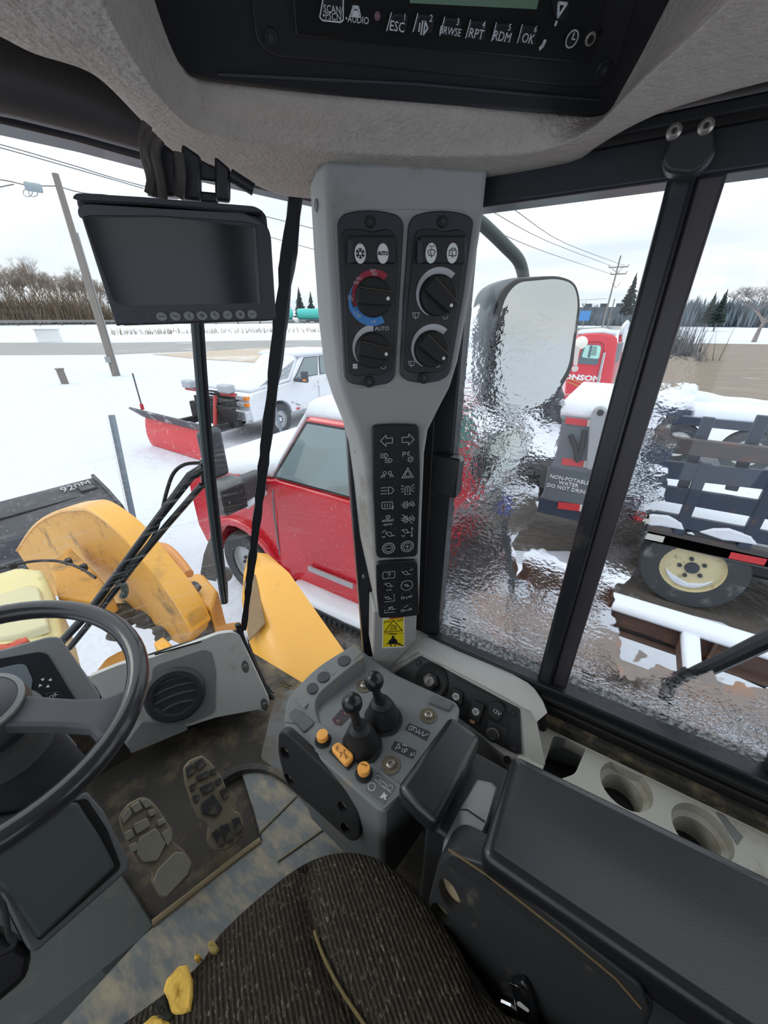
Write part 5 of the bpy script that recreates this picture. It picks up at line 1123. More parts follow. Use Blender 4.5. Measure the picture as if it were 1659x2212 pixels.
pedal('wide pale dusty foot pedal beside the steering column box',
    [(685, 540), (740, 470), (820, 430), (860, 440), (910, 490), (975, 590), (1005, 650), (1000, 690), (1060, 735), (1115, 810), (1100, 890), (960, 1025), (920, 1010), (875, 930), (880, 870), (840, 830), (790, 820), (750, 730), (700, 620)],
    [[(700, 545), (745, 490), (765, 530), (715, 590)], [(755, 485), (800, 455), (825, 500), (780, 530)], [(810, 450), (850, 440), (880, 480), (840, 500)], [(850, 515), (890, 500), (905, 530), (865, 550)], [(720, 640), (760, 615), (775, 660), (735, 690)], [(770, 590), (850, 550), (870, 600), (790, 650)], [(905, 570), (945, 550), (960, 580), (915, 605)], [(745, 710), (790, 690), (805, 730), (765, 755)], [(800, 670), (900, 610), (960, 700), (910, 800), (830, 810), (790, 760)], [(930, 640), (985, 610), (995, 670), (970, 720)], [(885, 920), (910, 850), (1010, 750), (1060, 750), (1105, 820), (1085, 880), (960, 1010), (925, 1000)]],
    M('pedal_pale', (142, 138, 126), .85, var=.12, vs=30, bump=.3, bs=90, bd=.001), pdm)

# ================================================================== MONITOR ON THE ROOF BRACKET
mz = lambda X, Y: (X / 2.5136, 350 + Y / 2.5136)
MFa = math.radians(40)
MO = CAM + ray(375, 560) * (.50 / math.hypot(ray(375, 560).x, ray(375, 560).y))
MF = Frame(MO, (-math.sin(MFa), -math.cos(MFa), -.06))
mo = thing('monitor', 'dark camera monitor with a row of round keys hanging before the windscreen', 'monitor', MF.px(420, 700))
mbk = M('monitor_black', (40, 43, 50), .35, var=.06)
slab('case', MF, rnd(MF.pp([mz(*a) for a in [(384, 195), (408, 162), (780, 185), (1390, 232), (1450, 270), (1500, 860), (1450, 868), (630, 896)]]), .006), -.035, -.012, mbk, mo, bevel=.004)
slab('hood', MF, rnd(MF.pp([mz(*a) for a in [(388, 200), (412, 168), (780, 190), (1385, 240), (1440, 275), (1300, 262), (800, 222), (440, 205)]], .02), .004), -.014, .02, mbk, mo, bevel=.003)
slab('bezel', MF, rnd(MF.pp([mz(*a) for a in [(425, 250), (470, 228), (900, 255), (1330, 275), (1420, 300), (1470, 380), (1500, 860), (1448, 862), (1020, 872), (900, 880), (660, 885), (630, 893)]]), .008), -.014, .0, mbk, mo, bevel=.004, seg=3)
slab('top_band', MF, rnd(MF.pp([mz(*a) for a in [(425, 255), (470, 230), (900, 258), (1330, 280), (1440, 350), (1320, 325), (880, 295), (480, 292), (440, 315)]]), .006), -.001, .004, M('monitor_bronze', (70, 70, 74), .45), mo, bevel=.002)
slab('screen', MF, rnd(MF.pp([mz(*a) for a in [(455, 305), (880, 300), (1375, 355), (1405, 765), (680, 780), (620, 760)]]), .004), -.001, .0012, M('screen_glass', (24, 27, 32), .12, var=.05), mo)
slab('side_groove', MF, MF.pp([mz(*a) for a in [(1370, 352), (1388, 355), (1415, 770), (1398, 772)]]), .001, .0025, M('groove_grey', (72, 76, 80), .4), mo, bevel=.0005)
keyg = M('key_pale', (128, 132, 134), .5)
for i, X in enumerate([880, 954, 1028, 1098, 1168, 1237, 1305, 1370]):
    Y = 838 - i * 1.8; c_ = MF.uv(*mz(X, Y)); r_ = MF.r(*mz(X, Y), 10.5)
    k = slab('round_key', MF, ell(c_, r_ * 1.12 if i < 4 else r_, r_ * .92), -.001, .0025, keyg, mo, bevel=.0008)
    strokes('key_mark', MF, [[[(c_[0] - .0025, c_[1]), (c_[0] + .0025, c_[1])]], [[(c_[0] - .002, c_[1] + .001), (c_[0] + .002, c_[1] - .001)]], [[(c_[0], c_[1] - .002), (c_[0], c_[1] + .002)]], [circ(c_, .0014, 8)], [[(c_[0] - .001, c_[1] + .002), (c_[0] + .001, c_[1] - .001)]], [[(c_[0] - .002, c_[1]), (c_[0] + .002, c_[1])]], [[(c_[0] - .002, c_[1]), (c_[0] + .002, c_[1])], [(c_[0], c_[1] - .002), (c_[0], c_[1] + .002)]], [[(c_[0] + .002, c_[1]), (c_[0] - .002, c_[1])]]][i], .0007, charcoal, k, h=.0026)
scribble('dim_lettering', MF, [(295, 676, 24), (296, 683, 26), (296, 690, 24), (298, 697, 22), (325, 682, 6), (325, 690, 6)], M('dim_print', (78, 82, 88), .6), mo, .0004)
# bracket and cables above it
br = thing('monitor_bracket', 'black steel bracket holding the monitor below the headliner', 'bracket', MF.px(420, 300))
BRF = Frame(MF.at(0, 0, -.05), MF.n)
slab('left_plate', BRF, BRF.pp([(330, 290), (380, 330), (385, 425), (325, 420), (322, 400)]), -.02, .0, frameb, br, bevel=.003)
slab('back_plate', BRF, BRF.pp([(388, 300), (432, 330), (432, 430), (390, 425)]), -.03, -.012, frameb, br, bevel=.003)
slab('slotted_plate', BRF, BRF.pp([(462, 330), (498, 360), (497, 434), (464, 430)]), -.02, -.008, frameb, br, bevel=.003)
slab('upper_crossbar', BRF, BRF.pp([(425, 330), (470, 355), (470, 384), (428, 378)]), -.03, -.02, frameb, br, bevel=.002)
slab('lower_crossbar', BRF, BRF.pp([(428, 404), (470, 408), (470, 432), (428, 428)]), -.03, -.02, frameb, br, bevel=.002)
tube('grab_knob', [BRF.px(498, 378, -.01), BRF.px(548, 410, -.01)], .006, black, br, sides=12)
for i, pts in enumerate([[(318, 268), (310, 300), (316, 350), (325, 380), (330, 425)], [(330, 285), (318, 320), (330, 370), (322, 420)], [(345, 300), (335, 330), (345, 380), (352, 430)]]):
    tube('cable', [BRF.px(*q, .012 + .004 * i) for q in pts], .0045, M('cable_brown', (64, 56, 50), .5), br, sides=8, smooth=4)
tube('bracket_cable', [BRF.px(*q, .008) for q in [(386, 330), (390, 380), (386, 428)]], .005, MATS['cable_brown'], br, sides=8, smooth=3)
# ================================================================== GROUND, ROADS
def G(x, y, dz=0.0): return Z(x, y, GZ + dz)
def snowmat():
    m = M('snow', (216, 222, 232), .75, var=.03, vs=.6, bump=.35, bs=2.2, bd=.25, spec=.25)
    return m
snow = snowmat()
snow2 = M('packed_snow', (220, 226, 235), .7, var=.03, vs=6, bump=.3, bs=14, bd=.03, spec=.25)
gr = ob('ground', [V((-900, -900, GZ)), V((1100, -900, GZ)), V((1100, 1100, GZ)), V((-900, 1100, GZ))], [[0, 1, 2, 3]], snow, smooth=0); tag(gr, kind='structure')
asphalt = M('wet_asphalt', (150, 150, 148), .7, var=.12, vs=.15, dirt=((206, 206, 206), .12, .12))
mudm = M('gravel_lot', (126, 113, 99), .8, var=.35, vs=.9, bump=.5, bs=1.5, bd=.1, dirt=((196, 190, 184), .10, .35), stretch=(2.2, .5, 1))
tan = M('sandy_drive', (190, 176, 160), .85, var=.12, vs=.2, dirt=((238, 238, 240), .2, .15))
def patch(name, px, dz, mat, kind='structure', parent=None):
    pts = [G(x, y) + V((0, 0, dz)) for x, y in px]; v, f = prism(pts, (0, 0, -.04)); o = ob(name, v, f, mat, parent, smooth=0); tag(o, kind=kind); return o
patch('road', [(-900, 739), (-900, 766), (-300, 769), (250, 766), (560, 753), (880, 747), (880, 734), (560, 736), (250, 741)], .03, asphalt)
patch('road', [(330, 766), (560, 753), (700, 750), (900, 760), (900, 795), (720, 792), (640, 790), (570, 785), (430, 776)], .05, tan)
patch('road', [(880, 745), (1050, 736), (1250, 722), (1420, 703), (1700, 690), (1700, 687), (1420, 697), (1250, 709), (1050, 720), (880, 732)], .04, asphalt)
patch('ground', [(1180, 870), (1330, 790), (1420, 752), (1510, 742), (1900, 748), (2300, 800), (2300, 885), (1659, 868), (1420, 872), (1300, 880)], .03, mudm)
dk = M('slush_mud', (92, 86, 80), .6, var=.3, vs=2.5, bump=.6, bs=9, bd=.06, dirt=((200, 204, 210), .18, 1.6))
patch('ground', [(1010, 1120), (1230, 1090), (1340, 1110), (1700, 1230), (1900, 1290), (2100, 1420), (1700, 1420), (1560, 1345), (1330, 1290), (1230, 1190), (1130, 1190), (1010, 1180)], .02, dk)
patch('ground', [(640, 1240), (800, 1320), (900, 1500), (700, 1520), (600, 1400), (560, 1290)], .02, dk)
# raised verge beyond the first road, carrying the guard rail
def far(px, dist, dz): # a point at a compass bearing and distance, height given
    d = ray(px, 683); h = V((d.x, d.y, 0)).normalized(); return V((h.x * dist, h.y * dist, GZ + dz))
verge = grid('ground', [[far(x, 74 + abs(x - 300) * .004, .0) for x in range(-500, 900, 50)], [far(x, 88, .9 + .25 * math.sin(x * .05)) for x in range(-500, 900, 50)], [far(x, 96, 1.5) for x in range(-500, 900, 50)], [far(x, 130, 1.9) for x in range(-500, 900, 50)], [far(x, 175, 1.4) for x in range(-500, 900, 50)]], snow2, smooth=180); tag(verge, kind='structure')
patch2 = grid('road', [[far(x, 101, 1.66) for x in range(-500, 900, 50)], [far(x, 112, 1.78) for x in range(-500, 900, 50)]], asphalt); tag(patch2, kind='structure')
gl_ = thing('guard_rail', 'long grey roadside guard rail along the far road', 'guard rail', far(250, 97, 1.5))
galv = M('galvanised', (150, 152, 154), .5, metal=.3, var=.1)
for hh in (.5, .72):
    v, f = loft([[far(x, 97, 1.5 + hh), far(x, 97, 1.5 + hh + .13), far(x, 97.15, 1.5 + hh + .13), far(x, 97.15, 1.5 + hh)] for x in range(-420, 700, 40)]); ob('rail_beam', v, f, galv, gl_)
for x in range(-400, 690, 48): box('post', far(x, 97.2, 1.5 + .4), (.18, .18, .8), M('post_wood', (112, 100, 88), .9), gl_)
# roadside weeds
wd = MB()
for i in range(420):
    x = random.uniform(230, 760); p = far(x, random.uniform(78, 86), .35); h_ = random.uniform(.35, 1.1); q = p + V((random.uniform(-.3, .3), random.uniform(-.3, .3), h_)); s = V((.05, -.04, 0))
    wd.add([p - s, p + s, q], [[0, 1, 2]])
tag(wd.build('weeds', M('dead_weed', (150, 128, 104), .9), smooth=0), 'dry brown weeds standing along the snowy road verge', 'weeds', kind='stuff')
bx_ = thing('utility_cabinet', 'white utility cabinet standing in the snow by the road', 'cabinet', far(90, 70, 0))
box('cabinet_body', far(90, 70, .75), (2.4, 1.4, 1.5), M('cabinet_white', (226, 228, 228), .6), bx_, rz=-.5, bevel=.05)
box('cabinet_roof', far(90, 70, 1.55), (2.7, 1.7, .12), MATS['cabinet_white'], bx_, rz=-.5, bevel=.03)

# ================================================================== TREES
bark = M('bark_grey', (112, 104, 96), .95, var=.2, vs=3)
twig = M('twig_brown', (128, 116, 104), .95, var=.2, vs=.5)
def tree_mesh(seed, height, spread, levels=5, up=.5, r0=.03, kids=(3, 4), trunk=.28, lvl_trunk=1):
    rnd_ = random.Random(seed); T = MB(); B = MB()
    def seg(mb, a, b, ra, rb, s=4):
        d = (b - a).normalized(); x = d.cross(V((.3, .5, .8))).normalized(); y = d.cross(x)
        vs = [a + (x * math.cos(2 * PI * k / s) + y * math.sin(2 * PI * k / s)) * ra for k in range(s)] + [b + (x * math.cos(2 * PI * k / s) + y * math.sin(2 * PI * k / s)) * rb for k in range(s)]
        mb.add(vs, [[k, (k + 1) % s, s + (k + 1) % s, s + k] for k in range(s)])
    def grow(p, d, ln, r, lv):
        mb = T if lv <= lvl_trunk else B; n = 2 if lv < levels - 1 else 1; s = 6 if lv == 0 else (4 if lv < 3 else 3)
        for i in range(n):
            d2 = (d + V((rnd_.uniform(-.18, .18), rnd_.uniform(-.18, .18), rnd_.uniform(-.05, .14)))).normalized(); q = p + d2 * ln / n; seg(mb, p, q, r * (1 - .25 * i), r * (1 - .25 * (i + 1)), s); p, d = q, d2
        if lv >= levels: return
        for _ in range(rnd_.randint(*kids)):
            a = rnd_.uniform(0, 2 * PI); sp = spread * rnd_.uniform(.6, 1.15); nd = (d * (1 - sp * .45) + V((math.cos(a), math.sin(a), up * .6)) * sp).normalized()
            grow(p - d * ln * rnd_.uniform(0, .25), nd, ln * rnd_.uniform(.6, .82), r * .55, lv + 1)
    grow(V((0, 0, 0)), V((0, 0, 1)), height * trunk, height * r0, 0)
    return T, B
def tree(name, label, seeds, base, height, group, tm=bark, bm_=twig, cat='tree', **k):
    t = thing(name, label, cat, base, group=group)
    T, B = tree_mesh(seeds, height, **k); b = V(base)
    ob('trunk', [v + b for v in T.v], T.f, tm, t, smooth=60); ob('branches', [v + b for v in B.v], B.f, bm_, t, smooth=0)
    return t
protos = [tree('bare_tree', None, 11 + i, V((0, 0, -500)), 16.0, None, spread=.62, levels=6, kids=(3, 4), trunk=.2, r0=.014, lvl_trunk=1) for i in range(3)]
spots = [(-8, 108, .98, 2), (30, 118, 1.15, 0), (70, 110, 1.05, 1), (105, 120, 1.18, 2), (140, 112, 1.0, 0), (172, 108, .95, 1), (205, 115, .98, 2), (240, 112, .9, 0), (-35, 124, 1.2, 2), (12, 126, 1.15, 1), (52, 128, 1.2, 0), (88, 127, 1.22, 2), (122, 128, 1.15, 1), (158, 124, 1.1, 0), (190, 126, 1.1, 2), (222, 124, 1.0, 1)]
for i, (px, d, sc, k) in enumerate(spots):
    o = protos[k] if i < 3 and False else copy_tree(protos[k]); o.location = far(px, d, 1.6); o.rotation_euler.z = i * 1.7; o.scale = (sc, sc, sc)
    tag(o, 'bare grey-brown deciduous tree in the row beyond the guard rail', 'tree', 'bare trees beyond the guard rail')
for p_ in protos:
    for ch in list(p_.children): bpy.data.objects.remove(ch)
    bpy.data.objects.remove(p_)
br_ = MB()
for i in range(5200):
    x = random.uniform(-260, 330); p = far(x, random.uniform(103, 112), 1.7); hgt = random.uniform(1.5, 9.5) * random.uniform(.5, 1) * (1 if x < 230 else .6); a = random.uniform(0, 6.28)
    for _ in range(3):
        q = p + V((random.uniform(-1.2, 1.2), random.uniform(-1.2, 1.2), hgt * random.uniform(.6, 1))); s = V((math.cos(a), math.sin(a), 0)) * random.uniform(.04, .10); br_.add([p - s, p + s, q], [[0, 1, 2]])
tag(br_.build('undergrowth', M('brush_brown', (120, 106, 90), .95, var=.35, vs=.2), smooth=0), 'tangled brown undergrowth below the trees beyond the guard rail', 'undergrowth', kind='stuff')
# conifers and far woods
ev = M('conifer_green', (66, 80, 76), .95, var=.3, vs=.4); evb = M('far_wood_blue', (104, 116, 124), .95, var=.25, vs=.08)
def conifer(label, base, h_, wd_, group, mat=ev):
    t = thing('conifer', label, 'tree', base, group=group); b = V(base); mb = MB(); R = random.Random(int(base[0] * 7))
    for k in range(260):
        z = R.uniform(.12, 1.0) ** .8; r_ = wd_ * (1.03 - z) * R.uniform(.5, 1.05); a = R.uniform(0, 6.28); c_ = b + V((0, 0, z * h_)); e_ = c_ + V((math.cos(a) * r_, math.sin(a) * r_, -.05 * h_ * R.uniform(0, 1.4)))
        s = V((-math.sin(a), math.cos(a), .3)) * (.06 * h_ * (1.1 - z)); mb.add([c_, e_ - s, e_ + s, c_ + V((0, 0, .05 * h_))], [[0, 1, 2], [0, 3, 1], [0, 2, 3]])
    mb.build('needles', mat, t, smooth=0); tube('trunk', [b, b + V((0, 0, h_ * .95))], [h_ * .018, h_ * .004], bark, t, sides=6)
    return t
for i, (px, d, h_) in enumerate([(622, 152, 9.5), (650, 149, 10.5), (674, 153, 9.5)]):
    conifer('dark green conifer beyond the turquoise tankers, %s from the monitor' % ['first', 'second', 'third'][i], far(px, d, 1), h_, h_ * .3, 'conifers beyond the tankers')
conifer('tall dark conifer standing behind the double crossarm power pole', far(1352, 190, 0), 17, 5.2, None)
for i, (px, d, h_) in enumerate([(1262, 185, 12), (1285, 190, 11)]):
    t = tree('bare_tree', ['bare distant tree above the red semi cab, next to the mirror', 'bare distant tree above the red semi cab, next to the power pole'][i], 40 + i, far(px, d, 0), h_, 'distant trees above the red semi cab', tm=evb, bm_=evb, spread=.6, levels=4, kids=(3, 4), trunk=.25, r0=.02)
fw_ = MB(); R = random.Random(5)
for i in range(2600):
    x = R.uniform(1180, 1900); d = R.uniform(165, 215); p = far(x, d, 0); h_ = R.uniform(4, 10) * (1.0 if x > 1400 else .55)
    for k in range(4):
        a = R.uniform(0, 6.28); q = p + V((math.cos(a) * R.uniform(.3, 1.6), math.sin(a) * R.uniform(.3, 1.6), h_ * R.uniform(.55, 1.0))); s = V((-math.sin(a), math.cos(a), 0)) * R.uniform(.12, .45)
        m_ = p.lerp(q, .55); fw_.add([p - s * .5, p + s * .5, m_ + s, q, m_ - s], [[0, 1, 2, 3, 4]])
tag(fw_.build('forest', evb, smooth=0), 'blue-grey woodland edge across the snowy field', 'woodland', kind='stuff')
for i, (px, py, h_) in enumerate([(1530, 716, 7.5), (1552, 714, 8)]):
    conifer(['small dark pine at the woodland edge, farther from the orchard tree', 'small dark pine at the woodland edge, nearer the orchard tree'][i], far(px, 120, 0), h_, 2.4, 'pines at the woodland edge')
ob_ = G(1628, 739); tree('orchard_tree', 'single leafless spreading tree standing in the snowy field', 77, ob_, 17.0, None, tm=M('trunk_grey', (128, 118, 112), .9), bm_=M('twig_grey', (120, 116, 120), .95), spread=.95, levels=6, kids=(3, 4), trunk=.17, r0=.017, up=.35)
bu = MB(); c0 = G(1440, 775)
for i in range(900):
    p = c0 + V((random.gauss(0, .9), random.gauss(0, 1.0), 0)); a = random.uniform(0, 6.28); q = p + V((math.cos(a) * .8, math.sin(a) * .8, random.uniform(.8, 3.2))); s = V((math.sin(a), -math.cos(a), 0)) * .03; bu.add([p - s, p + s, q], [[0, 1, 2]])
tag(bu.build('bush', M('bush_grey', (104, 104, 106), .95), smooth=0), 'leafless grey bush beside the gravel lot, behind the window post', 'bush')

# ================================================================== POLES AND WIRES
wood = M('pole_wood', (128, 122, 116), .9, var=.2, vs=2, stretch=(6, 6, .6))
wire = M('wire_dark', (84, 88, 92), .6)
def at_d(px, py, ref):  # a point on this ray at the same horizontal distance as ref
    d = ray(px, py); k = math.hypot(ref.x, ref.y) / math.hypot(d.x, d.y); return CAM + d * k
b0 = G(250, 812); t0 = at_d(119, 375, b0)
up_ = thing('utility_pole', 'leaning grey wooden utility pole in the snow beside the monitor', 'utility pole', b0)
tube('pole', [b0, b0.lerp(t0, .5), t0], [.17, .16, .135], wood, up_, sides=10)
tube('conduit', [b0.lerp(t0, .0) + V((.18, -.1, 0)), b0.lerp(t0, .75) + V((.16, -.1, 0))], .035, galv, up_, sides=6)
box('ground_clamp', b0.lerp(t0, .10) + V((-.2, -.1, 0)), (.2, .2, .3), galv, up_)
def wires(label, name, lines, r_=.012, group=None):
    t = thing(name, label, 'power line', CAM + ray(*lines[0][0]) * 5, group=group)
    for ln in lines:
        pts = [at_d(x, y, V((d * 1.0, 0, 0))) for x, y, d in ln] if len(ln[0]) == 3 else ln
        tube('wire', pts, r_, wire, t, sides=5, smooth=4)
    return t
def wire_thing(label, lines, r_):
    t = thing('power_line', label, 'power line', at_d(lines[0][0][0], lines[0][0][1], V((lines[0][0][2], 0, 0))))
    for ln in lines: tube('wire', [at_d(x, y, V((d, 0, 0))) for x, y, d in ln], r_, wire, t, sides=5, smooth=4)
wire_thing('pair of dark power lines crossing the sky above the monitor', [[(-200, 262, 30), (0, 312, 30), (160, 358, 31), (310, 402, 32), (700, 500, 34), (900, 560, 38)], [(-200, 268, 30), (0, 319, 30), (160, 364, 31), (310, 407, 32)]], .022)
wire_thing('sagging cable running into the utility pole beside the splice case', [[(-200, 360, 26), (0, 388, 26.5), (60, 400, 27), (126, 402, 27.4)], [(126, 402, 27.4), (180, 417, 28), (320, 440, 30), (700, 545, 36)], [(-40, 412, 26), (30, 398, 26.6)]], .02)
sp = thing('splice_case', 'grey cylindrical cable splice case hanging from the wire', 'splice case', at_d(70, 404, b0))
p0 = at_d(52, 401, V((27, 0, 0))); p1 = at_d(92, 408, V((27, 0, 0)))
tube('case', [p0, p0.lerp(p1, .05), p0.lerp(p1, .95), p1], [.1, .17, .17, .1], M('case_grey', (150, 160, 165), .5), sp, sides=12)
for ang in (0, 1): tube('loop', [at_d(60 + ang * 12 + 10 * math.cos(a), 416 + 9 * math.sin(a), V((27, 0, 0))) for a in [k * PI / 6 for k in range(13)]], .012, wire, sp, sides=5)
b1 = far(1306, 92, 0); t1_ = at_d(1341, 552, b1)
p2 = thing('utility_pole', 'tall double crossarm power pole far behind the red semi cab', 'utility pole', b1)
tube('pole', [b1, t1_], [.17, .12], wood, p2, sides=8)
for yy, w0 in ((577, 21), (592, 17)):
    c_ = at_d(1336, yy, b1); a_ = at_d(1336 - w0, yy + 1, b1); d_ = at_d(1336 + w0, yy - 1, b1); tube('crossarm', [a_, d_], .11, wood, p2, sides=6)
    for s in (0, .5, 1): tube('insulator', [a_.lerp(d_, s), a_.lerp(d_, s) + V((0, 0, .4))], .07, galv, p2, sides=6)
tube('brace', [at_d(1322, 580, b1), at_d(1333, 590, b1), at_d(1346, 578, b1)], .05, wood, p2, sides=5)
tube('brace', [at_d(1322, 612, b1), at_d(1331, 622, b1), at_d(1340, 610, b1)], .05, wood, p2, sides=5)
b2 = far(1318, 150, 0); p3 = thing('utility_pole', 'thin distant power pole just beside the double crossarm pole', 'utility pole', b2)
tube('pole', [b2, at_d(1328, 645, b2)], [.2, .15], wood, p3, sides=8)
wire_thing('thin power lines slanting down to the double crossarm pole', [[(1060, 455, 40), (1180, 520, 60), (1322, 575, 90)], [(1110, 452, 40), (1220, 525, 62), (1350, 574, 90)], [(1070, 500, 40), (1180, 545, 60), (1320, 592, 90)], [(1230, 650, 80), (1310, 645, 92)]], .03)
# short posts in the snow
b3 = G(141, 829); s3 = thing('marker_post', 'short dark wooden stub post in the open snow', 'post', b3); tube('stub', [b3, at_d(128, 797, b3)], .16, wood, s3, sides=6); box('cap', at_d(128, 797, b3), (.3, .3, .06), wood, s3)
chm = M('channel_steel', (138, 150, 160), .6, metal=.0, var=.1)
def channel_post(label, base, tip, w_, bolts=True):
    t = thing('channel_post', label, 'post', base); d = (tip - base).normalized(); rt = _rt * w_; bk = d.cross(_rt).normalized() * w_ * .5
    v, f = loft([[p - rt - bk * .0, p - rt * .55 + bk, p + rt * .55 + bk, p + rt, p + rt * .45 + bk * 1.4, p - rt * .45 + bk * 1.4] for p in (base, tip)]); ob('channel', v, f, chm, t, smooth=0)
    if bolts:
        mb = MB(); n = 46; ln = (tip - base).length; nf = -(bk.normalized())
        for k in range(n):
            q = base.lerp(tip, (k + .5) / n) - rt * .55 - _fh * .06; v, f = latheg([(0.0, 0), (.012, 0), (.012, .004), (0, .004)], q, V((-_fh.x, -_fh.y, .1)), 8); mb.add(v, f)
        mb.build('punched_holes', M('hole_bright', (236, 240, 244), .6), t)
    return t
bp0 = far(291, 6.6, 0); bp0 = V((bp0.x, bp0.y, GZ)); tip = at_d(241, 897, bp0)
btm = at_d(291, 1135, bp0); dd = (btm - tip); bp0 = tip + dd * ((GZ - tip.z) / dd.z)
channel_post('perforated steel channel post beside the loader bucket', bp0, tip, .05)
pA = G(612, 945); channel_post('leaning grey steel post in front of the white pickup wheel', pA + V((0, 0, -.1)), at_d(578, 822, pA), .045, False)
pB = G(684, 890); tB = thing('marker_rod', 'thin dark rod standing before the white pickup door', 'rod', pB); tube('rod', [pB, at_d(682, 838, pB)], .03, wire, tB, sides=6)

# ================================================================== TANK TRAILERS FAR AWAY
turq = M('turquoise_tank', (70, 190, 180), .4, var=.06)
for i, (xa, xb) in enumerate([(596, 633), (642, 697)]):
    pa, pb = far(xa, 106, 3.45), far(xb, 106, 3.45)
    t = thing('tank_trailer', ['short turquoise tank trailer on the far road, nearer the monitor', 'longer turquoise tank trailer on the far road, next to the pillar console'][i], 'trailer', far((xa + xb) / 2, 106, 1.4))
    tube('tank', [pa, pa.lerp(pb, .06), pa.lerp(pb, .94), pb], [.7, 1.2, 1.2, .7], turq, t, sides=16)
    box('chassis', pa.lerp(pb, .5) + V((0, 0, -1.4)), ((pb - pa).length * .95, 1.6, .35), M('chassis_dark', (66, 68, 72), .7), t, rz=math.atan2(pb.y - pa.y, pb.x - pa.x))
    for s in (.12, .24, .36, .7, .82, .92): lathe('wheel', [(0, -.15), (.52, -.15), (.52, .15), (.25, .2), (0, .2)], pa.lerp(pb, s) + V((-.5, -.7, -1.75)), V((-.65, -.76, 0)), MATS['chassis_dark'], t, seg=14)
# small far roadside things on the right
bs = far(1263, 118, 0); t = thing('road_sign', 'small blue roadside sign near the distant power pole', 'sign', bs); box('panel', bs + V((0, 0, 3.1)), (.1, 2.4, 2.2), M('sign_blue', (70, 140, 210), .5), t); tube('sign_post', [bs, bs + V((0, 0, 2.2))], .08, galv, t, sides=6)
hb = far(1300, 210, 0); t = thing('distant_building', 'long low grey building with rooftop units on the horizon', 'building', hb)
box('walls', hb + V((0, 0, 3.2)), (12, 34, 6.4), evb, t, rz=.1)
for k in range(5): box('roof_unit', hb + V((-2, -12 + k * 6, 7.0)), (2, 2.6, 1.6), M('roof_unit_dark', (70, 78, 88), .8), t)
# ================================================================== VEHICLES
redp = M('red_paint', (196, 26, 44), .3, var=.05, vs=2, coat=.6, dirt=((212, 190, 192), .05, 40))
whitep = M('white_paint', (226, 232, 238), .35, var=.03, coat=.4, dirt=((170, 168, 165), .05, 5))
tyre = M('tyre_rubber', (62, 66, 70), .85, var=.15, vs=8, bump=.3, bs=30, bd=.01, dirt=((120, 122, 122), .15, 6))
chrome = M('chrome', (220, 222, 224), .15, metal=1.0)
glassd = M('tinted_glass', (120, 138, 142), .08, var=.15, vs=2, spec=.8)
rimw = M('alloy_wheel', (178, 182, 186), .4, metal=.5, var=.1)
amber = M('amber_lens', (236, 140, 48), .3)
headl = M('lamp_lens', (196, 204, 210), .15, spec=.7)
dark = M('under_dark', (36, 37, 39), .8)
def wheel(parent, c, ax, r_, wdt, rimmat, spokes=8, rr=.6):
    ax = V(ax).normalized()
    w_ = lathe('wheel', [(r_ * .55, -wdt / 2), (r_ * .95, -wdt / 2), (r_, -wdt * .3), (r_, wdt * .3), (r_ * .95, wdt / 2), (r_ * rr, wdt / 2), (r_ * rr * .97, -wdt * .1)], c, ax, tyre, parent, seg=36)
    lathe('rim', [(0, wdt * .22), (r_ * .18, wdt * .25), (r_ * rr * .75, wdt * .12), (r_ * rr * .92, wdt * .16), (r_ * rr, wdt * .42), (r_ * rr * 1.03, wdt * .5), (r_ * rr, wdt * .3)], c, ax, rimmat, w_, seg=36)
    x = ax.cross(V((0, 0, 1))).normalized(); y = ax.cross(x); mb = MB()
    for k in range(spokes):
        a = 2 * PI * (k + .5) / spokes; q = V(c) + (x * math.cos(a) + y * math.sin(a)) * r_ * rr * .66 + ax * wdt * .15; v, f = latheg([(0, 0), (r_ * rr * .14, 0), (r_ * rr * .14, .03), (0, .03)], q, ax, 10); mb.add(v, f)
    mb.build('hand_hole', dark, w_)
    mb = MB()
    for k in range(spokes):
        a = 2 * PI * k / spokes; q = V(c) + (x * math.cos(a) + y * math.sin(a)) * r_ * rr * .38 + ax * wdt * .2; v, f = latheg([(0, 0), (r_ * .045, 0), (r_ * .045, .05), (0, .05)], q, ax, 6); mb.add(v, f)
    mb.build('wheel_nuts', M('nut_dark', (70, 72, 76), .5, metal=.4), w_)
    lathe('hub_cap', [(0, wdt * .2), (r_ * .15, wdt * .2), (r_ * .13, wdt * .36), (0, wdt * .38)], c, ax, chrome if rimmat is rimw else M('hub_dark', (72, 76, 82), .5, metal=.4), w_, seg=16)
    return w_
def snowcap(name, pts, h_, parent, sub=1):
    """soft pillow of snow over an outline"""
    c_ = sum(pts, V()) / len(pts); rs = []
    for s, k in [(1.0, -.03), (1.01, .25), (.97, .7), (.88, .95), (.5, 1.05), (.03, 1.06)]: rs.append([c_ + V(((p.x - c_.x) * s, (p.y - c_.y) * s, (p.z - c_.z) * s + h_ * k)) for p in pts])
    v, f = loft(rs); return ob(name, v, f, snow2, parent, smooth=180)
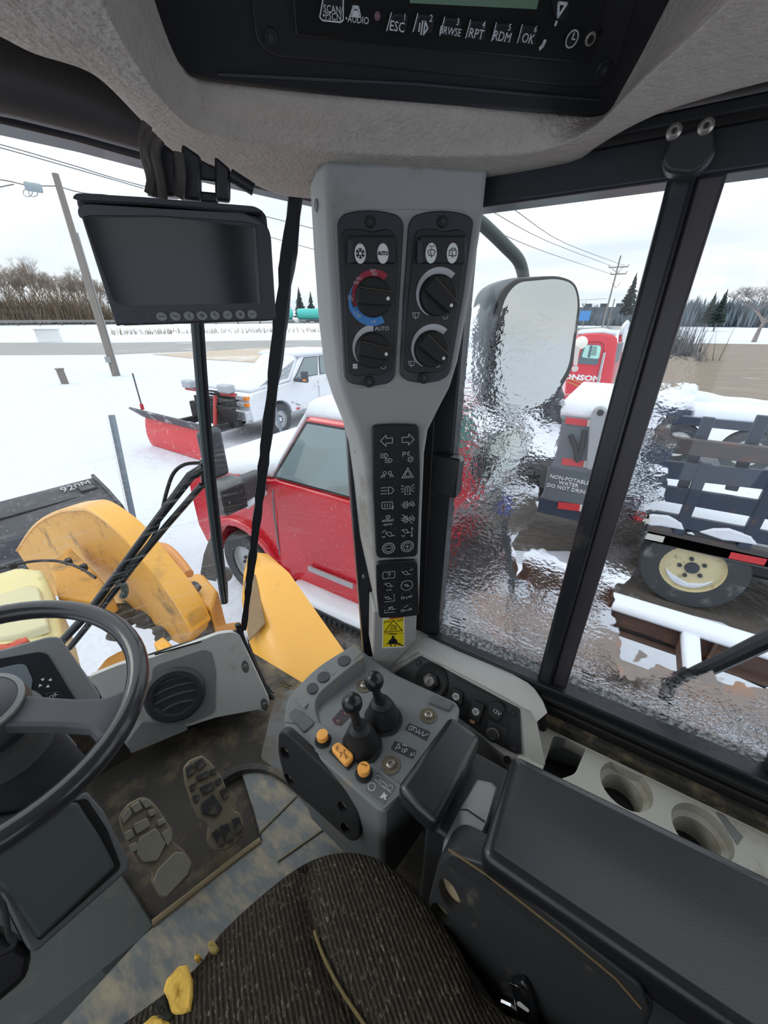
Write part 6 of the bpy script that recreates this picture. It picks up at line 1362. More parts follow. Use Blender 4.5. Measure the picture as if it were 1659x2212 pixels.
def pickup(name, label, T, ax, paint, P, group=None):
    """T(a, b, c): a behind the nose, b in from the near side, c above ground. P: dimensions"""
    t = thing(name, label, 'pickup truck', T(P['len'] * .4, P['w'] / 2, 0), group=group); w = P['w']
    hz, bz, rz_, sz_ = P['hood'], P['belt'], P['roof'], P['sill']; ap, at, rr = P['ap'], P['at'], P['rear']; fw_a = P['fw']; R = P['wr']
    # lower body side profile with the wheel arch cut
    arch = [(fw_a - R * 1.22 * math.cos(PI * k / 10), R + R * 1.22 * math.sin(PI * k / 10)) for k in range(11)]
    prof = [(0.06, sz_), (0.0, sz_ + .25), (0.02, hz - .18), (0.14, hz - .03), (ap * .55, hz + .03), (ap, bz - .02), (ap + .05, bz), (rr, bz), (rr, sz_)] + [(fw_a + R * 1.22, sz_)] + [(a, c) for a, c in arch[::-1] if c > sz_] + [(fw_a - R * 1.22, sz_)]
    ringN = [[T(a, b_, c) for a, c in prof] for b_ in (.05, 0.0, .0, w, w - .05)]
    # crowned flank: pull the belt and sill in a little
    def flank(b_, k): return [T(a, b_ + (k * (.05 if c > bz - .1 else (.03 if c < sz_ + .1 else 0))), c) for a, c in prof]
    v, f = loft([flank(0, 1), flank(w, -1)]); body = ob('body', v, f, paint, t, bevel=.035, seg=3, smooth=40)
    # greenhouse
    base = [T(ap, .06, bz - .01), T(rr, .06, bz - .01), T(rr, w - .06, bz - .01), T(ap, w - .06, bz - .01)]
    ti = P.get('tumble', .2)
    roof = [T(at, ti, rz_), T(rr - .12, ti, rz_), T(rr - .12, w - ti, rz_), T(at, w - ti, rz_)]
    mid = [p.lerp(q, .93) for p, q in zip(base, roof)]
    v, f = loft([base, mid, roof]); ob('cab', v, f, paint, t, bevel=.05, seg=3, smooth=40)
    # side glass on the near side
    n_ = (base[1] - base[0]).cross(roof[0] - base[0]).normalized(); n_ = n_ if n_.dot(CAM - base[0]) > 0 else -n_
    lerp2 = lambda s, k: base[0].lerp(base[1], s).lerp(roof[0].lerp(roof[1], s), k)
    for (s0, s1, s2, s3, k0, k1) in P['win']:
        q = [lerp2(s0, k0), lerp2(s1, k0), lerp2(s2, k1), lerp2(s3, k1)]; c_ = sum(q, V()) / 4
        sur = [c_ + (p - c_) * 1.07 for p in q]; v, f = loft([[p + n_ * .005 for p in sur], [p + n_ * .014 for p in sur]]); fr_ = ob('window_frame', v, f, dark, t, bevel=.004)
        v, f = loft([[p + n_ * .012 for p in q], [p + n_ * .018 for p in q]]); ob('window_glass', v, f, glassd, fr_)
    q = [base[0].lerp(base[3], .06), base[0].lerp(base[3], .94), roof[0].lerp(roof[3], .94), roof[0].lerp(roof[3], .06)]; q = [q[0].lerp(q[3], .06), q[1].lerp(q[2], .06), q[2].lerp(q[1], .1), q[3].lerp(q[0], .1)]
    nf = (T(-1, 0, 0) - T(0, 0, 0)).normalized() + V((0, 0, .7)); nf.normalize(); v, f = loft([[p for p in q], [p + nf * .02 for p in q]]); ob('windscreen', v, f, glassd, t)
    # rear bed
    if P['len'] > rr + .5:
      v, f = loft([[T(rr + .03, b_, sz_), T(rr + .03, b_, bz - .02), T(P['len'], b_, bz - .02), T(P['len'], b_, sz_)] for b_ in (.02, w - .02)]); ob('load_bed', v, f, paint, t, bevel=.03)
    # floor pan
    v, f = loft([[T(.15, b_, sz_ + .12), T(.15, b_, sz_ - .03), T(P['len'] - .1, b_, sz_ - .03), T(P['len'] - .1, b_, sz_ + .12)] for b_ in (.15, w - .15)]); ob('underbody', v, f, dark, t)
    for a_ in (fw_a, P['len'] - 1.15) if P['len'] > 5 else (fw_a,):
        for b_ in (.12, w - .12): wheel(t, T(a_, b_, R), ax if b_ < 1 else tuple(-x for x in ax), R, .26, P['rim'], 8)
    # door seams and handle
    sF = Frame(T(0, -.002, 0), ax)
    seamm = M('panel_gap', (60, 24, 30) if paint is redp else (120, 124, 130), .8)
    for a_ in P['seams']: 
        mb = MB(); v, f = loft([[T(a_ - .006, .028, bz - .1), T(a_ + .006, .028, bz - .1), T(a_ + .006, .03, bz - .1)], [T(a_ - .006, -.004, bz - .35), T(a_ + .006, -.004, bz - .35), T(a_ + .006, .01, bz - .35)], [T(a_ - .006, -.004, sz_ + .15), T(a_ + .006, -.004, sz_ + .15), T(a_ + .006, .01, sz_ + .15)]]); mb.add(v, f); mb.build('door_seam', seamm, t)
        if P.get('handle', True): v, f = boxg(T(a_ - .12, -.03, bz - .22), tuple(abs(x) for x in (T(.20, 0, .045) - T(0, .03, 0)))); ob('door_handle', v, f, paint if paint is whitep else dark, t, bevel=.01)
    return t
# --- white pickup, nose toward the plow, seen from its driver's side
WX, WY = 6.62, 8.15
Tw = lambda a, b, c: V((WX + a, WY + b, GZ + c))
wp2 = pickup('pickup_truck', 'white pickup truck with a red snow plow on its nose', Tw, (0, -1, 0), whitep, dict(len=5.9, w=2.0, hood=1.28, belt=1.38, roof=2.0, sill=.52, ap=1.55, at=2.25, rear=4.1, fw=.98, wr=.42, rim=rimw, seams=[2.68, 3.75], win=[(.06, .44, .40, .10, .1, .86), (.50, .86, .84, .46, .1, .86)], tumble=.22))
snowcap('hood_snow', [Tw(.15, .1, 1.25), Tw(1.55, .08, 1.38), Tw(2.2, .3, 1.95), Tw(2.2, 1.7, 1.95), Tw(1.55, 1.92, 1.38), Tw(.15, 1.9, 1.25)], .10, wp2)
snowcap('roof_snow', [Tw(2.1, .18, 1.97), Tw(4.0, .2, 1.97), Tw(4.0, 1.8, 1.97), Tw(2.1, 1.82, 1.97)], .12, wp2)
box('front_bumper', Tw(-.08, 1.0, .72), (.22, 2.02, .26), M('bumper_chrome', (200, 206, 212), .3, metal=.5), wp2, bevel=.04)
box('grille', Tw(-.01, 1.0, 1.06), (.06, 1.1, .34), dark, wp2, bevel=.01)
for k in range(4): box('grille_bar', Tw(-.045, 1.0, .93 + k * .085), (.03, 1.1, .022), chrome, wp2)
for b_ in (.26, 1.74):
    for c_ in (1.14, .98):
        v, f = boxg(Tw(-.0, b_, c_), (.10, .42, .11)); h1 = ob('headlight', v, f, headl, wp2, bevel=.015)
        box('turn_lens', Tw(.0, b_ + (-.16 if b_ < 1 else .16), c_), (.115, .13, .10), amber, h1, bevel=.01)
mm = box('tow_mirror', Tw(1.72, -.34, 1.50), (.12, .20, .30), M('mirror_shell', (66, 70, 76), .5), wp2, bevel=.03); box('mirror_arm', Tw(1.70, -.12, 1.40), (.10, .30, .10), MATS['mirror_shell'], mm, bevel=.02); box('mirror_lamp', Tw(1.655, -.38, 1.42), (.03, .1, .05), amber, mm)
for k in range(5): box('reflective_tape', Tw(1.7 + k * .26, -.006, .60), (.13, .012, .05), M('tape_red', (200, 52, 58), .5) if k % 2 == 0 else white_p, wp2)
scribble('door_lettering', Frame(Tw(2, -.012, 1), (0, -1, 0)), [(640, 872, 20)], M('letter_grey', (150, 156, 164), .6), wp2)
# plow
pw = thing('snow_plow', 'red snow plow blade with black rubber top edge before the white pickup', 'snow plow', (5.2, 9.0, GZ))
e0, e1 = G(330, 962), G(452, 1000); e0.z = e1.z = GZ + .02
nrm = V((-1, 0, 0)); rings = []
for k in range(8):
    a = -.5 + k * .22; off = V((.28 * (1 - math.cos(a * .9)), 0, .0)); hgt = .10 * k
    rings.append([e0 + off + V((-.05, .1 * k / 7, hgt)), e1 + off + V((-.05, 0, hgt)), e1 + off + V((.0, 0, hgt)), e0 + off + V((.0, .1 * k / 7, hgt))])
v, f = loft(rings); ob('blade', v, f, M('plow_red', (206, 56, 62), .4, dirt=((236, 220, 222), .05, 8)), pw, smooth=60)
v, f = loft([[e0 + V((.02, .12, .70)), e1 + V((.02, 0, .70)), e1 + V((.12, 0, .70)), e0 + V((.12, .1, .70))], [e0 + V((-.16, .35, .92)), e1 + V((-.10, 0, .88)), e1 + V((-.06, 0, .9)), e0 + V((-.12, .35, .95))]]); ob('rubber_deflector', v, f, M('deflector', (86, 86, 92), .7, dirt=((235, 238, 244), .25, 3)), pw)
tube('guide_stick', [e0 + V((.05, .1, .9)), e0 + V((.05, .1, 1.75))], .018, wire, pw, sides=6); box('stick_foot', e0 + V((.05, .1, .95)), (.06, .06, .14), M('tape_red', (200, 52, 58), .5), pw)
for yy in (8.35, 9.75): box('push_beam', V((5.75, yy, GZ + .55)), (1.3, .12, .16), dark, pw)
box('cross_frame', V((6.15, 9.05, GZ + .75)), (.14, 1.7, .5), dark, pw, bevel=.02); box('lift_frame', V((6.25, 9.05, GZ + 1.05)), (.12, 1.5, .18), dark, pw)
tube('lift_ram', [V((5.9, 8.7, GZ + .55)), V((6.2, 8.9, GZ + 1.2))], .05, M('ram_red', (180, 60, 60), .5), pw, sides=10)
for yy in (8.45, 9.9): lamp_ = box('plow_light', V((6.22, yy, GZ + 1.42)), (.24, .42, .20), M('lamp_case', (170, 178, 186), .4), pw, bevel=.04); box('lamp_bracket', V((6.25, yy, GZ + 1.28)), (.08, .5, .07), MATS['ram_red'], lamp_)
# --- red truck right beside the loader
RX, RY = 2.30, 4.15
Tr = lambda a, b, c: V((RX + b, RY - a, GZ + c))
rp2 = pickup('pickup_truck', 'red pickup truck with snowy hood parked close beside the loader', Tr, (-1, 0, 0), redp, dict(len=3.0, w=2.0, hood=1.48, belt=1.60, roof=2.22, sill=.46, ap=1.38, at=1.75, rear=2.75, fw=.85, wr=.42, rim=rimw, seams=[1.42, 2.62], win=[(.04, .93, .91, .07, .07, .88)], tumble=.26, handle=False))
snowcap('hood_snow', [Tr(.1, .12, 1.42), Tr(.8, .08, 1.5), Tr(1.36, .10, 1.60), Tr(1.42, 1.0, 1.62), Tr(1.36, 1.9, 1.60), Tr(.8, 1.92, 1.5), Tr(.1, 1.88, 1.42)], .16, rp2)
snowcap('windscreen_snow', [Tr(1.36, .12, 1.60), Tr(1.73, .28, 2.20), Tr(1.73, 1.75, 2.20), Tr(1.36, 1.9, 1.60)], .12, rp2)
snowcap('roof_snow', [Tr(1.73, .27, 2.20), Tr(2.62, .28, 2.20), Tr(2.62, 1.75, 2.20), Tr(1.73, 1.75, 2.20)], .16, rp2)
# flared front arch, running board with snow, badge strip
v, f = loft([[Tr(a, b_, c) for a, c in [(.85 - .62 * math.cos(PI * k / 12), .42 + .62 * math.sin(PI * k / 12)) for k in range(13)]] + [Tr(a, b_, c) for a, c in [(.85 - .53 * math.cos(PI * k / 12), .42 + .53 * math.sin(PI * k / 12)) for k in range(12, -1, -1)]] for b_ in (-.06, .1)]); ob('arch_flare', v, f, redp, rp2, bevel=.02, smooth=40)
v, f = boxg(Tr(2.1, -.06, .42), (.26, 1.3, .06)); ob('running_board', v, f, blackr, rp2, bevel=.01)
mb = MB()
for k in range(20): v, f = boxg(Tr(1.55 + k * .062, -.20, .40), (.03, .03, .05)); mb.add(v, f)
mb.build('board_teeth', blackr, rp2)
snowcap('board_snow', [Tr(1.6, -.17, .45), Tr(2.4, -.18, .45), Tr(2.72, -.17, .45), Tr(2.72, .06, .45), Tr(2.4, .05, .45), Tr(1.6, .05, .45)], .08, rp2)
box('sill_badge', Tr(2.1, -.008, .75), (.02, .55, .05), M('badge_grey', (168, 168, 172), .4), rp2)
v, f = prism([Tr(2.757, .35, 1.72), Tr(2.757, 1.65, 1.72), Tr(2.69, 1.58, 2.10), Tr(2.69, .42, 2.10)], (0, -.02, 0)); ob('rear_window', v, f, M('green_glass', (70, 116, 108), .1, var=.2, vs=5), rp2)
v, f = boxg(Tr(3.05, 1.0, .55), (.9, .6, .2)); ob('rear_frame', v, f, dark, rp2)
lathe('tow_hook', [(0, 0), (.03, 0), (.03, .06), (0, .06)], Tr(-.02, .4, .55), (0, 1, 0), dark, rp2, seg=10)
# big tow mirror
mh = V((RX - .26, RY - 1.30, GZ + 1.55))
v, f = boxg(mh + V((-.12, 0.02, .02)), (.30, .20, .30)); tm = ob('tow_mirror', v, f, M('mirror_grey', (112, 116, 118), .6, var=.12, bump=.3, bs=60, dirt=((150, 152, 152), .2, 20)), rp2, bevel=.05, seg=3)
v, f = boxg(mh + V((-.12, -.085, .0)), (.24, .02, .24)); ob('mirror_back', v, f, dark, tm, bevel=.02)
v, f = boxg(mh + V((.14, .02, .02)), (.30, .14, .22)); ob('mirror_arm', v, f, M('mirror_shell', (66, 70, 76), .5), tm, bevel=.03)
v, f = boxg(mh + V((-.10, .12, .38)), (.22, .08, .44)); ob('upper_mirror', v, f, MATS['mirror_shell'], tm, bevel=.04, seg=3)
snowcap('mirror_snow', [mh + V(q) for q in [(.02, -.06, -.16), (.26, -.07, -.1), (.26, .1, -.1), (.02, .1, -.16)]], .05, rp2)

# ================================================================== LOADER FRONT END
yel = M('loader_yellow', (232, 170, 66), .42, var=.05, vs=3, coat=.25, dirt=((178, 140, 84), .06, 5))
yeld = M('loader_yellow_dirty', (206, 152, 66), .6, var=.12, vs=6, bump=.2, bs=30, bd=.01, dirt=((112, 96, 76), .22, 5))
soil = M('clod_soil', (88, 88, 88), .9, var=.35, vs=12, bump=1.0, bs=24, bd=.03, dirt=((170, 174, 178), .2, 14))
lo = thing('loader_lift_arm', 'arched yellow loader lift arm ahead of the windscreen', 'lift arm', (.9, 2.2, GZ + .6))
XA = .80
AW = .11
arm = [(36, 1190), (72, 1138), (118, 1108), (165, 1098), (200, 1104), (262, 1152), (330, 1232), (384, 1304), (416, 1366), (400, 1398), (335, 1368), (275, 1325), (205, 1298), (120, 1288)]
pa_ = [V((XA, 4.5, -1.30))] + cat_rom([A(x, y, 'x', XA) for x, y in arm[:10]], 4) + [A(x, y, 'x', XA) for x, y in arm[10:]]
v, f = loft([pa_, [p + V((AW, 0, 0)) for p in pa_]]); ob('arm_plate', v, f, yeld, lo, bevel=.012, smooth=30)
pt = [A(x, y, 'x', XA) for x, y in arm[0:9]]
ptS = cat_rom(pt, 4); _C = V((XA, 2.0, -.6)); ptS = [p + (p - _C).normalized() * .012 for p in ptS]
v, f = loft([[p + V((-.01, 0, 0)), p + V((AW + .01, 0, 0)), p + V((AW + .01, 0, 0)) - (p - V((XA, 2.0, -.6))).normalized() * .03, p + V((-.01, 0, 0)) - (p - V((XA, 2.0, -.6))).normalized() * .03] for p in ptS]); ob('arm_flange', v, f, yel, lo, bevel=.006)
bk = thing('loader_bucket', 'black steel loader bucket with chalk marks lying ahead', 'bucket', (1.0, 5.0, GZ))
bkm = M('bucket_steel', (86, 88, 92), .55, metal=.2, var=.2, vs=6, bump=.3, bs=16, bd=.02, dirt=((140, 142, 144), .15, 12))
BKz = [(V((1.95, 6.1, -.72)), V((-2.2, 6.35, -.62))), (V((1.90, 5.55, -.86)), V((-2.2, 5.8, -.78))), (V((1.85, 4.95, -1.12)), V((-2.2, 5.2, -1.05))), (V((1.75, 4.45, -1.5)), V((-2.2, 4.7, -1.45))), (V((1.70, 4.25, -1.75)), V((-2.2, 4.45, -1.75)))]
rt_ = [Z(x, y, z) for x, y, z in [(200, 1032, -.72), (234, 1066, -.86), (262, 1098, -1.05), (286, 1134, -1.4), (300, 1165, -1.72)]]
lf_ = [Z(x, y, z) for x, y, z in [(-80, 1104, -.72), (-80, 1146, -.86), (-80, 1190, -1.05), (-80, 1240, -1.4), (-80, 1290, -1.72)]]
v, f = loft([[a, b, b + V((0, .02, -.03)), a + V((0, .02, -.03))] for a, b in zip(rt_, lf_)]); ob('back_sheet', v, f, bkm, bk, smooth=50)
v, f = loft([[p + V((-.01, 0, .05)), p + V((.03, 0, .05)), p + V((.03, 0, -.03)), p + V((-.01, 0, -.03))] for p in rt_]); ob('side_lip', v, f, bkm, bk, bevel=.004)
BFm = Frame(rt_[0].lerp(rt_[1], .5), (rt_[1] - rt_[0]).cross(lf_[0] - rt_[0]) * (1 if (rt_[1] - rt_[0]).cross(lf_[0] - rt_[0]).z > 0 else -1), up=(0, 1, .2))
tube('weld_seam', [Z(x, y, z) for x, y, z in [(228, 1058, -.84), (100, 1094, -.84), (-60, 1138, -.84)]], .012, dark, bk, sides=6)
q = BFm.pp([(168, 1056), (200, 1048), (211, 1055), (176, 1065)]); slab('data_plate', BFm, q, .0, .03, bkm, bk, bevel=.004); strokes('plate_edge', BFm, [q + q[:1]], .012, dark, bk, h=.03)
text('chalk_writing', '920M', BFm, BFm.uv(165, 1052), .15, M('chalk', (180, 184, 188), .9), bk, h=.01, rot=BFm.uv(190, 1046)[1] * 0 + math.atan2(BFm.uv(190, 1045)[1] - BFm.uv(146, 1057)[1], BFm.uv(190, 1045)[0] - BFm.uv(146, 1057)[0]), t=.004)
# centre frame, hydraulic parts and clods below the windscreen
cf = thing('loader_front_frame', 'dirty yellow loader front frame with hoses below the windscreen', 'loader frame', (.4, 1.8, GZ + .3))
def pxbox(name, pxs, zs, down, mat, parent, bevel=.01):
    pts = [Z(x, y, z) for (x, y), z in zip(pxs, zs if isinstance(zs, (list, tuple)) else [zs] * len(pxs))]; v, f = prism(pts, (0, 0, -down)); return ob(name, v, f, mat, parent, bevel=bevel)
pale = M('loader_cream', (226, 214, 158), .5, var=.08, vs=5, dirt=((150, 112, 60), .12, 9))
pxbox('valve_cover', [(-120, 1290), (-20, 1240), (40, 1222), (88, 1226), (104, 1262), (118, 1310), (132, 1372), (60, 1400), (-120, 1420)], [.02, .02, .02, .02, -.04, -.1, -.16, -.16, -.1], .35, pale, cf, bevel=.03)
pxbox('cover_door', [(-60, 1300), (60, 1262), (84, 1268), (104, 1350), (40, 1372), (-60, 1390)], [-.01, -.01, -.02, -.09, -.1, -.1], .05, M('cream_door', (206, 198, 158), .5, var=.05), cf, bevel=.01)
pxbox('bulkhead', [(108, 1216), (150, 1182), (200, 1230), (240, 1275), (200, 1300), (125, 1290)], -.15, .15, yeld, cf)
pxbox('tower_plate', [(404, 1252), (420, 1236), (440, 1240), (470, 1275), (455, 1318), (430, 1300)], -.35, .6, yel, cf, bevel=.02)
pxbox('tower_inner', [(400, 1255), (430, 1268), (452, 1312), (440, 1352), (405, 1350), (392, 1290)], -.37, .5, soil, cf, bevel=.02)
pxbox('step_block', [(330, 1388), (352, 1374), (372, 1392), (352, 1412)], -.3, .2, yel, cf, bevel=.01)
pxbox('side_wall', [(350, 1440), (440, 1352), (520, 1340), (540, 1420), (400, 1480)], -.6, .5, yeld, cf, bevel=.02)
pxbox('belly_plate', [(228, 1420), (262, 1402), (310, 1400), (330, 1430), (230, 1462), (190, 1468)], -.55, .3, yeld, cf, bevel=.02)
tube('handle', [Z(x, y, -.45) for x, y in [(318, 1192), (338, 1180), (362, 1186), (388, 1212), (408, 1240)]], .035, M('handle_orange', (216, 150, 84), .5), cf, sides=10, smooth=4)
tube('grease_line', [Z(x, y, .02) for x, y in [(-60, 1236), (0, 1228), (60, 1214), (110, 1211), (142, 1216), (175, 1228), (206, 1248)]], .008, blackr, cf, sides=8, smooth=4)
for x, y in [(30, 1226), (150, 1218), (183, 1230)]: lathe('line_clip', [(0, 0), (.018, 0), (.018, .03), (0, .03)], Z(x, y, .0), (0, 0, 1), dark, cf, seg=10)
for i, (x, y, s, z) in enumerate([(300, 1300, 40, -.5), (330, 1330, 45, -.5), (280, 1330, 34, -.52), (250, 1320, 28, -.5), (360, 1362, 34, -.52), (255, 1370, 25, -.6), (415, 1270, 22, -.3)]):
    c_ = Z(x, y, z); R_ = random.Random(i); r_ = s / 830 * 2.1; vs = []; n1, n2 = 9, 7
    rg = [[c_ + V((math.cos(2 * PI * k / n1), math.sin(2 * PI * k / n1), 0)) * r_ * math.sin(PI * (j + .3) / n2) * R_.uniform(.75, 1.15) + V((0, 0, -math.cos(PI * (j + .3) / n2) * r_ * .6)) for k in range(n1)] for j in range(n2)]
    v, f = loft(rg); ob('dirt_clod', v, f, soil, cf, smooth=60)
# right fender with platform
fe = thing('loader_fender', 'smooth yellow loader fender outside the corner glass', 'fender', (1.2, 1.4, GZ + .8))
L_ = [(537, 1203, -.10), (528, 1240, -.12), (524, 1300, -.16), (536, 1370, -.22), (556, 1440, -.28), (584, 1505, -.34), (620, 1560, -.40)]
C_ = [(556, 1196, -.08), (572, 1240, -.10), (588, 1300, -.14), (612, 1370, -.20), (640, 1440, -.26), (670, 1505, -.32), (700, 1560, -.38)]
R_ = [(576, 1199, -.10), (622, 1240, -.13), (664, 1300, -.17), (706, 1360, -.23), (745, 1415, -.29), (790, 1480, -.35), (830, 1540, -.42)]
D_ = [(580, 1206, -.30), (630, 1250, -.33), (676, 1312, -.40), (716, 1372, -.46), (754, 1428, -.52), (800, 1490, -.6), (840, 1550, -.65)]
rowsf = [[Z(x, y, z) for x, y, z in L_], [Z(x, y, z) for x, y, z in C_], [Z(x, y, z) for x, y, z in R_], [Z(x, y, z) + V((0.0, 0, -.25)) for x, y, z in R_]]
g_ = grid('fender_shell', rowsf, yel, fe, smooth=60, solid=.02)
v, f = loft([[p, p + V((-.02, 0, -.4))] for p in rowsf[0]], close=False, cap=False); 
grid('inner_skirt', [[p for p in rowsf[0]], [p + V((-.01, .0, -.35)) for p in rowsf[0]]], yeld, fe, smooth=60)
v, f = prism([Z(x, y, z) + V((0, 0, .012)) for x, y, z in [(527, 1262, -.13), (553, 1246, -.12), (574, 1352, -.18), (538, 1392, -.22)]], (0, 0, .01)); ob('mud_patch', v, f, M('brown_step', (132, 108, 76), .7, var=.25, vs=12, bump=.4, bs=30, bd=.01), fe, bevel=.004)
lm = thing('loader_marker_lamp', 'round grey work lamp on the loader fender below the wiper', 'lamp', Z(480, 1250, -.3))
lathe('lamp_body', [(0, -.04), (.03, -.04), (.048, 0), (.05, .02), (.04, .03), (0, .034)], Z(484, 1240, -.22), (-.4, -.8, .3), M('lamp_grey', (92, 98, 102), .4), lm, seg=24)
tube('lamp_stem', [Z(484, 1245, -.24), Z(486, 1290, -.40)], .02, dark, lm, sides=8)
fl_ = thing('mud_flap', 'grey rubber flap hanging ahead of the loader fender', 'mud flap', Z(448, 1240, -.6))
pxbox('flap', [(452, 1160), (462, 1165), (466, 1245), (432, 1238), (440, 1196)], [-.35, -.35, -.6, -.6, -.5], .06, M('flap_grey', (92, 96, 100), .7), fl_)

# ================================================================== WIPERS
WFm = Frame((.35, 1.08, .31), (-.162, -.267, -.080))
wi = thing('windscreen_wiper', 'black windscreen wiper with twin arms across the front glass', 'wiper', WFm.px(240, 1300, -.03))
tube('blade_rail', [WFm.px(x, y, -.03) for x, y in [(428, 690), (436, 800), (447, 930), (460, 1060), (474, 1180), (486, 1300)]], .0105, frameb, wi, sides=8)
tube('blade_rubber', [WFm.px(x, y, -.022) for x, y in [(420, 690), (428, 800), (438, 930), (450, 1060), (464, 1180), (482, 1302)]], .0075, M('wiper_rubber', (70, 80, 84), .5), wi, sides=8)
v, f = prism([WFm.px(x, y, -.05) for x, y in [(432, 1000), (460, 1000), (466, 1050), (450, 1065), (436, 1050)]], -WFm.n * .02); ob('blade_clamp', v, f, black, wi, bevel=.003)
tube('main_arm', [WFm.px(x, y, -.05) for x, y in [(440, 1012), (412, 1028), (330, 1135), (260, 1230), (190, 1325), (120, 1400)]], [.013, .012, .010, .010, .011, .011], frameb, wi, sides=10)
tube('lower_arm', [WFm.px(x, y, -.05) for x, y in [(436, 1048), (360, 1135), (290, 1220), (215, 1320), (150, 1400)]], .0085, frameb, wi, sides=10)
tube('washer_hose', [WFm.px(x, y, -.06) for x, y in [(436, 1000), (400, 1003), (375, 1022), (360, 1062), (348, 1110), (330, 1160), (290, 1210), (250, 1260)]], .0045, blackr, wi, sides=8, smooth=4)
tube('hose_nozzle', [WFm.px(x, y, -.05) for x, y in [(245, 1250), (262, 1258), (270, 1275), (266, 1288)]], .010, M('nozzle_grey', (110, 120, 112), .5), wi, sides=8, smooth=3)
w2 = thing('side_wiper', 'thick black wiper arm outside the rear side pane', 'wiper', A(1445, 1500, 'x', .80))
tube('arm', [A(x, y, 'x', .82) for x, y in [(1438, 1506), (1446, 1488), (1475, 1468), (1560, 1430), (1660, 1382), (1800, 1318)]], [.008, .012, .014, .015, .016, .016], frameb, w2, sides=10)
lathe('arm_foot', [(0, 0), (.014, 0), (.014, .02), (0, .02)], A(1440, 1502, 'x', .80), (-1, 0, 0), black, w2, seg=12)

# ================================================================== OUTSIDE MIRRORS
QO = CAM + ray(1145, 750) * (1.35 / math.hypot(ray(1145, 750).x, ray(1145, 750).y))
QF = Frame(QO, (-.66, -.75, .03))
mi = thing('exterior_mirror', 'large rounded rear-view mirror on a bent arm outside the side window', 'mirror', QF.px(1130, 905))
shell = M('mirror_housing', (116, 122, 128), .5, var=.12)
mg = M('mirror_glass', (190, 192, 188), .12, metal=1.0, var=.04, vs=6, bump=.08, bs=60, bd=.001)
slab('shell', QF, rnd(QF.pp([(1062, 620), (1110, 598), (1205, 592), (1246, 606), (1257, 655), (1238, 800), (1186, 888), (1112, 914), (1060, 908), (1036, 865), (1036, 715)]), .03), -.10, -.004, shell, mi, bevel=.03, seg=4)
slab('rim', QF, rnd(QF.pp([(1078, 636), (1110, 602), (1205, 595), (1244, 609), (1254, 655), (1236, 798), (1184, 884), (1112, 910), (1064, 902), (1046, 862), (1058, 720)]), .03), -.01, .003, blackr, mi, bevel=.004)
slab('glass', QF, rnd(QF.pp([(1090, 640), (1116, 610), (1203, 602), (1238, 614), (1247, 655), (1226, 795), (1176, 873), (1110, 899), (1070, 892), (1056, 858), (1068, 720)]), .03), .002, .005, mg, mi)
tube('arm', [QF.px(x, y, -.06) for x, y in [(985, 440), (1042, 484), (1092, 532), (1122, 566), (1132, 610), (1130, 650)]], .017, M('arm_green_grey', (74, 84, 84), .5), mi, sides=12, smooth=4)
m2_ = thing('spot_mirror', 'small oval convex mirror below the large rear-view mirror', 'mirror', QF.px(1060, 1068))
c_ = QF.uv(1072, 1002); rr_ = QF.r(1072, 1002, 1)
def rell(k, n=36): return [(c_[0] + (a * math.cos(-.62) - b * math.sin(-.62)), c_[1] + (a * math.sin(-.62) + b * math.cos(-.62))) for a, b in ell((0, 0), 47 * rr_ * k, 70 * rr_ * k, n)]
slab('shell', QF, rell(1.1), -.05, -.002, shell, m2_, bevel=.015, seg=3); slab('rim', QF, rell(1.1), -.004, .003, blackr, m2_, bevel=.003)
rings = [[QF.at(a, b, .002 + .02 * (1 - s * s)) for a, b in rell(s * .98)] for s in (1, .8, .55, .3, .02)]
v, f = loft(rings, cap=False); ob('glass', v, f, mg, m2_, smooth=180)
mp_ = thing('mirror_mast', 'dark mast and slanted brace carrying the outside mirrors', 'mast', QF.px(1100, 1370, -.06))
tube('mast', [QF.px(x, y, -.08) for x, y in [(1066, 1075), (1076, 1150), (1088, 1250), (1102, 1370), (1110, 1440)]], .016, M('mast_dark', (62, 66, 70), .6), mp_, sides=12)
tube('brace', [QF.px(x, y, -.07) for x, y in [(900, 1160), (975, 1126), (1030, 1102), (1062, 1088)]], .022, M('brace_grey', (112, 116, 118), .5), mp_, sides=12)
lathe('joint_knob', [(0, 0), (.016, 0), (.016, .03), (0, .03)], QF.px(1076, 1106, -.05), QF.n, M('knob_blue', (54, 72, 196), .4), mp_, seg=14)
lathe('clamp', [(0, -.02), (.04, -.02), (.04, .02), (0, .02)], QF.px(1062, 1090, -.09), QF.n, MATS['mast_dark'], mp_, seg=16)

# ================================================================== FLATBED TRUCK WITH STAKE SIDES
XF = 4.75
FT = thing('flatbed_truck', 'dark stake side flatbed truck with cream wheel and red tape', 'truck', (XF + 1, -1.0, GZ))
navy = M('stake_navy', (48, 58, 74), .45, var=.15, vs=4, dirt=((96, 70, 56), .05, 10))
rustd = M('deck_dark', (74, 70, 70), .6, var=.2, vs=6, dirt=((112, 72, 54), .2, 7))
ff = lambda X, Y: (1320 + X / 4.513, 840 + Y / 4.513)
def fbar(name, a, b, dz, mat, parent=FT, x=XF, th=.05, bevel=.006):
    """a rail along the flank from pixel a to pixel b, dz tall (downwards), th thick"""
    p = A(*a, 'x', x); q = A(*b, 'x', x); v, f = loft([[s, s + V((th, 0, 0)), s + V((th, 0, -dz)), s + V((0, 0, -dz))] for s in (p, q)]); return ob(name, v, f, mat, parent, bevel=bevel)
ext = lambda a, b, k: (b[0] + (b[0] - a[0]) * k, b[1] + (b[1] - a[1]) * k)
